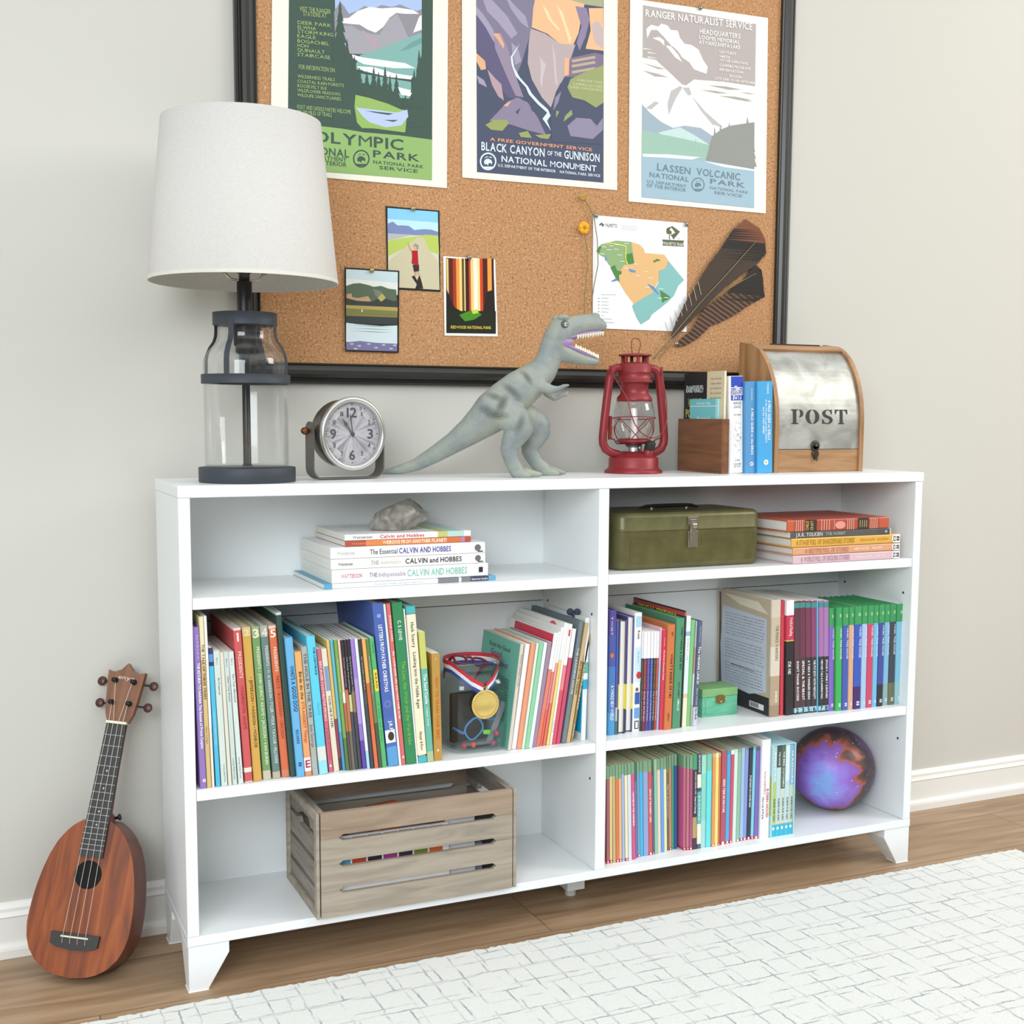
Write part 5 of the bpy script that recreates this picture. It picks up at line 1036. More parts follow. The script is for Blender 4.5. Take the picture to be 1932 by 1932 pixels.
mb.tube([(-.011, -.001, .028), (-.009, -.004, .024), (-.007, -.002, .026)], .0016, iron2, 8); mb.lathe([(.003, 0), (.003, .003)], M('#8c8478', .3, .8), 12, (-.0085, .002, .0545), ax=(0, -1, 0)); mb.build('latch', DOOR)
BOOKS=[
('A', 32.1, 8, -1.5, 10.2, 263.7, 150, 'h', [('#8a68b8', 0, 1)], [('NARNIA', 0.8, 0.95, 0.42, '#b89ad6', 0.1), ('THE RETURN TO NARNIA The Rescue of Prince Caspian', 0.25, 0.78, 0.42, '#f4f4f0', 0.1), ('II', 0.04, 0.06, 0.3, '#f4f4f0', 0.15)], 'purple hardcover with white spine title'),
('A', 41.4, 8, -1.53, 7.5, 280.1, 180, 'h', [('#d8b66c', 0, 0.75), ('#e6d9a6', 0.75, 1)], [('THE TALE OF THREE TREES', 0.52, 0.84, 0.5, '#5a4a2a', 0), ('Hunt Lodge', 0.26, 0.36, 0.4, '#7a6a4a', 0)], 'tan and cream hardcover with dark brown title'),
('A', 47.8, 8, -1.56, 4.4, 280.6, 200, 'h', [('#e9dcc8', 0, 0.35), ('#f2f0ec', 0.35, 1)], [], 'slim cream hardcover taller than its neighbours'),
('A', 55.6, 8, -1.99, 7.1, 228.9, 150, 'p', [('#36b6e0', 0, 0.87), ('#232a66', 0.87, 0.9), ('#4a8ad0', 0.9, 0.955), ('#232a66', 0.955, 1)], [('I CAN LEARN BIBLE STORIES', 0.3, 0.55, 0.3, '#b8e4f4', 0)], 'light blue paperback with navy bands at its top'),
('A', 65.7, 8, -2.31, 10.0, 223.1, 160, 'p', [('#ccd8cc', 0, 1)], [('Berry', 0.9, 0.95, 0.22, '#667066', 0), ('Be Prepared', 0.68, 0.8, 0.26, '#222222', 0.1), ('Living Skills Press', 0.03, 0.16, 0.22, '#556055', 0.1)], 'pale grey green booklet right of the light blue paperback'),
('A', 74.8, 8, -2.56, 5.8, 219.9, 160, 'p', [('#dcd6c2', 0, 1)], [], 'thin cream booklet between two pale grey green ones'),
('A', 82.8, 9, -2.8, 7.7, 219.9, 160, 'p', [('#c6d2ca', 0, 1)], [('Berry', 0.89, 0.95, 0.28, '#667066', 0), ('Clean Your Room!', 0.63, 0.82, 0.36, '#222222', 0.1), ('Living Skills Press', 0.04, 0.2, 0.28, '#556055', 0)], 'pale grey green booklet right of the thin cream one'),
('A', 92.8, 10, -3.23, 8.4, 219.8, 160, 'p', [('#d0dcd4', 0, 1)], [('Berry', 0.9, 0.95, 0.28, '#667066', 0), ('Earn Your Allowance!', 0.62, 0.83, 0.36, '#222222', 0.1), ('Living Skills Press', 0.04, 0.2, 0.28, '#556055', 0)], 'pale grey green booklet touching the worn red volume'),
('A', 105.7, 9, -3.37, 12.5, 258.0, 200, 'h', [('#d8c0b0', 0, 0.012), ('#d64a4c', 0.012, 0.07), ('#ecd8c8', 0.07, 0.1), ('#d64a4c', 0.1, 0.985), ('#e4ccbc', 0.985, 1)], [('1', 0.915, 0.97, 0.75, '#f0d8c8', 0), ('PRESIDENTS', 0.68, 0.85, 0.42, '#f0c4b4', 0.05), ('WASHINGTON  ADAMS', 0.35, 0.63, 0.42, '#a83438', 0.05)], 'worn red volume numbered one'),
('A', 121.1, 13, -3.34, 14.4, 257.5, 200, 'h', [('#d8a23c', 0, 0.945), ('#d8b878', 0.945, 1)], [('2', 0.945, 0.985, 0.6, '#e8d0a0', 0), ('• JEFFERSON • MADISON • MONROE', 0.22, 0.68, 0.34, '#6a5020', 0.08)], 'worn mustard yellow volume listing presidents'),
('A', 137.4, 15, -3.59, 13.4, 257.1, 200, 'h', [('#c4bca0', 0, 0.06), ('#6a9a50', 0.06, 0.93), ('#9aa878', 0.93, 1)], [('3', 0.93, 0.985, 0.7, '#e0e0c0', 0), ('PRESIDENTS • JOHN QUINCY ADAMS • JACKSON • VAN BUREN', 0.1, 0.87, 0.36, '#d8e0c0', 0.08)], 'worn green volume numbered three'),
('A', 153.4, 15, -4.1, 13.0, 258.0, 200, 'h', [('#b8ac94', 0, 0.045), ('#5c7c74', 0.045, 0.93), ('#a8a898', 0.93, 1)], [('4', 0.93, 0.985, 0.7, '#d8d8cc', 0), ('PRESIDENTS • W. H. HARRISON • TYLER • POLK • TAYLOR • FILLMORE', 0.1, 0.87, 0.36, '#d0d8d0', 0.08)], 'worn grey teal volume numbered four'),
('A', 169.0, 17, -4.35, 13.4, 257.0, 200, 'h', [('#d87850', 0, 0.05), ('#de6438', 0.05, 0.98), ('#e8c0a8', 0.98, 1)], [('5', 0.925, 0.975, 0.7, '#f4e0d0', 0), ('PRESIDENTS', 0.7, 0.86, 0.36, '#f4d8c0', 0.05), ('PIERCE • BUCHANAN • LINCOLN', 0.26, 0.67, 0.36, '#a83c24', 0.05)], 'worn orange red volume numbered five'),
('A', 180.7, 14, -4.33, 9.4, 278.7, 215, 'h', [('#24483e', 0, 0.985), ('#c8d4cc', 0.985, 1)], [], 'tall dark green hardcover with frayed top edge'),
('A', 192.6, 9, -4.35, 13.6, 236.1, 190, 'h', [('#58aee4', 0, 1)], [("WHO'S A GOOD DOG?", 0.47, 0.8, 0.5, '#1c3c6c', 0.05), ('BIZARRE', 0.24, 0.34, 0.34, '#1c4c84', 0), ('##', 0.07, 0.11, 0.4, '#1c4c84', 0)], 'sky blue hardcover right of the frayed dark green one'),
('A', 205.6, 8, -4.38, 11.5, 212.1, 160, 'h', [('#e88c5c', 0, 0.04), ('#f4f0ec', 0.04, 0.15), ('#ee9c5c', 0.15, 0.5), ('#f0a858', 0.5, 1)], [('Birds do the', 0.62, 0.84, 0.42, '#4a3a20', 0.05), ('STRANGEST Things', 0.27, 0.6, 0.42, '#c05a30', 0.05), ('E', 0.07, 0.13, 0.6, '#b02030', 0)], 'orange hardcover with a white panel at its foot'),
('A', 217.2, 8, -4.51, 9.9, 219.9, 180, 'h', [('#a8aca4', 0, 1)], [('THE HOLE IN THE TREE', 0.45, 0.95, 0.5, '#5c605c', 0), ('Jean George', 0.22, 0.4, 0.5, '#6c706c', 0)], 'grey hardcover between the orange and bright cyan ones'),
('A', 231.6, 9, -4.92, 15.2, 236.5, 200, 'h', [('#8cdcf0', 0, 0.1), ('#d4dcd4', 0.1, 0.2), ('#4cccec', 0.2, 1)], [('THE LIGHTBULB', 0.72, 0.92, 0.22, '#14364c', 0.22), ('WALLACE', 0.43, 0.52, 0.2, '#3aa0c0', 0.1)], 'bright cyan hardcover with a pale sticker low on its spine'),
('A', 245.8, 15, -5.24, 7.2, 213.5, 140, 'p', [('#d45c70', 0, 1)], [('BECAUSE I LOVE', 0.62, 0.9, 0.55, '#f4d4d4', 0.05), ('LITTLE SPECIALS', 0.42, 0.62, 0.55, '#f4d4d4', 0.05), ('KATIE BOTMAN', 0.1, 0.36, 0.35, '#b04058', 0.05), ('o', 0.04, 0.065, 0.5, '#f4f4f0', 0)], 'rose pink paperback beside the cyan hardcover'),
('A', 256.0, 17, -5.49, 9.5, 212.1, 140, 'p', [('#e6d8bc', 0, 1)], [("YOU'RE ONE OF A KIND", 0.36, 0.62, 0.42, '#5a5648', 0.05)], 'cream paperback with a grey blue panel'),
('A', 264.1, 20, -5.12, 5.2, 225.5, 170, 'p', [('#44384c', 0, 0.1), ('#9c3c50', 0.1, 0.4), ('#f0c060', 0.4, 1)], [], 'thin yellow and maroon paperback'),
('A', 269.4, 17, -5.07, 4.8, 226.3, 170, 'p', [('#4c98d0', 0, 0.3), ('#5cbcd8', 0.3, 1)], [], 'thin teal blue paperback'),
('A', 274.9, 14, -5.0, 5.6, 226.5, 170, 'p', [('#4c7c38', 0, 0.25), ('#70a83c', 0.25, 1)], [('THE HUNDRED TREE HOUSES', 0.6, 0.86, 0.3, '#d0e8b0', 0)], 'thin grass green paperback'),
('A', 280.1, 13, -4.95, 4.1, 226.2, 170, 'p', [('#5c4440', 0, 0.3), ('#b86848', 0.3, 0.52), ('#f4f0f4', 0.52, 0.6), ('#f0bca8', 0.6, 1)], [], 'thin paperback fading from pale pink to brown'),
('A', 285.1, 13, -4.85, 5.3, 225.7, 170, 'p', [('#6c6450', 0, 0.3), ('#c46c3c', 0.3, 0.62), ('#30242c', 0.62, 1)], [('The Keeper and the Lost Boy', 0.64, 0.87, 0.3, '#d8c8c8', 0)], 'thin dark paperback with a rust brown lower half'),
('A', 290.4, 13, -4.8, 4.7, 225.6, 170, 'p', [('#40444c', 0, 0.45), ('#c8c890', 0.45, 0.58), ('#2c2428', 0.58, 1)], [('The Turtle Trek and Dance', 0.6, 0.87, 0.36, '#e0d8d8', 0)], 'thin black paperback with an olive yellow stripe'),
('A', 296.7, 14, -4.96, 5.9, 226.0, 170, 'p', [('#3c4048', 0, 0.44), ('#8a7040', 0.44, 0.6), ('#282428', 0.6, 1)], [('The Turtle Tracks and Other Tales', 0.6, 0.87, 0.3, '#d8e0d8', 0)], 'thin black paperback next to the lilac one'),
('A', 304.1, 13, -5.16, 6.8, 226.1, 170, 'p', [('#5838a8', 0, 0.22), ('#9068c8', 0.22, 0.35), ('#b08cdc', 0.35, 0.7), ('#9c74d0', 0.7, 1)], [], 'lilac paperback darkening to violet at its foot'),
('A', 310.8, 11, -5.24, 5.2, 226.2, 170, 'p', [('#a8d8f0', 0, 0.14), ('#e8f0f8', 0.14, 1)], [], 'thin white and ice blue paperback'),
('A', 317.0, 9, -5.38, 5.5, 225.8, 170, 'p', [('#384048', 0, 0.5), ('#484c48', 0.5, 0.6), ('#34342c', 0.6, 1)], [('The Turtle Faire at the Moon', 0.61, 0.87, 0.32, '#e8e4d8', 0)], 'thin charcoal paperback before the orange one'),
('A', 324.0, 8, -5.56, 6.4, 226.7, 170, 'p', [('#e4683c', 0, 0.3), ('#dc6428', 0.3, 0.66), ('#f0a848', 0.66, 1)], [], 'bright orange paperback with a yellow top'),
('A', 331.1, 8, -5.71, 5.8, 225.5, 170, 'p', [('#485038', 0, 0.35), ('#6c7848', 0.35, 0.6), ('#5c7c3c', 0.6, 1)], [('The Turtle Lands of Dreams', 0.58, 0.87, 0.3, '#dce4c8', 0)], 'thin olive green paperback'),
('A', 338.4, 8, -5.62, 8.1, 227.5, 170, 'p', [('#48b864', 0, 1)], [('TURTLE', 0.88, 0.97, 0.3, '#1c5c30', 0.1), ('a tale of pine', 0.2, 0.5, 0.24, '#1c6c38', 0)], 'emerald green paperback with a yellow sticker'),
('A', 354.4, 8, -5.53, 19.0, 284.6, 224, 'h', [('#4c98d8', 0, 0.12), ('#3c64b8', 0.12, 0.3), ('#3c5cb4', 0.3, 1)], [('LETTERS FROM FATHER CHRISTMAS', 0.46, 0.87, 0.34, '#f4f4f0', 0.02), ('J.R.R.', 0.21, 0.28, 0.3, '#f4f4f0', 0.1)], 'tall thick royal blue hardcover'),
('A', 366.7, 8, -5.55, 4.2, 283.2, 210, 'h', [('#e4ecec', 0, 0.35), ('#d0e8f4', 0.35, 1)], [], 'slim white and pale blue picture hardcover'),
('A', 372.9, 8, -5.36, 7.6, 283.6, 210, 'h', [('#e4605c', 0, 1)], [('JOANNA GAINES', 0.77, 0.93, 0.4, '#f4f4f0', 0.05), ('the world needs who you were made to be', 0.29, 0.71, 0.45, '#f4f4f0', 0.08), ('##', 0.03, 0.07, 0.4, '#f4f4f0', 0)], 'coral red spine with white lettering'),
('A', 386.7, 8, -5.04, 19.0, 284.0, 215, 'h', [('#24884c', 0, 1)], [('C. S. LEWIS', 0.77, 0.89, 0.3, '#f4f4f0', 0.02), ('The Lion, the Witch and the Wardrobe', 0.12, 0.64, 0.36, '#7cb43c', 0.05)], 'wide green hardcover with white and lime lettering'),
('A', 397.8, 8, -4.91, 2.5, 272.8, 210, 'h', [('#e8f0f0', 0, 1)], [], 'very thin white hardcover behind a green one'),
('A', 407.9, 8, -4.53, 17.0, 275.8, 210, 'h', [('#3cb4bc', 0, 0.04), ('#f0e4c0', 0.05, 0.95), ('#3cb4bc', 0.955, 1)], [('Huck Scarry', 0.74, 0.9, 0.34, '#5c5848', 0), ('Looking into the Middle Ages', 0.35, 0.71, 0.34, '#5c5848', 0), ('Harper & Row', 0.08, 0.2, 0.3, '#5c5848', 0)], 'cream spined hardcover with teal ends'),
('A', 422.4, 8, -4.06, 11.4, 230.3, 160, 'p', [('#a8c08c', 0, 0.08), ('#5cb49c', 0.08, 0.72), ('#c8cc58', 0.72, 1)], [('The Sand Castle', 0.45, 0.68, 0.5, '#f4f4f0', 0), ('a paper novel', 0.28, 0.42, 0.3, '#d8f0e0', 0)], 'lime and sea green paperback'),
('A', 436.9, 10, -1.39, 15.3, 190.4, 130, 'p', [('#c08c30', 0, 1)], [('HOW TO TRAIN YOUR BIRD', 0.2, 0.78, 0.34, '#d45c24', 0.05), ('COWELL', 0.935, 0.96, 0.12, '#f4f4f0', 0), ('||', 0.085, 0.11, 0.3, '#f4f4f0', 0)], 'squat ochre paperback beside the medal jar'),
('A', 578.4, 20, 7.23, 7.1, 194.0, 170, 'h', [('#d8ccb8', 0, 1)], [('GOOD UNDERCOVER', 0.6, 0.9, 0.3, '#5c5848', 0)], 'sea green fronted book leaning beside the jar'),
('A', 588.9, 25, 7.99, 9.2, 192.2, 170, 'p', [('#f0f0f2', 0, 1)], [], 'white leaning workbook after the sea green book'),
('A', 598.2, 22, 8.19, 8.6, 193.8, 170, 'p', [('#ee9468', 0, 1)], [], 'orange leaning workbook'),
('A', 605.2, 20, 8.35, 4.8, 193.6, 170, 'p', [('#e0ecd4', 0, 1)], [], 'pale cream green leaning workbook'),
('A', 611.9, 19, 8.47, 7.8, 193.4, 170, 'p', [('#84d09c', 0, 1)], [], 'mint green leaning workbook'),
('A', 619.7, 20, 8.76, 6.8, 193.8, 170, 'p', [('#e4f0f4', 0, 1)], [], 'icy white leaning workbook'),
('A', 628.3, 23, 9.13, 7.9, 194.0, 170, 'p', [('#9c8098', 0, 1)], [], 'dusty mauve leaning workbook'),
('A', 636.9, 25, 9.72, 7.4, 209.8, 200, 'p', [('#ee7050', 0, 0.3), ('#e87868', 0.3, 0.68), ('#f4f2ee', 0.68, 1)], [], 'leaning workbook with white top and coral foot, nearest the mauve one'),
('A', 643.4, 25, 9.68, 4.5, 211.9, 200, 'p', [('#e85c50', 0.0, 0.32), ('#e87868', 0.32, 0.65), ('#f4f2ee', 0.65, 1)], [], 'leaning coral workbook second from the mauve one'),
('A', 649.7, 25, 9.35, 5.0, 219.5, 200, 'p', [('#ee6c54', 0, 0.36), ('#f0988c', 0.36, 0.7), ('#f4f2ee', 0.7, 1)], [], 'leaning coral workbook just before the yellow one'),
('A', 657.2, 25, 8.84, 5.4, 226.8, 200, 'p', [('#f0d470', 0, 0.7), ('#f4f2ee', 0.7, 1)], [], 'leaning yellow workbook with white top'),
('A', 663.7, 26, 8.51, 4.3, 225.2, 200, 'p', [('#f4f2ee', 0, 1)], [('activity book', 0.1, 0.2, 0.6, '#3c8cc0', 0)], 'thin white leaning workbook after the yellow one'),
('A', 670.0, 26, 8.49, 7.3, 223.2, 200, 'p', [('#e0485c', 0, 0.45), ('#ee7c7c', 0.45, 0.66), ('#f4f2ee', 0.66, 1)], [], 'leaning crimson workbook with red flash at top'),
('A', 678.3, 25, 8.52, 7.4, 214.1, 200, 'p', [('#d43c64', 0, 0.75), ('#f4f2ee', 0.75, 1)], [], 'leaning raspberry workbook beside the slate book'),
('A', 690.5, 25, 8.78, 9.1, 228.1, 207, 'h', [('#6c7c84', 0, 1)], [('THE LEARNING HOUSE', 0.4, 0.78, 0.45, '#d0d8d8', 0)], 'slate grey leaning hardcover'),
('A', 699.2, 25, 9.38, 7.5, 224.5, 200, 'p', [('#d4b078', 0, 1)], [('PRO ART FOR TODDLERS', 0.4, 0.68, 0.5, '#4c3c20', 0)], 'tan leaning paperback'),
('A', 708.2, 29, 10.05, 4.7, 202.9, 170, 'p', [('#a88444', 0, 1)], [('THINK LIKE A GENIUS KID', 0.3, 0.76, 0.55, '#f4f4f0', 0), ('BIG FUN', 0.05, 0.16, 0.5, '#f4f4f0', 0)], 'golden brown leaning paperback'),
('A', 732.4, 29, 1.6, 9.3, 230.4, 160, 'p', [('#eef4f6', 0, 0.42), ('#10b0e4', 0.42, 0.5), ('#eef4f6', 0.5, 0.55), ('#58bca0', 0.55, 0.64), ('#f0f4f4', 0.64, 1)], [], 'white book with bright blue cover against the divider'),
('B', 797.0, 38, 0.18, 15.0, 238.6, 160, 'h', [('#3c9cdc', 0, 0.18), ('#3c78c8', 0.18, 0.55), ('#4454ac', 0.55, 0.8), ('#4c4498', 0.8, 1)], [('A WHOLE NEW WORLD', 0.12, 0.4, 0.45, '#f4f4f0', 0), ('o', 0.62, 0.66, 0.5, '#e07830', -0.1), ('TWIST', 0.8, 0.95, 0.3, '#c8c8e8', -0.2)], 'blue hardcover against the divider, second shelf'),
('B', 807.0, 38, 0.23, 4.3, 218.3, 150, 'p', [('#4c7468', 0, 0.12), ('#b8b8b8', 0.12, 0.24), ('#4c50a0', 0.24, 0.55), ('#3c58b8', 0.55, 1)], [], 'thin indigo and grey paperback'),
('B', 818.5, 40, 0.47, 15.7, 217.3, 150, 'r', [('#3c3c58', 0, 0.22), ('#e8d840', 0.22, 0.44), ('#5c4c70', 0.44, 1)], [], 'hardcover turned pages outward, with the darker plum cover'),
('B', 837.5, 45, 0.52, 15.7, 223.0, 160, 'r', [('#40487c', 0, 0.2), ('#e8d840', 0.2, 0.42), ('#544c94', 0.42, 1)], [], 'taller hardcover turned pages outward, with navy cover'),
('B', 853.7, 45, 0.53, 16.1, 229.1, 180, 'p', [('#f2f0ec', 0, 0.1), ('#eef4f6', 0.1, 0.72), ('#f2f0ec', 0.72, 1)], [('Rosie', 0.78, 0.85, 0.3, '#3c3c3c', 0.1), ('THE BRAVE', 0.58, 0.68, 0.2, '#7ca4b4', 0.1)], 'thick white paperback with a red octagon on its spine'),
('B', 863.3, 42, 0.55, 2.3, 193.2, 130, 'p', [('#2c4444', 0, 0.73), ('#f2f2f2', 0.73, 1)], [('DRAGON MASTERS', 0.42, 0.71, 0.4, '#c8c850', 0), ('Rise of the Earth Dragon', 0.1, 0.4, 0.4, '#f4f4f0', 0)], 'dark teal paperback, first of the white topped set'),
('B', 868.4, 41, 0.64, 7.2, 192.7, 130, 'p', [('#7c2838', 0, 0.73), ('#f2f2f2', 0.73, 1)], [('DRAGON MASTERS', 0.42, 0.71, 0.4, '#e08838', 0), ('Saving the Sun Dragon', 0.1, 0.4, 0.4, '#f4f4f0', 0)], 'maroon paperback from the white topped set'),
('B', 875.6, 41, 0.74, 6.7, 192.6, 130, 'p', [('#503c90', 0, 0.73), ('#f2f2f2', 0.73, 1)], [('DRAGON MASTERS', 0.42, 0.71, 0.4, '#a898d0', 0), ('Secret of the Water Dragon', 0.1, 0.4, 0.4, '#f4f4f0', 0)], 'violet paperback from the white topped set'),
('B', 881.9, 40, 0.91, 5.4, 192.4, 130, 'p', [('#3c50b0', 0, 0.73), ('#f2f2f2', 0.73, 1)], [('DRAGON MASTERS', 0.42, 0.71, 0.4, '#a8b8e8', 0), ('Power of the Fire Dragon', 0.1, 0.4, 0.4, '#f4f4f0', 0)], 'blue paperback from the white topped set'),
('B', 887.8, 40, 1.16, 5.8, 191.9, 130, 'p', [('#34342c', 0, 0.73), ('#f2f2f2', 0.73, 1)], [('DRAGON MASTERS', 0.42, 0.71, 0.4, '#c0a040', 0), ('Song of the Poison Dragon', 0.1, 0.4, 0.4, '#f4f4f0', 0)], 'black and gold paperback from the white topped set'),
('B', 893.6, 40, 1.26, 5.2, 191.5, 130, 'p', [('#b8403c', 0, 0.73), ('#f2f2f2', 0.73, 1)], [('DRAGON MASTERS', 0.42, 0.71, 0.4, '#f0a868', 0), ('Flight of the Moon Dragon', 0.1, 0.4, 0.4, '#f4f4f0', 0)], 'brick red paperback from the white topped set'),
('B', 898.6, 39, 1.33, 4.2, 198.2, 140, 'p', [('#a8c4ec', 0, 0.66), ('#e8b4c8', 0.66, 1)], [], 'thin pale blue and pink paperback'),
('B', 904.9, 36, 1.39, 7.7, 194.0, 140, 'p', [('#e42c48', 0, 1)], [('Peterson', 0.84, 0.92, 0.3, '#ffd8d8', 0), ('The Great Chocolate Puzzle', 0.5, 0.8, 0.4, '#ffe8e8', 0)], 'bright red paperback'),
('B', 917.3, 32, 1.43, 16.4, 204.2, 190, 'h', [('#dc7034', 0, 1)], [("WHAT'S INSIDE OF ME?", 0.3, 0.72, 0.34, '#3c2818', 0.1), ('ZIM', 0.89, 0.93, 0.24, '#4c3018', 0.1), ('MORROW', 0.08, 0.16, 0.22, '#4c3018', -0.02)], 'orange hardcover with cream edged cover'),
('B', 937.1, 34, 1.58, 18.5, 215.1, 198, 'h', [('#489468', 0, 1)], [('WHAT MAKES A CAR GO?', 0.53, 0.92, 0.24, '#222222', 0.2), ('SCOTT CORBETT', 0.28, 0.42, 0.18, '#1c4430', 0.1), ('HELLO', 0.16, 0.26, 0.22, '#f4f4f0', 0.1)], 'tall green hardcover with black title'),
('B', 949.7, 36, 1.25, 3.7, 227.9, 196, 'h', [('#20201c', 0, 0.955), ('#c83c3c', 0.955, 0.99), ('#20201c', 0.99, 1)], [], 'tallest black hardcover beside the green one'),
('B', 957.2, 38, 1.75, 10.0, 217.4, 180, 'p', [('#f0e6c4', 0, 0.26), ('#e8c498', 0.26, 0.3), ('#d8f0f8', 0.3, 0.62), ('#e8f4f4', 0.62, 0.82), ('#88b8dc', 0.82, 0.86), ('#e0ecf0', 0.86, 1)], [('GOING BY CAR', 0.6, 0.8, 0.4, '#b8c8c8', 0), ('AN ELEPHANT', 0.32, 0.58, 0.45, '#f4f4f0', 0)], 'white and ice blue paperback with cream foot'),
('B', 967.3, 39, 2.14, 9.2, 208.5, 170, 'h', [('#78c878', 0, 1)], [], 'light green hardcover in the right middle row'),
('B', 974.0, 38, 2.23, 3.6, 206.0, 170, 'p', [('#c0b0a0', 0, 0.2), ('#d0d8d8', 0.2, 0.5), ('#b89088', 0.5, 0.75), ('#b0b8c0', 0.75, 1)], [], 'thin speckled multicoloured paperback'),
('B', 980.8, 35, 2.29, 9.3, 206.1, 170, 'h', [('#c8d0dc', 0, 0.18), ('#50587c', 0.18, 1)], [('The MISSING LINKS?', 0.4, 0.76, 0.5, '#f4f4f0', 0), ('Dave Wyman', 0.2, 0.36, 0.34, '#c8d0e0', 0), ('Neal Peterson', 0.8, 0.95, 0.3, '#c8d0e0', 0), ('New Book', 0.06, 0.17, 0.5, '#3c4470', 0)], 'navy hardcover with white title beside the chest'),
('B', 1168.3, 35, -0.6, 22.9, 237.6, 190, 'h', [('#a08868', 0, 0.1), ('#b49c7c', 0.1, 0.35), ('#d8ccb8', 0.35, 0.6), ('#c8b498', 0.6, 0.85), ('#d4c4ac', 0.85, 1)], [('THE PRINCE WARRIORS', 0.48, 0.78, 0.3, '#8c7858', 0.1), ('SHIRER', 0.12, 0.22, 0.26, '#f0e8d8', 0.1)], 'big weathered tan hardcover with letter printed on cover'),
('B', 1189.5, 39, -1.08, 8.7, 234.0, 170, 'h', [('#e03848', 0, 0.88), ('#d82c50', 0.88, 1)], [], 'slim scarlet hardcover beside the weathered tan one'),
('B', 1204.6, 34, -1.42, 18.3, 234.8, 160, 'p', [('#26262a', 0, 0.645), ('#e8b830', 0.645, 0.655), ('#d02c48', 0.655, 0.87), ('#f2f0f0', 0.87, 1)], [('World of Reading', 0.69, 0.85, 0.4, '#f8d8d8', 0.1), ('STAR', 0.42, 0.47, 0.4, '#f4f4f0', -0.1), ('WARS', 0.36, 0.41, 0.4, '#f4f4f0', -0.1)], 'black and red paperback with white space lettering'),
('B', 1223.7, 34, -2.12, 13.5, 232.1, 170, 'p', [('#2c3034', 0, 0.012), ('#a0d8e8', 0.012, 0.055), ('#50363c', 0.055, 0.5), ('#5c3440', 0.5, 0.94), ('#3c8c88', 0.94, 0.985), ('#5c3440', 0.985, 1)], [("DON'T THANK SUCCESS", 0.12, 0.47, 0.4, '#f4f4f0', 0.05), ('2', 0.015, 0.052, 0.7, '#222222', 0)], 'comic paperback numbered 2 on a pale blue base'),
('B', 1238.2, 35, -2.13, 13.7, 231.8, 170, 'p', [('#2c3034', 0, 0.012), ('#a0d8e8', 0.012, 0.055), ('#50363c', 0.055, 0.5), ('#6c3048', 0.5, 0.94), ('#3c8c88', 0.94, 0.985), ('#6c3048', 0.985, 1)], [('SPECIAL & THE BEAST', 0.12, 0.47, 0.4, '#f4f4f0', 0.05), ('3', 0.015, 0.052, 0.7, '#222222', 0)], 'comic paperback numbered 3 on a pale blue base'),
('B', 1252.5, 35, -2.21, 12.7, 230.9, 170, 'p', [('#2c3034', 0, 0.012), ('#a0d8e8', 0.012, 0.055), ('#3c3438', 0.055, 0.5), ('#7c3450', 0.5, 0.94), ('#3c8c88', 0.94, 0.985), ('#7c3450', 0.985, 1)], [('A T-REX & TANGLED IDEAS', 0.12, 0.47, 0.4, '#f4f4f0', 0.05), ('5', 0.015, 0.052, 0.7, '#222222', 0)], 'comic paperback numbered 5 on a pale blue base'),
('B', 1265.6, 34, -2.19, 12.9, 230.2, 170, 'p', [('#2c3034', 0, 0.012), ('#a0d8e8', 0.012, 0.055), ('#38343c', 0.055, 0.5), ('#883c6c', 0.5, 0.94), ('#3c8c88', 0.94, 0.985), ('#883c6c', 0.985, 1)], [('THE ITSY BITSY VICTIM MENTALITY', 0.12, 0.47, 0.4, '#f4f4f0', 0.05), ('6', 0.015, 0.052, 0.7, '#222222', 0)], 'comic paperback numbered 6 on a pale blue base'),
('B', 1273.9, 33, -2.17, 3.1, 230.5, 170, 'p', [('#58b8d8', 0, 0.3), ('#68c0e8', 0.3, 1)], [], 'very thin sky blue comic between two numbered ones'),
('B', 1281.7, 31, -2.13, 11.7, 230.3, 170, 'p', [('#2c3034', 0, 0.012), ('#a0d8e8', 0.012, 0.055), ('#303038', 0.055, 0.5), ('#a868a8', 0.5, 0.94), ('#3c8c88', 0.94, 0.985), ('#a868a8', 0.985, 1)], [('MERMAID TAILS & PLANNING FAILS', 0.12, 0.47, 0.4, '#f4f4f0', 0.05), ('7', 0.015, 0.052, 0.7, '#222222', 0)], 'comic paperback numbered 7 on a pale blue base'),
('B', 1293.6, 31, -2.01, 11.5, 229.4, 170, 'p', [('#2c3034', 0, 0.012), ('#a0d8e8', 0.012, 0.055), ('#303038', 0.055, 0.5), ('#a870b0', 0.5, 0.94), ('#3c8c88', 0.94, 0.985), ('#a870b0', 0.985, 1)], [('SPOOKY, STINKY SURPRISES', 0.12, 0.47, 0.4, '#f4f4f0', 0.05), ('8', 0.015, 0.052, 0.7, '#222222', 0)], 'comic paperback numbered 8 on a pale blue base'),
('B', 1306.3, 30, -1.71, 13.4, 213.4, 140, 'h', [('#7c5cc8', 0, 0.825), ('#34a058', 0.825, 1)], [("''", 0.9, 0.94, 0.3, '#d8e8a8', 0.1), ('MAGIC TREE HOUSE', 0.5, 0.8, 0.28, '#e0e8f4', 0.25), ('##', 0.03, 0.08, 0.4, '#d8dce8', 0.1)], 'purple hardcover with green top band'),
('B', 1320.8, 25, -1.54, 14.9, 214.6, 140, 'h', [('#34b84c', 0, 0.825), ('#34a058', 0.825, 1)], [("''", 0.9, 0.94, 0.3, '#d8e8a8', 0.1), ('MAGIC TREE HOUSE', 0.5, 0.8, 0.28, '#e0e8f4', 0.25), ('##', 0.03, 0.08, 0.4, '#d8dce8', 0.1)], 'bright green hardcover with green top band'),
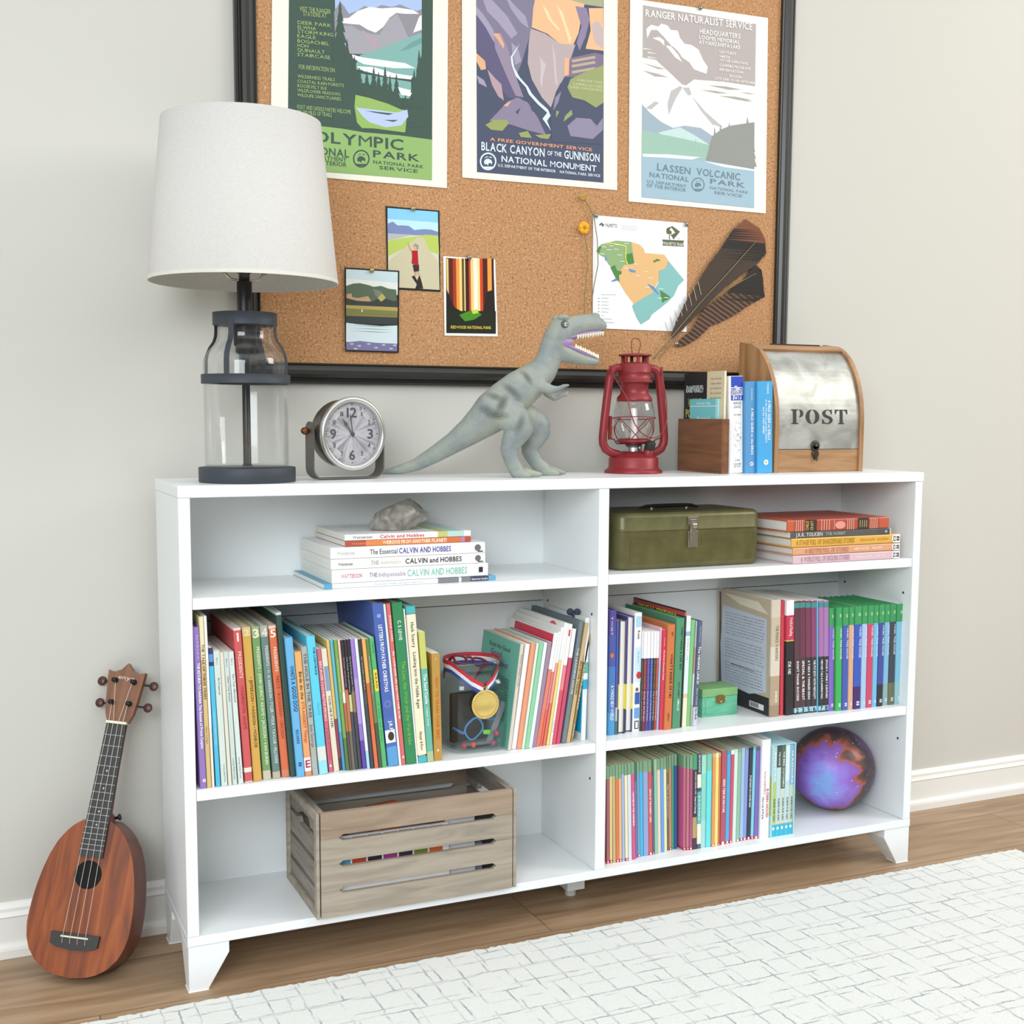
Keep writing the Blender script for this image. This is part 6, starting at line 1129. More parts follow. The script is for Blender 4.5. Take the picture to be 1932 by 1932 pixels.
('B', 1335.9, 24, -1.35, 14.7, 213.8, 140, 'h', [('#3c54b8', 0, 0.825), ('#34a058', 0.825, 1)], [("''", 0.9, 0.94, 0.3, '#d8e8a8', 0.1), ('MAGIC TREE HOUSE', 0.5, 0.8, 0.28, '#e0e8f4', 0.25), ('##', 0.03, 0.08, 0.4, '#d8dce8', 0.1)], 'cobalt blue hardcover with green top band'),
('B', 1349.9, 24, -1.08, 12.7, 214.1, 140, 'h', [('#e0a880', 0, 0.825), ('#34a058', 0.825, 1)], [("''", 0.9, 0.94, 0.3, '#d8e8a8', 0.1), ('MAGIC TREE HOUSE', 0.5, 0.8, 0.28, '#e0e8f4', 0.25), ('##', 0.03, 0.08, 0.4, '#d8dce8', 0.1)], 'peach hardcover with green top band'),
('B', 1365.7, 23, -0.9, 18.3, 214.7, 140, 'h', [('#44246c', 0, 0.22), ('#2c54c4', 0.22, 0.825), ('#34a058', 0.825, 1)], [("''", 0.9, 0.94, 0.3, '#d8e8a8', 0.1), ('MAGIC TREE HOUSE', 0.5, 0.8, 0.28, '#e0e8f4', 0.25), ('##', 0.03, 0.08, 0.4, '#d8dce8', 0.1)], 'blue with violet foot hardcover with green top band'),
('B', 1381.7, 22, -0.88, 13.0, 214.5, 140, 'h', [('#a0c4e8', 0, 0.825), ('#34a058', 0.825, 1)], [("''", 0.9, 0.94, 0.3, '#d8e8a8', 0.1), ('MAGIC TREE HOUSE', 0.5, 0.8, 0.28, '#e0e8f4', 0.25), ('##', 0.03, 0.08, 0.4, '#d8dce8', 0.1)], 'powder blue hardcover with green top band'),
('B', 1397.0, 23, -0.69, 15.4, 213.7, 140, 'h', [('#d83c60', 0, 0.22), ('#d83c60', 0.22, 0.825), ('#34a058', 0.825, 1)], [("''", 0.9, 0.94, 0.3, '#d8e8a8', 0.1), ('MAGIC TREE HOUSE', 0.5, 0.8, 0.28, '#e0e8f4', 0.25), ('##', 0.03, 0.08, 0.4, '#d8dce8', 0.1)], 'raspberry hardcover with green top band'),
('B', 1411.2, 23, -0.61, 12.2, 213.7, 140, 'h', [('#68b8e4', 0, 0.825), ('#34a058', 0.825, 1)], [("''", 0.9, 0.94, 0.3, '#d8e8a8', 0.1), ('MAGIC TREE HOUSE', 0.5, 0.8, 0.28, '#e0e8f4', 0.25), ('##', 0.03, 0.08, 0.4, '#d8dce8', 0.1)], 'sky blue hardcover with green top band'),
('B', 1425.8, 23, -0.57, 14.5, 213.8, 140, 'h', [('#2c2c34', 0, 0.22), ('#3c48a0', 0.22, 0.825), ('#34a058', 0.825, 1)], [("''", 0.9, 0.94, 0.3, '#d8e8a8', 0.1), ('MAGIC TREE HOUSE', 0.5, 0.8, 0.28, '#e0e8f4', 0.25), ('##', 0.03, 0.08, 0.4, '#d8dce8', 0.1)], 'indigo and black hardcover with green top band'),
('B', 1442.5, 26, -0.45, 13.7, 213.1, 140, 'h', [('#88b0b0', 0, 0.22), ('#78b8e0', 0.22, 0.825), ('#34a058', 0.825, 1)], [("''", 0.9, 0.94, 0.3, '#d8e8a8', 0.1), ('MAGIC TREE HOUSE', 0.5, 0.8, 0.28, '#e0e8f4', 0.25), ('##', 0.03, 0.08, 0.4, '#d8dce8', 0.1)], 'light blue and grey hardcover with green top band'),
('B', 1457.4, 25, -0.46, 15.5, 213.6, 140, 'h', [('#6c6c4c', 0, 0.22), ('#3c444c', 0.22, 0.825), ('#34a058', 0.825, 1)], [("''", 0.9, 0.94, 0.3, '#d8e8a8', 0.1), ('MAGIC TREE HOUSE', 0.5, 0.8, 0.28, '#e0e8f4', 0.25), ('##', 0.03, 0.08, 0.4, '#d8dce8', 0.1)], 'dark olive hardcover with green top band'),
('B', 1476.3, 25, -0.69, 18.4, 212.5, 140, 'h', [('#90c8cc', 0, 0.22), ('#78c4e4', 0.22, 0.825), ('#34a058', 0.825, 1)], [("''", 0.9, 0.94, 0.3, '#d8e8a8', 0.1), ('MAGIC TREE HOUSE', 0.5, 0.8, 0.28, '#e0e8f4', 0.25), ('##', 0.03, 0.08, 0.4, '#d8dce8', 0.1)], 'aqua hardcover with green top band'),
('C', 778.4, 23, -0.11, 3.4, 188.7, 130, 'p', [('#c83448', 0, 0.03), ('#544048', 0.03, 0.87), ('#74a078', 0.87, 1)], [('o', 0.008, 0.022, 0.5, '#f4f4f0', 0)], 'dark sliver of a paperback against the divider'),
('C', 785.5, 24, -0.74, 6.0, 188.5, 130, 'p', [('#c83448', 0, 0.03), ('#b05860', 0.03, 0.87), ('#74a078', 0.87, 1)], [('o', 0.008, 0.022, 0.5, '#f4f4f0', 0)], 'brick rose paperback'),
('C', 792.5, 24, -1.03, 5.4, 189.2, 130, 'p', [('#c83448', 0, 0.03), ('#e4c880', 0.03, 0.89), ('#74a078', 0.89, 1)], [('o', 0.008, 0.022, 0.5, '#f4f4f0', 0)], 'straw yellow paperback'),
('C', 799.7, 24, -1.39, 5.9, 189.2, 130, 'p', [('#ccac70', 0, 0.89), ('#74a078', 0.89, 1)], [], 'khaki tan paperback'),
('C', 806.0, 23, -1.39, 6.3, 189.5, 130, 'p', [('#c83448', 0, 0.03), ('#dc743c', 0.03, 0.855), ('#74a078', 0.855, 1)], [('o', 0.008, 0.022, 0.5, '#f4f4f0', 0)], 'burnt orange paperback'),
('C', 812.4, 23, -1.34, 5.8, 189.1, 130, 'p', [('#c83448', 0, 0.03), ('#ecae70', 0.03, 0.86), ('#74a078', 0.86, 1)], [('o', 0.008, 0.022, 0.5, '#f4f4f0', 0)], 'apricot paperback'),
('C', 819.0, 23, -1.51, 5.6, 189.0, 130, 'p', [('#98b0dc', 0, 0.9), ('#74a078', 0.9, 1)], [], 'periwinkle paperback'),
('C', 825.5, 22, -1.66, 5.8, 189.3, 130, 'p', [('#c83448', 0, 0.03), ('#ece2b0', 0.03, 0.885), ('#74a078', 0.885, 1)], [('o', 0.008, 0.022, 0.5, '#f4f4f0', 0)], 'ivory paperback'),
('C', 832.5, 21, -1.77, 7.0, 190.1, 130, 'p', [('#d0d8e8', 0, 0.885), ('#74a078', 0.885, 1)], [], 'silver white paperback'),
('C', 841.8, 23, -1.99, 7.6, 190.2, 130, 'p', [('#d84c80', 0, 0.885), ('#74a078', 0.885, 1)], [('MUMMIES IN THE MORNING', 0.35, 0.7, 0.45, '#f4f4f0', 0)], 'hot pink paperback'),
('C', 850.4, 28, -1.96, 3.7, 188.8, 130, 'p', [('#6480b0', 0, 0.8), ('#4c7058', 0.8, 1)], [], 'thin slate blue paperback with dark green top'),
('C', 857.5, 31, -1.84, 6.3, 188.6, 130, 'p', [('#c83448', 0, 0.03), ('#6898c4', 0.03, 0.88), ('#74a078', 0.88, 1)], [('o', 0.008, 0.022, 0.5, '#f4f4f0', 0)], 'steel blue paperback'),
('C', 864.4, 32, -1.69, 6.4, 188.5, 130, 'p', [('#2cb8e8', 0, 0.885), ('#74a078', 0.885, 1)], [], 'vivid cyan paperback'),
('C', 873.3, 31, -1.7, 10.7, 188.1, 130, 'p', [('#8c9cd0', 0, 0.885), ('#74a078', 0.885, 1)], [], 'wide lavender blue paperback'),
('C', 883.1, 31, -1.71, 8.1, 187.6, 130, 'p', [('#c83448', 0, 0.03), ('#d4504c', 0.03, 0.885), ('#74a078', 0.885, 1)], [('DINOS OF THE SUNSET • LION', 0.35, 0.7, 0.45, '#f4f4f0', 0), ('o', 0.008, 0.022, 0.5, '#f4f4f0', 0)], 'tomato red paperback'),
('C', 890.7, 33, -2.05, 3.8, 164.8, 130, 'p', [('#c83448', 0, 0.03), ('#6c5484', 0.03, 0.95), ('#544458', 0.95, 1)], [('o', 0.008, 0.022, 0.5, '#f4f4f0', 0)], 'thin plum paperback shorter than its neighbours'),
('C', 896.8, 32, -1.87, 6.7, 188.0, 130, 'p', [('#7cc8a8', 0, 0.87), ('#98bc98', 0.87, 1)], [], 'aqua green paperback'),
('C', 904.7, 34, -1.77, 6.7, 187.1, 130, 'p', [('#f0ccb4', 0, 0.885), ('#74a078', 0.885, 1)], [], 'pale peach paperback'),
('C', 912.8, 35, -1.77, 7.1, 188.2, 130, 'p', [('#549ce8', 0, 0.885), ('#74a078', 0.885, 1)], [], 'azure paperback'),
('C', 920.5, 37, -1.78, 6.3, 189.2, 130, 'p', [('#f0e2a8', 0, 0.87), ('#74a078', 0.87, 1)], [], 'pale lemon paperback'),
('C', 927.2, 39, -1.64, 4.6, 189.3, 130, 'p', [('#606c4c', 0, 0.83), ('#78885c', 0.83, 1)], [('Night of the Ninth Lantern', 0.35, 0.7, 0.45, '#f4f4f0', 0)], 'dark olive thin paperback'),
('C', 933.0, 40, -1.48, 5.3, 190.0, 130, 'p', [('#c83448', 0, 0.03), ('#d8805c', 0.03, 0.87), ('#74a078', 0.87, 1)], [('o', 0.008, 0.022, 0.5, '#f4f4f0', 0)], 'salmon paperback'),
('C', 939.7, 42, -1.3, 5.6, 189.8, 130, 'p', [('#38a86c', 0, 0.88), ('#74a078', 0.88, 1)], [], 'leaf green paperback'),
('C', 946.0, 41, -1.3, 6.3, 189.3, 130, 'p', [('#2050a8', 0, 0.885), ('#74a078', 0.885, 1)], [], 'deep blue paperback'),
('C', 957.7, 28, -0.94, 5.8, 190.0, 130, 'p', [('#c83448', 0, 0.03), ('#cc5884', 0.03, 0.865), ('#74a078', 0.865, 1)], [('o', 0.008, 0.022, 0.5, '#f4f4f0', 0)], 'rose paperback standing proud of the row'),
('C', 963.3, 25, -0.9, 4.9, 189.4, 130, 'p', [('#c83448', 0, 0.03), ('#c07078', 0.03, 0.865), ('#74a078', 0.865, 1)], [('o', 0.008, 0.022, 0.5, '#f4f4f0', 0)], 'rosewood paperback'),
('C', 969.5, 24, -0.83, 6.9, 189.2, 130, 'p', [('#c83448', 0, 0.03), ('#ac4474', 0.03, 0.86), ('#74a078', 0.86, 1)], [('o', 0.008, 0.022, 0.5, '#f4f4f0', 0)], 'magenta paperback'),
('C', 978.1, 24, -0.81, 9.6, 190.4, 140, 'p', [('#40303c', 0, 0.12), ('#b8985c', 0.12, 0.34), ('#3c2c38', 0.34, 0.84), ('#3ca068', 0.84, 1)], [('GOOD KINGS ON', 0.58, 0.82, 0.3, '#f4f4f0', 0.1), ('Coast of Courage', 0.38, 0.56, 0.4, '#f4f4f0', 0.1)], 'dark brown paperback with green top and cursive lettering'),
('C', 988.3, 24, -0.89, 8.6, 191.5, 150, 'p', [('#4c5880', 0, 0.05), ('#f0ecd4', 0.05, 0.26), ('#50b4b8', 0.26, 0.6), ('#44486c', 0.6, 0.64), ('#f0ecd4', 0.64, 0.78), ('#444864', 0.78, 1)], [('BIG GAME BOOK', 0.8, 0.98, 0.4, '#f4f4f0', 0), ('stories', 0.3, 0.56, 0.4, '#f4f4f0', 0)], 'white paperback with navy and teal label panels'),
('C', 998.7, 26, -0.35, 11.3, 186.2, 150, 'p', [('#a0d8d0', 0, 0.3), ('#80d8c0', 0.3, 0.8), ('#98e0c8', 0.8, 1)], [], 'wide aqua paperback with smooth spine'),
('C', 1010.2, 24, -0.35, 11.2, 187.5, 130, 'p', [('#58e0e8', 0, 0.82), ('#70ccb0', 0.82, 1)], [], 'wide turquoise paperback'),
('C', 1019.7, 22, -0.35, 7.1, 187.8, 130, 'p', [('#e87838', 0, 0.03), ('#ec9448', 0.03, 0.96), ('#e8a878', 0.96, 1)], [('o', 0.008, 0.022, 0.5, '#f4f4f0', 0)], 'tangerine paperback'),
('C', 1027.5, 23, -0.45, 7.4, 188.2, 130, 'p', [('#e8c840', 0, 0.03), ('#f2e074', 0.03, 0.95), ('#f4e8a0', 0.95, 1)], [('o', 0.008, 0.022, 0.5, '#f4f4f0', 0)], 'butter yellow paperback'),
('C', 1034.8, 25, -0.33, 4.5, 187.2, 130, 'p', [('#c83448', 0, 0.03), ('#d87434', 0.03, 0.96), ('#c8b070', 0.96, 1)], [('o', 0.008, 0.022, 0.5, '#f4f4f0', 0)], 'thin rust orange paperback'),
('C', 1044.3, 25, -0.13, 11.7, 189.2, 130, 'p', [('#c83050', 0, 0.03), ('#bc485c', 0.03, 0.985), ('#b8485c', 0.985, 1)], [('HIGH TIDE IN HAWAII', 0.35, 0.7, 0.45, '#f4f4f0', 0), ('o', 0.008, 0.022, 0.5, '#f4f4f0', 0)], 'wide rosy red paperback'),
('C', 1055.3, 26, 0.0, 8.7, 189.0, 130, 'p', [('#c83448', 0, 0.03), ('#3ca8e4', 0.03, 0.96), ('#3c98c0', 0.96, 1)], [('o', 0.008, 0.022, 0.5, '#f4f4f0', 0)], 'bright blue paperback'),
('C', 1063.9, 26, 0.14, 7.4, 188.7, 130, 'p', [('#c83448', 0, 0.03), ('#dc4464', 0.03, 0.955), ('#e8f0e8', 0.955, 1)], [('o', 0.008, 0.022, 0.5, '#f4f4f0', 0)], 'cherry red paperback with white top'),
('C', 1072.3, 27, 0.2, 8.2, 189.2, 130, 'p', [('#d0e8e0', 0, 0.03), ('#ccf0dc', 0.03, 0.97), ('#c0e8d0', 0.97, 1)], [('o', 0.008, 0.022, 0.5, '#f4f4f0', 0)], 'mint white paperback'),
('C', 1081.0, 27, 0.18, 8.0, 189.5, 130, 'p', [('#90a898', 0, 0.03), ('#8cbc9c', 0.03, 0.96), ('#7cac8c', 0.96, 1)], [('o', 0.008, 0.022, 0.5, '#f4f4f0', 0)], 'sage green paperback'),
('C', 1090.4, 28, 0.11, 7.8, 189.9, 130, 'p', [('#c83448', 0, 0.03), ('#98bce8', 0.03, 0.87), ('#a0c0dc', 0.87, 1)], [('o', 0.008, 0.022, 0.5, '#f4f4f0', 0)], 'pale blue paperback near the navy one'),
('C', 1098.8, 29, 0.37, 8.5, 189.7, 130, 'p', [('#c83448', 0, 0.03), ('#7c94d8', 0.03, 0.97), ('#7088c0', 0.97, 1)], [('o', 0.008, 0.022, 0.5, '#f4f4f0', 0)], 'cornflower paperback'),
('C', 1108.3, 29, 0.5, 8.4, 188.1, 130, 'p', [('#c83448', 0, 0.03), ('#2c3444', 0.03, 0.97), ('#20242c', 0.97, 1)], [('STAGE FRIGHT ON A SUMMER NIGHT', 0.35, 0.7, 0.45, '#f4f4f0', 0), ('o', 0.008, 0.022, 0.5, '#f4f4f0', 0)], 'navy black paperback with white title'),
('C', 1116.3, 28, 0.44, 6.5, 189.8, 130, 'p', [('#c83448', 0, 0.03), ('#74cce0', 0.03, 0.97), ('#60b8b0', 0.97, 1)], [('o', 0.008, 0.022, 0.5, '#f4f4f0', 0)], 'pale cyan paperback'),
('C', 1124.9, 27, 0.31, 9.3, 188.4, 130, 'p', [('#d84858', 0, 0.03), ('#7460bc', 0.03, 0.96), ('#5c5480', 0.96, 1)], [('o', 0.008, 0.022, 0.5, '#f4f4f0', 0)], 'violet paperback with grey top'),
('C', 1142.2, 22, -0.1, 21.9, 203.0, 160, 'h', [('#f2f0f2', 0, 1)], [('The Merry ADVENTURES of', 0.45, 0.68, 0.2, '#d07078', -0.12), ('ROBIN HOOD', 0.21, 0.5, 0.26, '#c83c48', 0.18), ('Howard Pyle', 0.2, 0.42, 0.2, '#444444', -0.28)], 'thick white hardcover with red and black lettering'),
('top', 1096.9, 85, -1.6, 33.5, 190.6, 130, 'h', [('#f0f0ee', 0, 1)], [('THE DANGEROUS', 0.84, 0.87, 0.12, '#f4f4f0', 0)], 'white hardcover with a blue label, beside the brown card box'),
('top', 1126.2, 78, -1.58, 24.4, 180.4, 120, 'h', [('#4894d0', 0, 1)], [('A FIELD GUIDE to the BIRDS', 0.2, 0.71, 0.22, '#f4f4f0', 0.15), ('PETERSON', 0.79, 0.92, 0.14, '#b8d8f0', 0.1)], 'dull blue guide book, slimmer of the two blue ones on the bookcase top'),
('top', 1156.9, 72, -1.55, 36.5, 181.2, 120, 'h', [('#34a4e4', 0, 1)], [('A FIELD GUIDE to SHELLS', 0.36, 0.79, 0.16, '#f4f4f0', 0.25), ('of the ATLANTIC and GULF COASTS', 0.33, 0.8, 0.12, '#e8f4fc', 0.05), ('and the WEST INDIES', 0.43, 0.72, 0.12, '#e8f4fc', -0.12), ('MORRIS', 0.86, 0.98, 0.13, '#d0ecfc', 0.15)], 'bright blue thick guide book touching the wooden mailbox')]
# ================================================================== books
PGW = ramp_mat('page_edges_white', [(.3, '#dcd8cc'), (.7, '#f2f0e8')], (900, 2, 2), 3, 2, .9, spec=.1)
PGT = ramp_mat('page_edges_tan', [(.3, '#b4a688'), (.7, '#d0c4a6')], (900, 2, 2), 3, 2, .9, spec=.1)
PGZ = ramp_mat('page_edges_flat', [(.3, '#e0dcd2'), (.7, '#f4f2ec')], (900, 2, 2), 3, 2, .9, spec=.1)
EXTRA = {}
def spine_text(mb, T, Hh, t, z0, z1, hf, c, xo):
    m = M(c, .5, var=0); y = -.0004; L = (z1-z0)*Hh; cx = xo*T; zc = (z0+z1)/2*Hh
    if t in ('o', '##', '||', "''"):
        r = hf*T/2
        if t == 'o': mb.poly([(cx+r*math.cos(a*.5236), y, zc+r*1.25*math.sin(a*.5236)) for a in range(12)], m)
        elif t == '##':
            for s in (-1, 1): mb.poly([(cx-r, y, zc+s*r*.7-r*.5), (cx+r, y, zc+s*r*.7-r*.5), (cx+r, y, zc+s*r*.7+r*.5), (cx-r, y, zc+s*r*.7+r*.5)], m)
        else:
            for s in (-1, 1): mb.poly([(cx+s*r*.5-r*.25, y, zc-L*.4), (cx+s*r*.5+r*.25, y, zc-L*.4), (cx+s*r*.5+r*.25, y, zc+L*.4), (cx+s*r*.5-r*.25, y, zc+L*.4)], m)
    elif len(t) <= 2:
        mb.text(t, (cx, y, z0*Hh), (1, 0, 0), (0, 0, 1), L, m, (.25*T if t == '1' else min(.7*T, L*.8)), 1, True)
    else:
        h = hf*T; mb.text(t, (cx-h*.45, y, zc), (0, 0, -1), (1, 0, 0), h, m, L, 1 if h > .003 else 0, True)
def soft(h):  # haze put into the cover colours: greyer and slightly lifted
    c = [int(h[i:i+2], 16) for i in (1, 3, 5)]; g = sum(c)/3
    return '#'+''.join('%02x' % int(max(0, min(255, (x*.86+g*.14)*.95+12))) for x in c)
def make_book(name, label, cat, loc, rot, T, Hh, Dp, kind, bands, texts, pages=None, group=None, extra=None):
    bands = [(soft(b_[0]), b_[1], b_[2]) for b_ in bands]
    t = thing(name, label, cat, loc, rot, group)
    hard = kind in 'hr'
    c = min(.0022, T*.2) if hard else min(.0005, T*.1); o = .0028 if hard else .0002
    r = min(.0022, T*.3) if hard else min(.0008, T*.25)
    mb = MB(); f = -1 if kind == 'r' else 1     # 'r' = fore edge faces the room
    U = [(-T/2, Dp), (-T/2, r), (-T/2+r*.3, r*.3), (-T/2+r, 0), (T/2-r, 0), (T/2-r*.3, r*.3), (T/2, r), (T/2, Dp), (T/2-c, Dp), (T/2-c, c+r*.2), (-T/2+c, c+r*.2), (-T/2+c, Dp)]
    if kind == 'r': U = [(-x, Dp-y) for x, y in U]
    n = len(U)
    for z0, z1, col in [(b_[1], b_[2], b_[0]) for b_ in bands]:
        vs = [(x, y, z0*Hh) for x, y in U]+[(x, y, z1*Hh) for x, y in U]
        mb.add(vs, [(i, (i+1) % n, n+(i+1) % n, n+i) for i in range(n)], M(col, .42, var=.03, scale=120))
        for zz, fl in ((z0, 1), (z1, 0)):
            if (zz in (0, 0.0)) or zz == 1:
                cap = [(0, 1, 10, 11), (1, 2, 3, 10), (3, 4, 9, 10), (4, 5, 6, 9), (6, 7, 8, 9)]
                mb.add([(x, y, zz*Hh) for x, y in U], [q_[::-1] for q_ in cap] if fl else cap, M(col, .42, var=.03, scale=120))
    if kind != 'r':
        for tx in texts: spine_text(mb, T, Hh, *tx)
    if extra: extra(mb, T, Hh, Dp)
    mb.build('cover', t)
    pm = pages or PGW
    a0, a1 = (c+r*.2+.0001, Dp-o) if kind != 'r' else (o, Dp-c-r*.2-.0001)
    MB().box(-T/2+c+.0001, T/2-c-.0001, a0, a1, o, Hh-o, pm).build('pages', t)
    return t
def rect(mb, x0, x1, z0, z1, c, y=-.0003): mb.poly([(x0, y, z0), (x1, y, z0), (x1, y, z1), (x0, y, z1)], M(c, .5, var=.02))
def lrect(mb, T, y0, y1, z0, z1, c, d=.0003):    # patch printed on the left cover (faces -x); y1 > y0
    mb.add([(-T/2-d, y0, z0), (-T/2-d, y1, z0), (-T/2-d, y1, z1), (-T/2-d, y0, z1)], [(0, 1, 2, 3)], M(c, .5, var=.03))
def ltext(mb, T, s_, yl, z, h, L, c, bold=1): mb.text(s_, (-T/2-.0006, yl, z), (0, -1, 0), (0, 0, 1), h, M(c, .5, var=0), L, bold)
def ex_cream(mb, T, Hh, Dp): rect(mb, -T*.32, T*.42, Hh*.66, Hh*.86, '#8098b8')
def ex_emerald(mb, T, Hh, Dp):
    rect(mb, -T*.4, T*.46, Hh*.59, Hh*.755, '#f0d040'); mb.text('READ', (-T*.1, -.0006, Hh*.67), (0, 0, -1), (1, 0, 0), T*.35, M('#5a5018', .5, var=0), Hh*.12, 1, True)
def ex_royal(mb, T, Hh, Dp):
    rect(mb, -T*.5, T*.42, Hh*.145, Hh*.225, '#f0f0ee', -.0004)
    mb.poly([(T*(.02+.3*math.cos(a*.63)), -.0007, Hh*(.185+.028*math.sin(a*.63))) for a in range(10)], M('#3c3230', .6))
    sil = M('#a8b0c8', .4, .3)
    for a in range(12):
        an = a*math.pi/6; mb.poly([(T*.0+math.cos(an-.16)*T*.2, -.0005, Hh*.385+math.sin(an-.16)*T*.2), (T*.0+math.cos(an+.16)*T*.2, -.0005, Hh*.385+math.sin(an+.16)*T*.2), (math.cos(an)*T*.46, -.0005, Hh*.385+math.sin(an)*T*.46)], sil)
    mb.poly([(T*(.2*math.cos(a*.4)), -.0006, Hh*.925+T*.2*math.sin(a*.4)) for a in range(16)], M('#8c9ccc', .5))
def ex_octagon(mb, T, Hh, Dp):
    rect(mb, -T*.32, T*.5, Hh*.42, Hh*.71, '#c8e4f0'); rect(mb, -T*.3, T*.44, Hh*.88, Hh*.97, '#a8d4e8')
    mb.poly([(T*(.22+.34*math.cos(.393+a*.785)), -.0006, Hh*.475+T*.46*math.sin(.393+a*.785)) for a in range(8)], M('#c83430', .5))
    rect(mb, -T*.3, T*.4, Hh*.11, Hh*.2, '#6ca0d8'); rect(mb, -T*.25, T*.4, Hh*.23, Hh*.33, '#3c5cac', -.0005)
    mb.poly([(T*(.02+.2*math.cos(a*.6)), -.0006, Hh*.355+T*.24*math.sin(a*.6)) for a in range(10)], M('#8c5038', .5))
    rect(mb, -T*.22, T*.36, Hh*.02, Hh*.09, '#26262a'); rect(mb, -T*.1, T*.24, Hh*.028, Hh*.082, '#e8e8e8', -.0006)
def ex_label(mb, T, Hh, Dp):
    rect(mb, -T*.36, T*.48, Hh*.885, Hh*.995, '#2c48b4'); rect(mb, -T*.36, T*.48, Hh*.75, Hh*.875, '#2c48b4')
    wm = M('#f4f4f4', .5, var=0)
    for s_, z, h, L in (('The', .846, .010, .35), ('DANGEROUS', .805, .012, .78), ('BOYS', .76, .016, .6)): mb.text(s_, (T*.06, -.0007, z*Hh), (1, 0, 0), (0, 0, 1), h, wm, L*T, 1, True)
    gm = M('#5a5a58', .6, var=0)
    for s_, z, h, L in (('HAROLD', .71, .005, .55), ('DAVIS', .67, .005, .45), ('one volume', .595, .004, .5), ('J ohn', .125, .004, .35), ('Grenville', .085, .004, .5), ('& Son', .06, .004, .45)): mb.text(s_, (T*.08, -.0007, z*Hh), (1, 0, 0), (0, 0, 1), h, gm, L*T, 0, True)
    random.seed(5)
    for i in range(46):     # ink sketch
        x = T*(.1+random.gauss(0, .14)); z = Hh*(.36+random.gauss(0, .065)); a = random.uniform(0, 3.1); l = random.uniform(.0015, .004)
        d = Vector((math.cos(a), 0, math.sin(a))); nn = Vector((-d.z, 0, d.x))*.00022; p = Vector((max(-T*.3, min(T*.4, x)), -.0006, z))
        mb.poly([tuple(p-nn), tuple(p+d*l-nn), tuple(p+d*l+nn), tuple(p+nn)], gm)
def ex_disc(z, x, r, c, c2=None):
    def f(mb, T, Hh, Dp):
        mb.poly([(T*(x+r*math.cos(a*.35)), -.0006, z*Hh+T*r*math.sin(a*.35)) for a in range(18)], M(c, .5))
        if c2: mb.poly([(T*(x+r*.5*math.cos(a*.35)), -.0008, z*Hh+T*r*.5*math.sin(a*.35)) for a in range(18)], M(c2, .5))
    return f
def ex_letter(mb, T, Hh, Dp):
    lrect(mb, T, .004, Dp-.002, .001, Hh-.001, '#c0b096', .0002); lrect(mb, T, .004, Dp-.002, .001, Hh*.16, '#2c2a2c', .0003)
    Y = lambda f: .010+f*(Dp-.014)
    mb.add([(-T/2-.0005, Y(a), Hh*z) for a, z in ((.02, .20), (.35, .14), (.92, .17), (.95, .5), (.90, .86), (.03, .83))], [(0, 1, 2, 3, 4, 5)], M('#c4cbd6', .6))
    mb.add([(-T/2-.0004, Y(a), Hh*z) for a, z in ((.9, .02), (.98, .02), (.98, .97), (.95, .97))], [(0, 1, 2, 3)], M('#5c5048', .6))
    mb.add([(-T/2-.0004, Y(a), Hh*z) for a, z in ((.0, .87), (.55, .90), (.9, .97), (.2, .96))], [(0, 1, 2, 3)], M('#e4d8c0', .6))
    lrect(mb, T, Y(.06), Y(.34), Hh*.035, Hh*.085, '#e8e8ea', .0006)
    for i in range(14): lrect(mb, T, Y(.16+i*.012), Y(.165+i*.012+(i % 3)*.002), Hh*.042, Hh*.08, '#2c2c30', .0008)
    random.seed(3); im = M('#4c525c', .7, var=0)
    for i in range(24):
        if i in (8, 16): continue
        z = .80-i*.026; y = .86
        while y > .12:
            l = random.uniform(.02, .07); y -= l
            zz = z+(.86-y)*.0; h = random.uniform(.0025, .005)
            mb.add([(-T/2-.0007, Y(y+l*.75), Hh*zz), (-T/2-.0007, Y(y), Hh*zz), (-T/2-.0007, Y(y), Hh*(zz+h)), (-T/2-.0007, Y(y+l*.75), Hh*(zz+h))], [(0, 1, 2, 3)], im)
    mb.add([(-T/2-.0008, Y(a), Hh*z) for a, z in ((.72, .352), (.25, .345), (.25, .349), (.72, .358))], [(0, 1, 2, 3)], M('#26282c', .7))
def ex_seagreen(mb, T, Hh, Dp):
    lrect(mb, T, .002, Dp-.001, .001, Hh-.001, '#6cb4a0'); g = '#3c5c54'
    for s_, z, h, L, c, yl in (('Read the Good', .88, .008, .095, g, .135), ('Good', .80, .011, .05, '#7c3c8c', .125), ('Undercover', .72, .012, .095, '#7c3c8c', .135)): ltext(mb, T, s_, yl, Hh*z, h, L, c)
    for i in range(15): lrect(mb, T, .03, .03+(.06+.02*(i*7 % 3)), Hh*(.62-.024*i-(.05 if i > 3 else 0)), Hh*(.628-.024*i-(.05 if i > 3 else 0)), g, .0006)
def ex_bluecover(mb, T, Hh, Dp): lrect(mb, T, .002, Dp-.01, Hh*.06, Hh*.46, '#10b4f0')
def ex_redtab(mb, T, Hh, Dp):
    lrect(mb, T, .002, Dp-.03, Hh*.87, Hh*.985, '#d83850'); lrect(mb, T, .03, Dp-.06, Hh*.86, Hh*.90, '#f0f0f2', .0006); ltext(mb, T, 'First Readers', Dp-.065, Hh*.868, .005, .07, '#7c8c9c', 0)
def ex_arch(mb, T, Hh, Dp):
    for r, c in ((.020, '#e0506c'), (.014, '#f2f0ec'), (.011, '#e0506c'), (.006, '#f2f0ec')):
        mb.add([(-T/2-.0004-.0002*(.02-r)*100, .045+r*math.cos(R(a)), Hh*.9+r*math.sin(R(a))) for a in range(0, 181, 15)], [tuple(range(13))], M(c, .5))
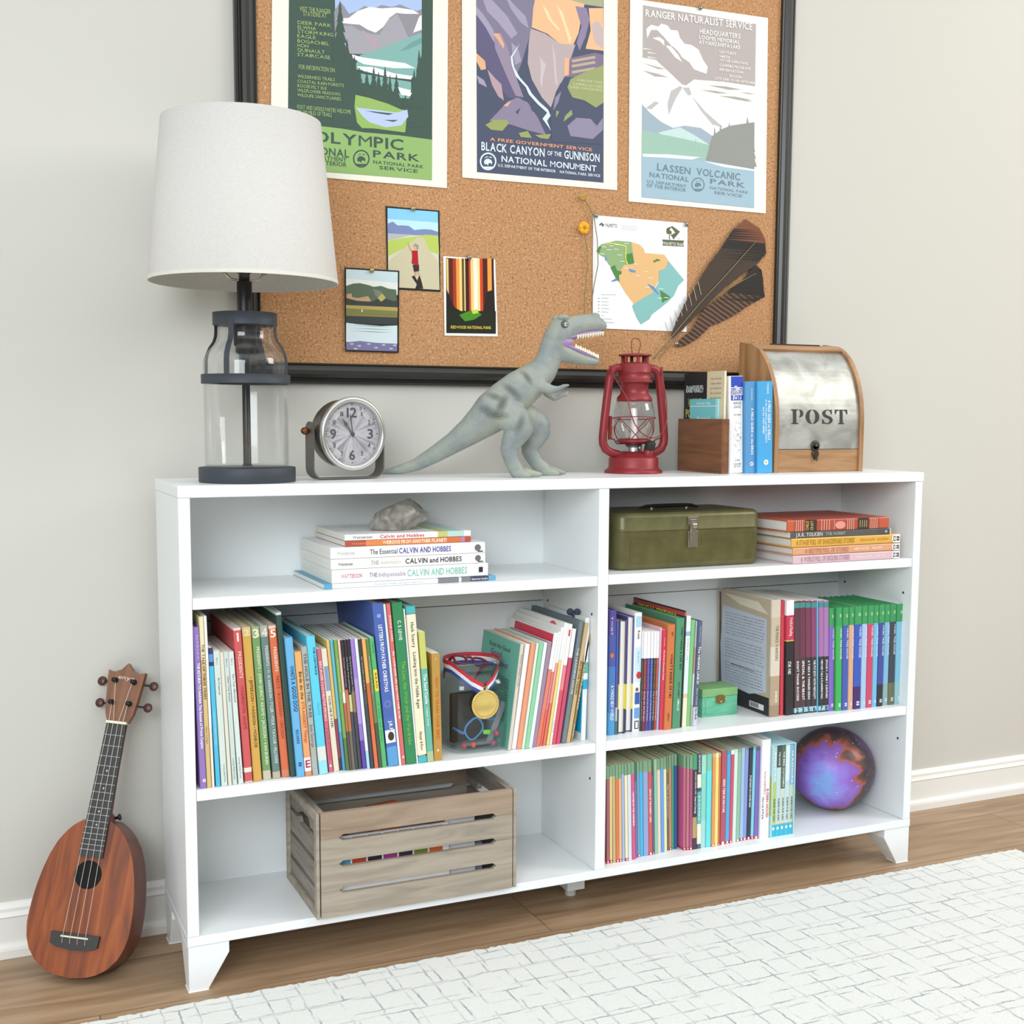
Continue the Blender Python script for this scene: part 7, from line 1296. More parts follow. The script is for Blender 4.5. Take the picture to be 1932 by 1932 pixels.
def ex_special(mb, T, Hh, Dp): ltext(mb, T, 'SPECIAL EDITION!', Dp-.02, Hh*.905, .013, Dp-.05, '#e8d820')
def ex_redflash(mb, T, Hh, Dp): rect(mb, -T*.35, T*.1, Hh*.9, Hh*.955, '#d82840')
for k_, f_ in (('cream paperback with a grey blue', ex_cream), ('emerald green', ex_emerald), ('royal blue', ex_royal), ('red octagon', ex_octagon), ('white hardcover with a blue label', ex_label), ('dull blue guide', ex_disc(.1, .1, .17, '#e8ecf0', '#d86050')), ('bright blue thick', ex_disc(.115, .05, .15, '#f0f0e8', '#c8c080')), ('weathered tan hardcover with letter', ex_letter), ('sea green fronted', ex_seagreen), ('white book with bright blue', ex_bluecover), ('nearest the mauve', ex_redtab), ('leaning yellow', ex_arch), ('tallest black', ex_special), ('red flash', ex_redflash)):
    EXTRA[k_] = f_
ORD = 'first second third fourth fifth sixth seventh eighth ninth tenth eleventh twelfth thirteenth fourteenth fifteenth sixteenth seventeenth eighteenth nineteenth twentieth'.split()
TENS = {20: 'twenty', 30: 'thirty', 40: 'forty'}
def ordinal(i):
    if i <= 20: return ORD[i-1]
    return TENS[i//10*10]+'-'+ORD[i % 10-1] if i % 10 else {30: 'thirtieth', 40: 'fortieth'}[i]
SHZ = {'A': .3345, 'B': .3357, 'C': ZS, 'top': TOP}
WHERE = {'A': 'on the middle left shelf', 'B': 'on the middle right shelf', 'C': 'on the bottom right shelf', 'top': ''}
GRP = {'A': 'books on the middle left shelf', 'B': 'books on the middle right shelf', 'C': 'books on the bottom right shelf', 'top': 'books on the bookcase top'}
cnt = {}
for row, x, y, lean, T, Hh, Dp, kind, bands, texts, desc in BOOKS:
    cnt[row] = cnt.get(row, 0)+1
    T, Hh, Dp = T/1000-.0002, Hh/1000, Dp/1000; a = R(lean)
    ex = next((f_ for k_, f_ in EXTRA.items() if k_ in desc), None)
    label = desc
    if row == 'C': label = desc+', '+ordinal(cnt[row])+' from the divider, bottom shelf'
    elif len(desc.split()) <= 11 and WHERE[row] and 'shelf' not in desc: label = desc+' '+WHERE[row]
    pg = PGT if row == 'C' and kind == 'p' else PGW
    make_book('hardcover_book' if kind in 'hr' else 'paperback_book', label, 'book', (x/1000, y/1000, SHZ[row]+T/2*abs(math.sin(a))+.0002), (0, a, 0), T, Hh, Dp, kind, bands, texts, pg, GRP[row], ex)
# ------------------------------------------------------------------ comic stack on the upper left shelf
def flat_book(label, x_right, y, z, T, L, Dp, kind, bands, texts, group, rz=0., extra=None, name=None):
    # lies flat, spine to the room; local z runs right to left
    return make_book(name or ('paperback_book' if kind == 'p' else 'hardcover_book'), label, 'book', (x_right, y, z+T/2+.0002), (0, R(-90), R(rz)), T-.0003, L, Dp, kind, bands, texts, PGZ, group, extra)
def ht(t, x0, x1, hf, c, xo=0.): return (t, x0, x1, hf, c, xo)
SZ = .6452; GA = 'comic books stacked on the upper left shelf'
def fr(x, xr, L): return (xr-x)/L
zz = SZ
st_ = [
 ('thin white paperback with turquoise spine ends, bottom of the comic stack', .5515, .024, .0080, .312, .205, [('#58a8cc', 0, .045), ('#2c3850', .045, .155), ('#7c7c80', .155, .21), ('#e8ecf4', .21, .225), ('#7c7c80', .225, .35), ('#eef0f0', .35, .955), ('#4ca4c8', .955, 1)], [ht('There Goes Treasure and Hearts in the Attic', .44, .72, .4, '#b8c0c4'), ht('classroom books', .05, .15, .5, '#e8e8f0')]),
 ('thick white comic collection with pale teal lettering, second from stack bottom', .5380, .028, .0225, .284, .215, [('#f4f5f4', 0, 1)], [ht('WATTERSON', .815, .945, .32, '#cc8088'), ht('THE', .72, .77, .34, '#9a8a98'), ht('Indispensable', .54, .712, .36, '#b8a8b8'), ht('CALVIN AND HOBBES', .14, .53, .52, '#8cc4b4')]),
 ('cream comic collection with black lettering, third from stack bottom', .5345, .032, .0175, .281, .215, [('#f0ece4', 0, 1)], [ht('Watterson', .865, .955, .3, '#6c6864'), ht('THE', .70, .75, .42, '#b8b4b0'), ht('Authoritative', .56, .69, .36, '#d4d0cc'), ht('CALVIN and HOBBES', .16, .53, .5, '#34344c')]),
 ('white comic collection with violet lettering, fourth from stack bottom', .5345, .033, .0190, .281, .215, [('#f3f2f0', 0, 1)], [ht('Watterson', .85, .96, .34, '#c4c0bc'), ht('The Essential', .58, .755, .46, '#6c6c78'), ht('CALVIN AND HOBBES', .23, .57, .50, '#5450a0')]),
 ('orange spined comic directly under the topmost white one', .5120, .044, .0095, .230, .215, [('#c84830', 0, .05), ('#b080b0', .05, .08), ('#e86c34', .08, .2), ('#f0863c', .2, .84), ('#c04c34', .84, 1)], [ht('WEIRDOS FROM ANOTHER PLANET!', .2, .71, .62, '#fff4e0'), ht('Watterson', .80, .95, .4, '#f0a060')]),
 ('thin white comic with red lettering, on top of the comic stack', .5120, .045, .0105, .230, .215, [('#f4f2f0', 0, .055), ('#b8dcd4', .055, .19), ('#c8cc70', .19, .27), ('#f4f2f0', .27, 1)], [ht('Watterson', .79, .94, .48, '#7c7c7c'), ht('Calvin and Hobbes', .38, .73, .55, '#d44858')]),
]
def coverart(mb, T, Hh, Dp):
    random.seed(8)
    for i in range(26):
        z = Hh*random.uniform(.62, .95); y = random.uniform(.05, .19); l = random.uniform(.004, .012)
        mb.add([(T/2+.0003, y, z), (T/2+.0003, y+.0007, z), (T/2+.0003, y+.0012+.003*(i % 2), z+l), (T/2+.0003, y+.0004+.003*(i % 2), z+l)], [(0, 1, 2, 3)], M('#4c4c4c', .7))
def badge(mb, T, Hh, Dp):
    mb.poly([(T*.32*math.cos(a*.4), -.0005, Hh*.05+T*.32*math.sin(a*.4)) for a in range(16)], M('#6c6c70', .5)); rect(mb, -T*.4, -T*.3, Hh*.015, Hh*.05, '#2a2a2a', -.0006)
def badge2(mb, T, Hh, Dp): rect(mb, -T*.2, T*.22, Hh*.035, Hh*.062, '#2a2a2c', -.0006)
for i, (lb, xr, y, T, L, Dp, bands, tx) in enumerate(st_):
    flat_book(lb, xr, y, zz, T, L, min(Dp, .228-y), 'p', bands, tx, GA, 0, coverart if i == 5 else badge if i in (2, 3) else badge2 if i in (1, 5) else None)
    zz += T+.0002
ZSTACK = zz
# rock
t_m = ramp_mat('quartz_rock', [(.25, '#6c6860'), (.45, '#98938a'), (.62, '#b0aca6'), (.75, '#d4d0cc')], (1, 1, 1), 34, 6, .6, 1.4, .35)
mb = MB(); n_, m2 = 40, 24; vs = []
random.seed(21); dirs = [Vector((random.gauss(0, 1), random.gauss(0, 1), random.gauss(0, 1))).normalized() for _ in range(26)]; cut = [random.uniform(.70, .93) for _ in dirs]
prof = []
for j in range(m2+1):
    th = math.pi*j/m2
    for i in range(n_):
        a = 2*math.pi*i/n_; d = Vector((math.sin(th)*math.cos(a), math.sin(th)*math.sin(a), -math.cos(th)))
        r = min([1.]+[c_/max(.05, d.dot(dd)) for dd, c_ in zip(dirs, cut)])
        r *= 1+.025*math.sin(9*d.x+5*d.z)*math.cos(11*d.y)
        p = Vector((d.x*.058*r, d.y*.040*r, d.z*.032*r)); p.z += p.x*.14; p.z = max(p.z, -.0215); vs.append(p+Vector((0, 0, .0215)))
fs = [(j*n_+i, j*n_+(i+1) % n_, (j+1)*n_+(i+1) % n_, (j+1)*n_+i) for j in range(m2) for i in range(n_)]
mb.add(vs, fs, t_m); tag(mb.build('rock', loc=(.400, .105, ZSTACK+.0003)), 'rough grey quartz rock resting on the comic stack', 'rock')
# ------------------------------------------------------------------ green metal box
GB = thing('metal_lockbox', 'olive green metal lockbox with a nickel latch, on the upper right shelf', 'metal box', (.968, .040, .6465))
olive = ramp_mat('olive_enamel', [(.35, '#5c5836'), (.65, '#6a663e')], (1, 1, 1), 30, 4, .36, 0, .03, .25); olive2 = M('#83806a', .35, .3)
def rrect(w_, d_, r, n=8):
    pts = []
    for cx, cy, a0 in ((w_/2-r, r, -90), (w_/2-r, d_-r, 0), (-w_/2+r, d_-r, 90), (-w_/2+r, r, 180)):
        pts += [(cx+r*math.cos(R(a0+90*i/n)), cy+r*math.sin(R(a0+90*i/n))) for i in range(n+1)]
    return pts
W_, D_ = .322, .170
def loft(mb, layers, mat):
    n = None; vs = []; fs = []
    for w_, d_, r, y0, z in layers:
        pp = rrect(w_, d_, r); n = len(pp); vs += [(x, y+y0, z) for x, y in pp]
    for j in range(len(layers)-1):
        for i in range(n): fs.append((j*n+i, j*n+(i+1) % n, (j+1)*n+(i+1) % n, (j+1)*n+i))
    mb.add(vs, fs, mat, True); mb.add(vs[:n], [tuple(range(n))[::-1]], mat); mb.add(vs[-n:], [tuple(range(n))], mat)
mb = MB(); loft(mb, [(W_-.012, D_-.012, .018, .006, 0), (W_-.004, D_-.004, .021, .002, .003), (W_, D_, .022, 0, .008), (W_, D_, .022, 0, .0735)], olive)
pan = [(-.135, .012), (.140, .012), (.140, .062), (.022, .062), (.022, .042), (-.050, .042), (-.050, .060), (-.135, .060)]
mb.build('box_body', GB)
mb = MB(); mb.prism([(x, z) for x, z in pan], -.0006, .003, olive, 'y'); mb.build('pressed_panel', GB, mods=[('bevel', .0005, 2)])
mb = MB(); loft(mb, [(W_+.003, D_+.003, .0235, -.0015, .0737), (W_+.004, D_+.004, .024, -.002, .0750), (W_+.003, D_+.003, .0235, -.0015, .0765), (W_+.001, D_+.001, .0225, -.0005, .0770), (W_, D_, .022, 0, .0780), (W_, D_, .022, 0, .0985), (W_-.004, D_-.004, .021, .002, .1045), (W_-.014, D_-.014, .017, .007, .1075)], olive); LID = mb.build('lid', GB)
mb = MB(); hb = M('#22221e', .4)
for s in (-1, 1): mb.tube([(s*.040, .085, .1076), (s*.040, .085, .1112)], .004, chrome, 8)
mb.tube([(-.068, .085, .1100), (-.052, .085, .1135), (-.030, .085, .1140), (.030, .085, .1140), (.052, .085, .1135), (.068, .085, .1100)], [.002, .0058, .0068, .0068, .0058, .002], hb, 12, flat=.55); mb.build('handle', LID)
nick = M('#b0aa98', .3, .85, var=.05)
mb = MB(); mb.box(-.0105, .0125, -.0030, -.0012, .083, .0985, nick); mb.box(-.0105, .0125, -.0030, -.0012, .0395, .0715, nick)
mb.box(-.0065, .0065, -.0055, -.0035, .066, .0935, nick); mb.box(-.0020, .0030, -.0075, -.005, .079, .087, M('#4c4840', .4, .6)); mb.lathe([(.0065, -.0045), (.0065, .0045)], nick, 18, (0, -.005, .082), ax=(1, 0, 0))
mb.prism([(-.0045, .042), (.0055, .042), (.0055, .062), (.003, .066), (-.002, .066), (-.0045, .062)], -.0052, -.003, nick, 'y'); mb.tube([(-.0055, -.0048, .075), (-.0065, -.006, .062), (-.0060, -.005, .054)], .0014, nick, 6); mb.build('latch', GB, mods=[('bevel', .0006, 2)])
# ------------------------------------------------------------------ story books stacked on the upper right shelf
zz = .6465; GB2 = 'story books stacked on the upper right shelf'
def oval(mb, T, Hh, Dp):
    mb.poly([(-T*.46, -.0004, Hh*.002), (T*.46, -.0004, Hh*.002), (T*.46, -.0004, Hh*.06), (T*.3, -.0004, Hh*.075), (0, -.0004, Hh*.08), (-T*.3, -.0004, Hh*.075), (-T*.46, -.0004, Hh*.06)], M('#f2f0ee', .5))
    for z0, z1, x0, x1 in ((.045, .066, -.28, .28), (.015, .036, -.25, -.05), (.015, .036, .05, .25), (.01, .016, -.25, .25)): rect(mb, T*x0, T*x1, Hh*z0, Hh*z1, '#4c4c50', -.0007)
    rect(mb, -T*.16, T*.16, Hh*.05, Hh*.061, '#f2f0ee', -.0009)
def tree(mb, T, Hh, Dp):
    rect(mb, -T*.44, T*.44, Hh*.55, Hh*.545, '#d0b0a0')
    for z in (.12, .14, .16, .18, .355, .375, .395, .415, .595, .62, .645, .67, .855, .875, .895, .915): rect(mb, -T*.47, T*.47, Hh*z, Hh*(z+.006), '#e8b898', -.0005)
    for z0, z1 in ((.205, .315), (.72, .83)): rect(mb, -T*.5, T*.5, Hh*z0, Hh*z1, '#40342c', -.0004)
    mb.poly([(T*.34*math.cos(a*.4)-.001, -.0006, Hh*.49+T*.55*math.sin(a*.4)) for a in range(16)], M('#e09888', .6))
    yl = M('#d0b060', .5, var=0)
    for s_, z in (('CHILD', .80), ('CRAFT', .755)): mb.text(s_, (0, -.0008, Hh*z), (1, 0, 0), (0, 0, 1), Hh*.026, yl, T*.8, 1, True)
    for i, z in enumerate((.29, .268, .246, .225)): rect(mb, -T*.3, T*.3, Hh*z, Hh*(z+.007), '#b8a068', -.0007)
for lb, xr, T, L, bands, tx, ex, kd, Dp in (
 ('pale pink story book at the bottom of the upper right stack', 1.4485, .0170, .268, [('#e0b8c0', 0, 1)], [('A WORLD FULL OF DICKENS STORIES', .48, .93, .62, '#b08c98', 0), ('ANGELA & OLIVE', .27, .42, .28, '#f4e4e4', 0), ('JANIE OLIVE', .14, .24, .28, '#f4e4e4', 0)], oval, 'h', .200),
 ('apricot story book second from the bottom of the upper right stack', 1.4480, .0155, .268, [('#e4a070', 0, 1)], [('A BEDTIME FULL OF STORIES', .49, .89, .62, '#c07c60', 0), ('ANGELA McALLISTER', .3, .44, .28, '#fae8d8', 0), ('ANNA SHEPETA', .17, .27, .28, '#fae8d8', 0)], oval, 'h', .200),
 ('amber yellow story book in the middle of the upper right stack', 1.4480, .0185, .272, [('#ecb040', 0, 1)], [('A STAGE FULL OF SHAKESPEARE STORIES', .43, .96, .55, '#b0801c', 0), ('ANGELA McALLISTER', .24, .38, .28, '#c88c20', 0), ('ALICE LINDSTROM', .11, .22, .28, '#c88c20', 0)], oval, 'h', .200),
 ('thin dark grey paperback under the red volume of the upper right stack', 1.4230, .0120, .250, [('#e0dcd4', 0, .01), ('#4c4c4c', .01, .14), ('#545450', .14, 1)], [('J.R.R. TOLKIEN', .69, .95, .6, '#d4d0c4', 0), ('THE HOBBIT', .46, .66, .5, '#a8a48c', 0), ('##', .03, .07, .4, '#c0c0c0', 0)], None, 'p', .190),
 ('red volume with dark title panels on top of the upper right stack', 1.4170, .0235, .252, [('#cc5434', 0, .09), ('#b84434', .09, .94), ('#d0582c', .94, 1)], [], tree, 'h', .190)):
    flat_book(lb, xr, .006, zz, T, L, Dp, kd, bands, tx, GB2, 0, ex); zz += T+.0002
# ------------------------------------------------------------------ glass jar and what is in it
JX, JY, JZ = .5285, .082, .3345
JR = thing('glass_jar', 'squarish clear glass jar of odds and ends between the books, medal hung on it', 'jar', (JX, JY, JZ))
jp = [(.050, 0), (.0555, .002), (.0580, .007), (.0585, .015), (.0585, .110), (.0575, .120), (.0535, .130), (.0475, .137), (.0455, .141), (.0455, .151), (.0475, .154), (.0475, .159), (.0455, .162)]
ji = [(.0430, .162), (.0430, .141), (.0450, .136), (.0510, .129), (.0552, .119), (.0560, .110), (.0560, .015), (.0535, .0065), (1e-5, .0055)]
mb = MB(); mb.lathe(jp+ji, glass('jar_glass', (.93, .955, .96), .1), 72, sq=1.6); mb.build('jar_body', JR)
# medal with ribbon
MD = thing('medal', 'gold medal on a red, white and blue ribbon round the jar neck', 'medal', (JX, JY, JZ+.1095))
ribs = [M('#c82c40', .7, var=.06), M('#f0f0f0', .7, var=.04), M('#3450a8', .7, var=.06)]
mb = MB(); a0 = -90
path = []
for i in range(49):
    t = i/48; ang = R(-90+18+(360-36)*t); rr = .0505; dip = .030*max(0, 1-min(t, 1-t)/.16)**1.3
    path.append(Vector((rr*math.cos(ang)*(1 if dip < .001 else 1), rr*math.sin(ang)-dip*.25, .042-dip)))
path = [Vector((-.0-.002, -.0640, .006))]+path[::-1][1:-1]+[Vector((.002, -.0640, .006))]
for i, mt in enumerate(ribs):
    vs = []
    for p in path:
        d = Vector((p.x, p.y, 0)).normalized()
        for o_, zo in ((0, .0), (.0008, .0)): 
            vs.append(p+d*(o_-.0035*(0 if i == 0 else .25*i))+Vector((0, 0, .012-.0075*i))); vs.append(p+d*(o_-.0035*(.25*(i+1)-.25 if i else 0))+Vector((0, 0, .012-.0075*(i+1))))
    fs = []
    for j in range(len(path)-1):
        b_ = j*4; fs += [(b_, b_+1, b_+5, b_+4), (b_+2, b_+6, b_+7, b_+3), (b_, b_+4, b_+6, b_+2), (b_+1, b_+3, b_+7, b_+5)]
    mb.add(vs, fs, mt)
mb.build('ribbon', MD)
gold = M('#e4c878', .32, .55, var=.04); gold2 = M('#c8a050', .35, .7)
mb = MB(); C_ = (0, -.0650, -.0190)
mb.lathe([(.0255, 0), (.0262, .0008), (.0262, .0024), (.0250, .0030), (.0190, .0026), (.0182, .0020), (1e-5, .0020)], gold, 56, C_, ax=(0, -1, 0)); mb.build('disc', MD)
mb = MB()
for i in range(26):
    a = R(-80+i*13.2); 
    if abs(a-R(90)) < .18: continue
    mb.ball((C_[0]+.0222*math.cos(a), C_[1]-.0026, C_[2]+.0222*math.sin(a)), .0018, gold2, 8, 1.2, .5, .8)
mb.tube([(C_[0]+.0036*math.cos(R(a)), C_[1]-.0015, C_[2]+.0285+.0036*math.sin(R(a))) for a in range(0, 360, 30)], .0008, gold2, 6, True); mb.build('wreath', MD)
# spectacles
def spectacles(name, label, frame, loc, rot, lensw, lensh, r, temple):
    t = thing(name, label, 'glasses', loc, rot); m = M(frame, .35)
    mb = MB()
    for s in (-1, 1):
        cx = s*(lensw/2+.007)
        pts = [(cx+lensw/2*(abs(math.cos(a))**.7)*math.copysign(1, math.cos(a)), 0, lensh/2*(abs(math.sin(a))**.7)*math.copysign(1, math.sin(a))) for a in [2*math.pi*i/28 for i in range(28)]]
        mb.tube(pts, r, m, 8, True)
    mb.tube([(-.008, 0, .004), (-.004, -.001, .008), (.004, -.001, .008), (.008, 0, .004)], r*1.1, m, 8); mb.build('frame', t)
    for s in (-1, 1): MB().tube([(s*(lensw+.008), 0, lensh*.25), (s*(lensw+.010), .006, lensh*.28), (s*(lensw+.008), temple*.75, lensh*.25), (s*(lensw+.005), temple, lensh*.0)], [r*1.3, r*1.5, r*1.2, r], m, 8).build('temple', t)
spectacles('eyeglasses', 'pale blue eyeglasses standing inside the glass jar', '#4c90d0', (JX+.012, JY-.030, JZ+.055), (R(5), R(-36), R(12)), .038, .035, .0018, .045)
spectacles('sunglasses', 'dark red glasses sticking out of the open jar mouth', '#6c1826', (JX-.004, JY-.004, JZ+.158), (R(-55), R(12), R(4)), .026, .020, .0022, .050)
mb = MB(); mb.box(-.036, .040, -.006, .006, 0, .092, M('#2c2a2a', .6, var=.2)); tag(mb.build('leather_case', loc=(JX-.002, JY+.012, JZ+.0062), rot=(0, 0, R(8)), mods=[('bevel', .004, 3)]), 'dark leather case standing at the back inside the glass jar', 'case')
mb = MB(); mb.box(-.0055, .0055, -.0012, .0012, 0, .080, M('#9a9ca0', .4, .2)); tag(mb.build('grey_ruler', loc=(JX+.024, JY-.024, JZ+.0075), rot=(0, R(22), R(-5)), mods=[('bevel', .0006, 2)]), 'short grey ruler leaning inside the right of the glass jar', 'ruler')
mb = MB(); mb.lathe([(.0042, 0), (.0042, .012), (.0026, .012), (.0026, 0), (.0042, 0)], M('#78d83c', .5), 20, (0, 0, 0), ax=(.8, -.6, .05)); tag(mb.build('foam_tube', loc=(JX+.008, JY-.040, JZ+.0335)), 'lime green foam tube inside the glass jar', 'toy')
for x_, y_, c_, n_ in ((-.012, -.040, '#e8603c', 'orange'), (.036, -.034, '#d84c5c', 'coral'), (.026, -.042, '#b8487c', 'magenta'), (-.030, -.040, '#c83c44', 'red')):
    mb = MB(); mb.ball((0, 0, .0052), .0052, M(c_, .5), 14); tag(mb.build('bead', loc=(JX+x_, JY+y_, JZ+.0068 if n_ != 'coral' else JZ+.022)), n_+' bead inside the glass jar', 'bead', 'beads in the jar')
mb = MB(); mb.box(-.024, .024, -.009, .009, 0, .006, M('#82868c', .5)); tag(mb.build('tin_box', loc=(JX+.004, JY-.018, JZ+.0062), mods=[('bevel', .001, 2)]), 'flat grey tin lying on the jar floor', 'tin')
# bookmark with pompoms on the leaning books
BM = thing('bookmark', 'dark pompom bookmark poking out above the tan leaning paperback', 'bookmark', (.733, .075, .5618))
mb = MB(); mb.box(-.001, .001, -.004, .004, -.012, .0035, M('#5c6478', .7)); mb.build('stem', BM)
mb = MB(); mb.ball((-.007, 0, .0085), .0068, M('#3c4258', .8), 14); mb.ball((.0045, -.006, .0085), .0065, M('#3c4258', .8), 14); mb.build('pompom', BM)
# ------------------------------------------------------------------ green chest
CH = thing('wooden_chest', 'small green painted wooden chest with a brass clasp, beside navy hardcover', 'chest', (1.0715, .086, .3357), (0, 0, R(-1)))
gp = ramp_mat('green_paint', [(.3, '#58a888'), (.6, '#72c4a0'), (.8, '#8cc890')], (3, 3, 12), 5, 5, .6, .5, .1); gt = ramp_mat('green_paint_lid', [(.3, '#78b070'), (.7, '#90c080')], (3, 9, 3), 5, 5, .6, .5, .1)
mb = MB(); mb.box(-.0415, .0415, 0, .060, 0, .0395, gp); mb.box(-.034, .034, -.0012, .002, .006, .036, gp); mb.build('box_body', CH, mods=[('bevel', .0012, 2)])
mb = MB(); mb.box(-.0420, .0420, -.0005, .0605, .0398, .0565, gt); CLID = mb.build('lid', CH, mods=[('bevel', .0015, 2)])
bz = M('#9c7c4c', .35, .8, var=.1)
mb = MB(); mb.prism([(-.012, .031), (-.009, .0275), (-.004, .026), (.004, .026), (.009, .0275), (.012, .031), (.009, .0345), (.011, .039), (.006, .043), (-.006, .043), (-.011, .039), (-.009, .0345)], -.0030, -.0014, bz, 'y'); mb.tube([(-.005, -.0036, .034), (0, -.0042, .032), (.005, -.0036, .034)], .001, bz, 8); mb.ball((0, -.0036, .030), .0022, M('#d8c890', .3, .8), 10); mb.build('clasp', CLID)
# ------------------------------------------------------------------ galaxy ball
m_, nt, b = newmat('galaxy_print'); tc = nt.nodes.new('ShaderNodeTexCoord')
n1 = nt.nodes.new('ShaderNodeTexNoise'); n1.inputs['Scale'].default_value = 17; n1.inputs['Detail'].default_value = 6; n1.inputs['Distortion'].default_value = .9; nt.links.new(tc.outputs['Object'], n1.inputs['Vector'])
dv = nt.nodes.new('ShaderNodeVectorMath'); dv.operation = 'DISTANCE'; dv.inputs[1].default_value = (-.068, -.055, .078); nt.links.new(tc.outputs['Object'], dv.inputs[0])
ma = nt.nodes.new('ShaderNodeMath'); ma.operation = 'MULTIPLY_ADD'; ma.inputs[1].default_value = 7.2; ma.inputs[2].default_value = -.42; nt.links.new(dv.outputs['Value'], ma.inputs[0])
sm_ = nt.nodes.new('ShaderNodeMath'); sm_.operation = 'MULTIPLY_ADD'; sm_.inputs[1].default_value = .9; nt.links.new(n1.outputs['Fac'], sm_.inputs[0]); nt.links.new(ma.outputs[0], sm_.inputs[2])
cr = nt.nodes.new('ShaderNodeValToRGB'); e = cr.color_ramp.elements; e[0].position = .12; e[0].color = lin('#80a0e0'); e[1].position = .98; e[1].color = lin('#5c4068')
for p_, c_ in ((.24, '#9484dc'), (.42, '#9068c4'), (.56, '#8858a8'), (.63, '#a8583c'), (.70, '#60403c'), (.82, '#3c3236')): x = e.new(p_); x.color = lin(c_)
nt.links.new(sm_.outputs[0], cr.inputs[0])
vo = nt.nodes.new('ShaderNodeTexVoronoi'); vo.inputs['Scale'].default_value = 75; nt.links.new(tc.outputs['Object'], vo.inputs['Vector']); lt = nt.nodes.new('ShaderNodeMath'); lt.operation = 'LESS_THAN'; lt.inputs[1].default_value = .085; nt.links.new(vo.outputs['Distance'], lt.inputs[0])
mx = nt.nodes.new('ShaderNodeMix'); mx.data_type = 'RGBA'; mx.inputs[7].default_value = lin('#d8d4e8'); nt.links.new(lt.outputs[0], mx.inputs[0]); nt.links.new(cr.outputs[0], mx.inputs[6]); nt.links.new(mx.outputs[2], b.inputs['Base Color']); b.inputs['Roughness'].default_value = .4
mb = MB(); prof = [(max(1e-5, .0885*math.sin(math.pi*i/40)), .0885*(1-math.cos(math.pi*i/40))) for i in range(41)]
mb.lathe(prof, m_, 72); tag(mb.build('play_ball', loc=(1.392, .125, ZS+.0003)), 'purple galaxy print ball at the right end of the bottom shelf', 'ball')
# ------------------------------------------------------------------ slipcase with paperbacks
SC = thing('book_slipcase', 'pale blue slipcase holding five paperbacks, between the white hardcover and ball', 'slipcase', (1.1828, .018, ZS), (0, 0, R(0)))
ice = M('#bce4ec', .45, var=.03); SW, SH_, SD = .0560, .1905, .135
mb = MB(); mb.box(-SW/2, -SW/2+.0012, .0, SD, 0, SH_, ice); mb.box(SW/2-.0012, SW/2, .0, SD, 0, SH_, ice); mb.box(-SW/2+.0012, SW/2-.0012, .0, SD, SH_-.0012, SH_, ice); mb.box(-SW/2+.0012, SW/2-.0012, .0, SD, 0, .0012, ice); mb.box(-SW/2+.0012, SW/2-.0012, SD-.0012, SD, .0012, SH_-.0012, ice)
mb.box(-SW/2-.0003, -SW/2, .002, .09, .045, .125, M('#b8cc70', .5)); mb.box(-SW/2-.0004, -SW/2, .020, .05, .116, .122, M('#5c5c48', .6)); mb.build('case', SC)
bc = [('#b8cc64', '#a8d4d4', .60), ('#b8d8dc', '#3c4a4c', .76), ('#c4d8c8', '#4c6850', .52), ('#bcd8e0', '#d0e8ec', .6), ('#b8d0b8', '#78b0d0', .55)]
tt = ['INSECTS', 'THE HOUSE', 'THE BIRD WATCHERS', 'FLOWERS', 'SEASHORE']
for i, (c1, c2, zc) in enumerate(bc):
    T = .0104
    make_book('paperback_book', '%s slim paperback in the pale blue slipcase' % ('leftmost', 'second from left', 'middle', 'second from right', 'rightmost')[i], 'book', (1.1828-SW/2+.0014+T/2+i*(T+.0002), .0205, ZS+.0014), (0, 0, 0), T, SH_-.004, .128, 'p',
              [('#28b8dc', 0, .13), ('#f0c070', .13, .142), (c1, .142, zc), (c2, zc, 1)], [('GUIDES FOR KIDS', .17, .42, .34, '#2c3434', .1), (tt[i], zc+.02, .93, .34, '#f0f4f0', .05), ('o', .075, .1, .5, '#f0f4f4', 0)], PGW, 'paperbacks in the pale blue slipcase')
# ------------------------------------------------------------------ crate with magazines
CW = thing('wooden_crate', 'weathered grey-brown slatted wooden crate on the bottom left shelf', 'crate', (.3945, -.012, ZS))
cw = ramp_mat('weathered_wood', [(.25, '#8c8276'), (.5, '#a39888'), (.75, '#b0a698')], (1.5, 10, 14), 4, 6, .75, 1.0, .12, spec=.2); cw2 = ramp_mat('weathered_wood_dark', [(.25, '#8a7866'), (.5, '#a08c78'), (.75, '#a89684')], (1.5, 10, 14), 4, 6, .75, 1.0, .12, spec=.2); cwy = ramp_mat('weathered_wood_side', [(.25, '#766e64'), (.5, '#8e867c'), (.75, '#a29a90')], (12, 1.5, 12), 4, 6, .75, 1.0, .12, spec=.2)
HWc, DC, HC = .1775, .208, .1815
def slat(mb, x0, x1, z0, z1, notch0, notch1, y0, y1, mat):   # board with half-slots cut in its lower/upper edge
    n0, n1, h = .035, .035, .0052
    pts = [(x0, z0)]
    if notch0: pts += [(x0+n0-.004, z0), (x0+n0, z0+h*.5), (x0+n0+.003, z0+h), (x1-n1-.003, z0+h), (x1-n1, z0+h*.5), (x1-n1+.004, z0)]
    pts += [(x1, z0), (x1, z1)]
    if notch1: pts += [(x1-n1+.004, z1), (x1-n1, z1-h*.5), (x1-n1-.003, z1-h), (x0+n0+.003, z1-h), (x0+n0, z1-h*.5), (x0+n0-.004, z1)]
    pts += [(x0, z1)]
    mb.prism(pts, y0, y1, mat, 'y')
zl = [0, .0455, .091, .1365, HC]
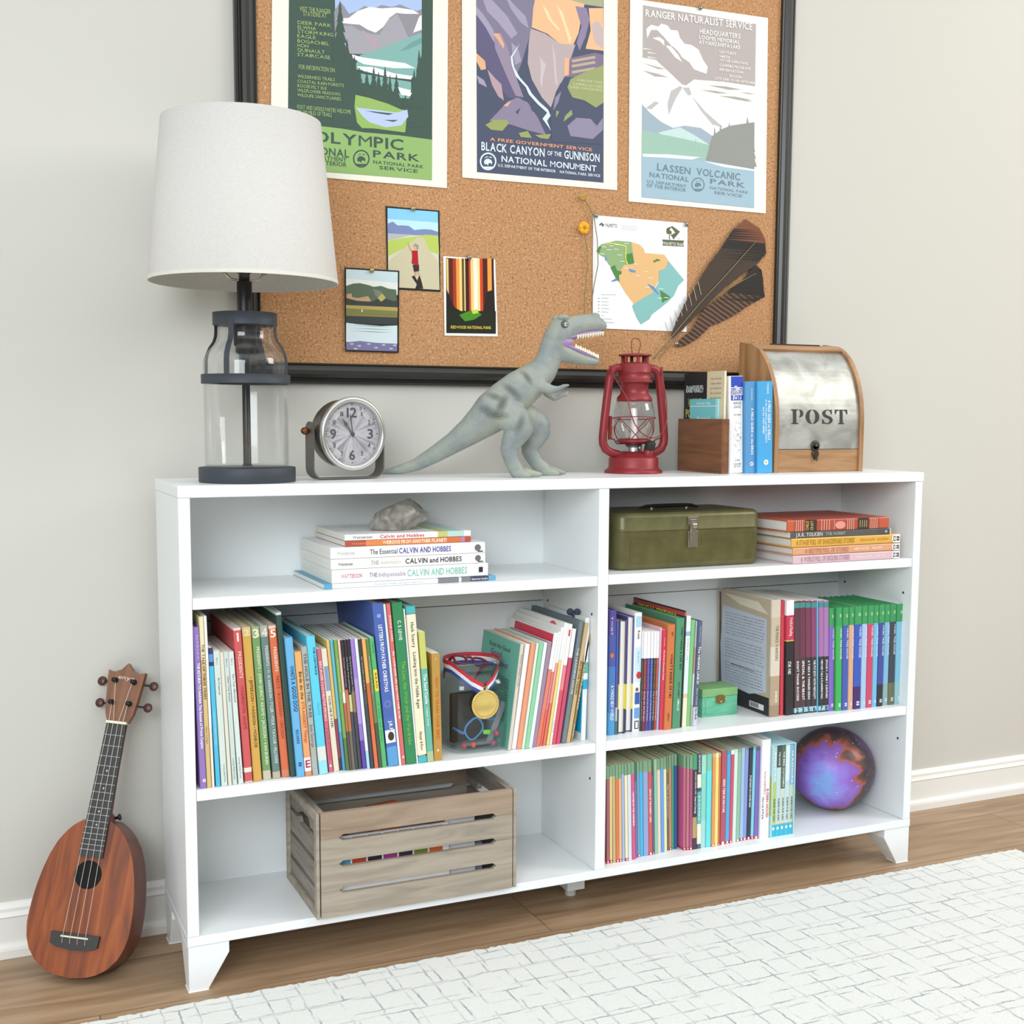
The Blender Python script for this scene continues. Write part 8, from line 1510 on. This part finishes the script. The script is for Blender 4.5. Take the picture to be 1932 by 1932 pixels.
for y0 in (0, DC-.009):
    for i in range(4):
        mb = MB(); slat(mb, -HWc+.002, HWc-.002, zl[i]+.0002, zl[i+1]-.0002, i > 0, i < 3, y0, y0+.009, cw2 if i == 3 else cw); mb.build('slat', CW, mods=[('bevel', .0012, 2)])
for s in (-1, 1):
    xo = s*HWc; x1 = s*(HWc-.010); a_, b_ = min(xo, x1), max(xo, x1)
    fa, fb = min(xo, xo+s*.006), max(xo, xo+s*.006)
    for i in range(4):
        mb = MB(); pts = [(.009, zl[i]+.004), (DC-.009, zl[i]+.004), (DC-.009, zl[i+1]-.004), (.009, zl[i+1]-.004)]
        if i == 3: pts = [(.0095, zl[i]+.004), (DC-.0095, zl[i]+.004), (DC-.0095, HC), (.150, HC), (.150, HC), (.0095, HC)]; pts = [(.0095, zl[i]+.004), (.060, zl[i]+.004), (.068, zl[i]+.018), (.140, zl[i]+.018), (.148, zl[i]+.004), (DC-.0095, zl[i]+.004), (DC-.0095, HC), (.0095, HC)]
        if i == 2: pts = [(.0095, zl[i]+.004), (DC-.0095, zl[i]+.004), (DC-.0095, zl[i+1]-.004), (.148, zl[i+1]-.004), (.140, zl[i+1]-.012), (.068, zl[i+1]-.012), (.060, zl[i+1]-.004), (.0095, zl[i+1]-.004)]
        mb.prism(pts, a_+.0004 if s > 0 else a_, b_-.0004 if s < 0 else b_, cwy, 'x'); mb.build('end_slat', CW)
    mb = MB(); mb.box(fa, fb, 0, .014, 0, HC, cw); mb.box(fa, fb, DC-.014, DC, 0, HC, cw); mb.box(fa, fb, .014, DC-.014, 0, .014, cw); mb.box(fa, fb, .014, DC-.014, HC-.014, HC, cw); mb.build('end_frame', CW, mods=[('bevel', .001, 2)])
MB().box(-HWc+.010, HWc-.010, .009, DC-.009, .002, .008, cwy).build('crate_floor', CW)
# contents: magazines and books standing and lying in the crate
def slab(name, label, cat, x, y, z, w_, d_, h_, c, rot, grp='books and magazines in the crate', edge=None, spine=None):
    t = thing(name, label, cat, (.3945+x, -.012+y, ZS+.0085+z), rot, grp)
    mb = MB(); mb.box(-w_/2, w_/2, 0, d_, 0, h_, M(c, .4, var=.08, scale=40)); 
    if spine:
        n = len(spine)
        for i, c_ in enumerate(spine): rect(mb, -w_/2+w_*i/n+.002, -w_/2+w_*(i+1)/n-.002, h_*.15, h_*.85, c_, -.0003)
    mb.build('cover', t); MB().box(-w_/2+.001, w_/2+.0004, .001, d_-.0005, h_*.12, h_*.88, PGW).build('pages', t)
slab('magazine', 'white magazine of coloured squares behind the upper crate slot', 'magazine', -.045, .013, .0, .21, .006, .1225, '#f0eeec', (R(-2), 0, 0), spine=None)
t_ = [o for o in COL.objects if o.name.startswith('magazine')][-1]
mb = MB()
for i, c_ in enumerate(('#58a0b8', '#c84830', '#2c2c34', '#a83c8c', '#3c3048', '#788c2c', '#d86428')):
    x0 = -.1+i*.028
    for z0, h_ in ((.070, .014), (.090, .022), (.1135, .007)): rect(mb, x0, x0+.025, z0, z0+h_, c_, -.0002)
mb.build('picture_grid', t_)
slab('picture_book', 'white picture book with red lettering behind the upper crate slot', 'book', .085, .021, .0, .055, .006, .126, '#f0eef0', (R(-2), 0, 0))
slab('picture_book', 'grey blue picture book low in the crate behind its lowest slot', 'book', -.015, .031, .0, .29, .010, .072, '#9aa8b8', (0, 0, 0))
slab('picture_book', 'charcoal picture book at the right inside the crate', 'book', .120, .044, .0, .075, .010, .130, '#4c4c50', (0, 0, R(-3)))
slab('picture_book', 'rust red book standing upright inside the crate', 'book', -.030, .070, .0, .060, .012, .148, '#a8502c', (R(-10), 0, R(12)))
slab('picture_book', 'pale grey book leaning inside the crate, left of the rust red one', 'book', -.090, .075, .0, .055, .012, .132, '#8c8880', (R(-8), R(8), R(-12)))
slab('picture_book', 'scarlet book lying low inside the crate, behind the grey one', 'book', -.080, .100, .0, .08, .012, .120, '#c84c34', (R(-14), 0, R(6)))
slab('picture_book', 'brown grey book leaning inside the crate, right of the rust red one', 'book', .030, .080, .0, .055, .012, .138, '#7c746c', (R(-10), R(-8), R(-10)))
# ================================================================== ukulele
ub = Vector((-.176, .108, .012)); hd = Vector((-.054, .2430, .485)); uu = (hd-ub).normalized()
nn = Vector((-math.sin(R(30)), -math.cos(R(30)), 0)); nn = (nn-uu*nn.dot(uu)).normalized(); yb_ = -nn; xr_ = yb_.cross(uu)
UK = thing('ukulele', 'brown pineapple shaped ukulele leaning on the wall left of the bookcase', 'ukulele')
UK.matrix_world = Matrix(((xr_.x, yb_.x, uu.x, ub.x), (xr_.y, yb_.y, uu.y, ub.y), (xr_.z, yb_.z, uu.z, ub.z), (0, 0, 0, 1)))
koa = ramp_mat('koa_top', [(.25, '#54280e'), (.45, '#7e3a10'), (.6, '#944814'), (.8, '#a45a20')], (10, 10, 1.1), 5, 6, .38, 1.2, .03); koas = ramp_mat('koa_sides', [(.25, '#4c2012'), (.5, '#682e1a'), (.8, '#7c3e24')], (16, 8, 1.5), 5, 5, .33, .8, .03); ebony = M('#2c2a28', .45, var=.15, scale=150); headw = ramp_mat('head_veneer', [(.3, '#6c4228'), (.7, '#8c5c3a')], (20, 10, 1.5), 5, 5, .4, .6, .03)
bodyL = .256; hwv = [(0, 0), (.012, .30), (.035, .50), (.08, .70), (.15, .87), (.22, .955), (.30, 1), (.37, 1), (.45, .99), (.55, .955), (.65, .90), (.75, .82), (.84, .71), (.91, .57), (.955, .44), (.985, .31), (1, .22)]
half = .0885
def interp(t):
    for (a, b_), (c_, d_) in zip(hwv, hwv[1:]):
        if a <= t <= c_: return b_+(d_-b_)*(t-a)/(c_-a)
    return .17
ol = []
N_ = 48
ts = [(.5-.5*math.cos(math.pi*i/N_)) for i in range(N_+1)]
right = [(half*interp(t), t*bodyL) for t in ts]; left = [(-x, z) for x, z in right[::-1]]
ol = right+[p for p in left if p[0] < -1e-6]
def scaled(pts, k_, cz=.10): return [(x*k_, cz+(z-cz)*k_) for x, z in pts]
MB().prism(ol, 0, .002, koa, 'y').build('soundboard', UK)
mb = MB(); n = len(ol); lay = [(1., .0021), (1., .055), (.985, .063), (.93, .067), (.6, .0695)]; vs = []
for k_, y in lay: vs += [(x, y, z) for x, z in scaled(ol, k_)]
mb.add(vs, [(j*n+i, j*n+(i+1) % n, (j+1)*n+(i+1) % n, (j+1)*n+i) for j in range(len(lay)-1) for i in range(n)], koas, True); mb.add(vs[-n:], [tuple(range(n))], koas); mb.add(vs[:n], [tuple(range(n))], koas); mb.build('body', UK)
MB().prism([(.0232*math.cos(R(a)), .1650+.0232*math.sin(R(a))) for a in range(0, 360, 10)], -.0003, .0, M('#0c0a0a', .9, var=0), 'y').build('soundhole', UK)
FB0, NUT, HT = .194, .418, .520
mb = MB(); mb.prism([(-.0205, FB0), (.0205, FB0), (.0172, NUT), (-.0172, NUT)], -.0058, -.0004, ebony, 'y'); FBD = mb.build('fretboard', UK)
mb = MB(); vs = []
for z, w_, d0, d1 in ((bodyL-.014, .0200, .0, .0580), (bodyL+.006, .0196, 0, .056), (bodyL+.014, .0193, 0, .026), (.33, .0186, 0, .0155), (.40, .0176, 0, .015), (NUT+.010, .0180, 0, .013)):
    for i in range(9): a = R(180*i/8); vs.append((w_*math.cos(a), d0-.0003+(d1)*math.sin(a), z))
fs = [(j*9+i, j*9+i+1, (j+1)*9+i+1, (j+1)*9+i) for j in range(5) for i in range(8)]+[(j*9+8, j*9, (j+1)*9, (j+1)*9+8) for j in range(5)]
mb.add(vs, fs, koas, True); mb.add(vs[:9], [tuple(range(9))], koas); mb.add(vs[-9:], [tuple(range(9))], koas); mb.build('neck', UK)
hsp = [(-.0185, NUT+.003), (.0185, NUT+.003), (.0245, NUT+.018), (.0280, NUT+.040), (.0325, HT-.018), (.0330, HT-.010), (.022, HT-.013), (.010, HT-.008), (0, HT+.004), (-.010, HT-.008), (-.022, HT-.013), (-.0330, HT-.010), (-.0325, HT-.018), (-.0280, NUT+.040), (-.0245, NUT+.018)]
mb = MB(); mb.prism(hsp, -.002, .0095, headw, 'y')
sil = M('#c8c4b8', .35, .5, var=0)
mb.text('enya', (-.0135, -.0024, HT-.024), (1, 0, -.06), (.15, 0, 1), .0068, sil, .029, 0); mb.build('headstock', UK)
MB().box(-.0178, .0178, -.0078, -.0003, NUT, NUT+.0042, M('#e8e2cc', .4)).build('nut', UK)
frm = M('#b8bab8', .3, .8, var=0); SL_ = NUT-.066
for i in range(1, 18):
    z = NUT-SL_*(1-2**(-i/12))
    if z < FB0+.008: break
    w_ = .0172+(.0205-.0172)*(NUT-z)/(NUT-FB0); MB().tube([(-w_, -.0060, z), (w_, -.0060, z)], .0008, frm, 6).build('fret', FBD)
    if i in (5, 7, 10, 12):
        zm = (z+NUT-SL_*(1-2**(-(i-1)/12)))/2; MB().prism([(.0026*math.cos(a*math.pi/4)*(1 if a % 2 == 0 else .35), zm+.0026*math.sin(a*math.pi/4)*(1 if a % 2 == 0 else .35)) for a in range(8)], -.0061, -.0056, sil, 'y').build('fret_marker', FBD)
mb = MB(); mb.prism([(-.0415, .0705), (.0415, .0705), (.0405, .0520), (.030, .0470), (0, .0440), (-.030, .0470), (-.0405, .0520)], -.0065, -.0003, ebony, 'y'); BRG = mb.build('bridge', UK, mods=[('bevel', .0012, 2)])
MB().tube([(-.0235, -.0072, .0645), (.0235, -.0072, .0645)], .0015, M('#e8e2cc', .4), 8).build('saddle', BRG)
strm = M('#d8d4c8', .35, .2, var=0)
pegs = [(-.0190, NUT+.036), (-.0205, NUT+.074), (.0205, NUT+.074), (.0190, NUT+.036)]
for i in range(4):
    sx = (-.0195, -.0065, .0065, .0195)[i]; nx_ = (-.0125, -.0042, .0042, .0125)[i]; px_, pz_ = pegs[i]
    MB().tube([(sx, -.0068, .054), (sx, -.0092, .0645), (nx_, -.0084, NUT+.002), (px_*.75, -.0075, pz_)], .00042, strm, 5).build('string', UK)
    mb = MB(); mb.lathe([(.0048, 0), (.0048, .002), (.0032, .0025), (.0032, .0085), (.0040, .009), (.0040, .0105), (1e-5, .0108)], M('#2c2a28', .35, .6), 16, (px_*.82, -.002, pz_), ax=(0, -1, 0))
    s = 1 if px_ > 0 else -1; ex_ = .0295 if i in (0, 3) else .033
    mb.tube([(s*(ex_-.006), .0060, pz_-.002), (s*(ex_+.0085), .0115, pz_-.002)], .0019, M('#2c2a28', .35, .6), 8); TP = mb.build('tuner_post', UK)
    mb = MB(); mb.ball((s*(ex_+.0140), .0125, pz_-.002), .0082, M('#4c2820', .35, var=.1), 16, 1, .42, 1); mb.build('tuner_knob', TP)
mb = MB(); mb.lathe([(.0025, .0), (.0025, .005), (.0055, .007), (.0055, .0095), (1e-5, .0115)], M('#16161a', .4), 16, (0, .030, 0), ax=(0, 0, -1)); mb.build('strap_button', UK)
mb = MB(); mb.lathe([(.0025, .0), (.0025, .005), (.0055, .007), (.0055, .0095), (1e-5, .0115)], M('#1c1a1a', .4), 16, (.0135, .036, bodyL+.005), ax=(1, 0, .35)); mb.build('heel_button', UK)
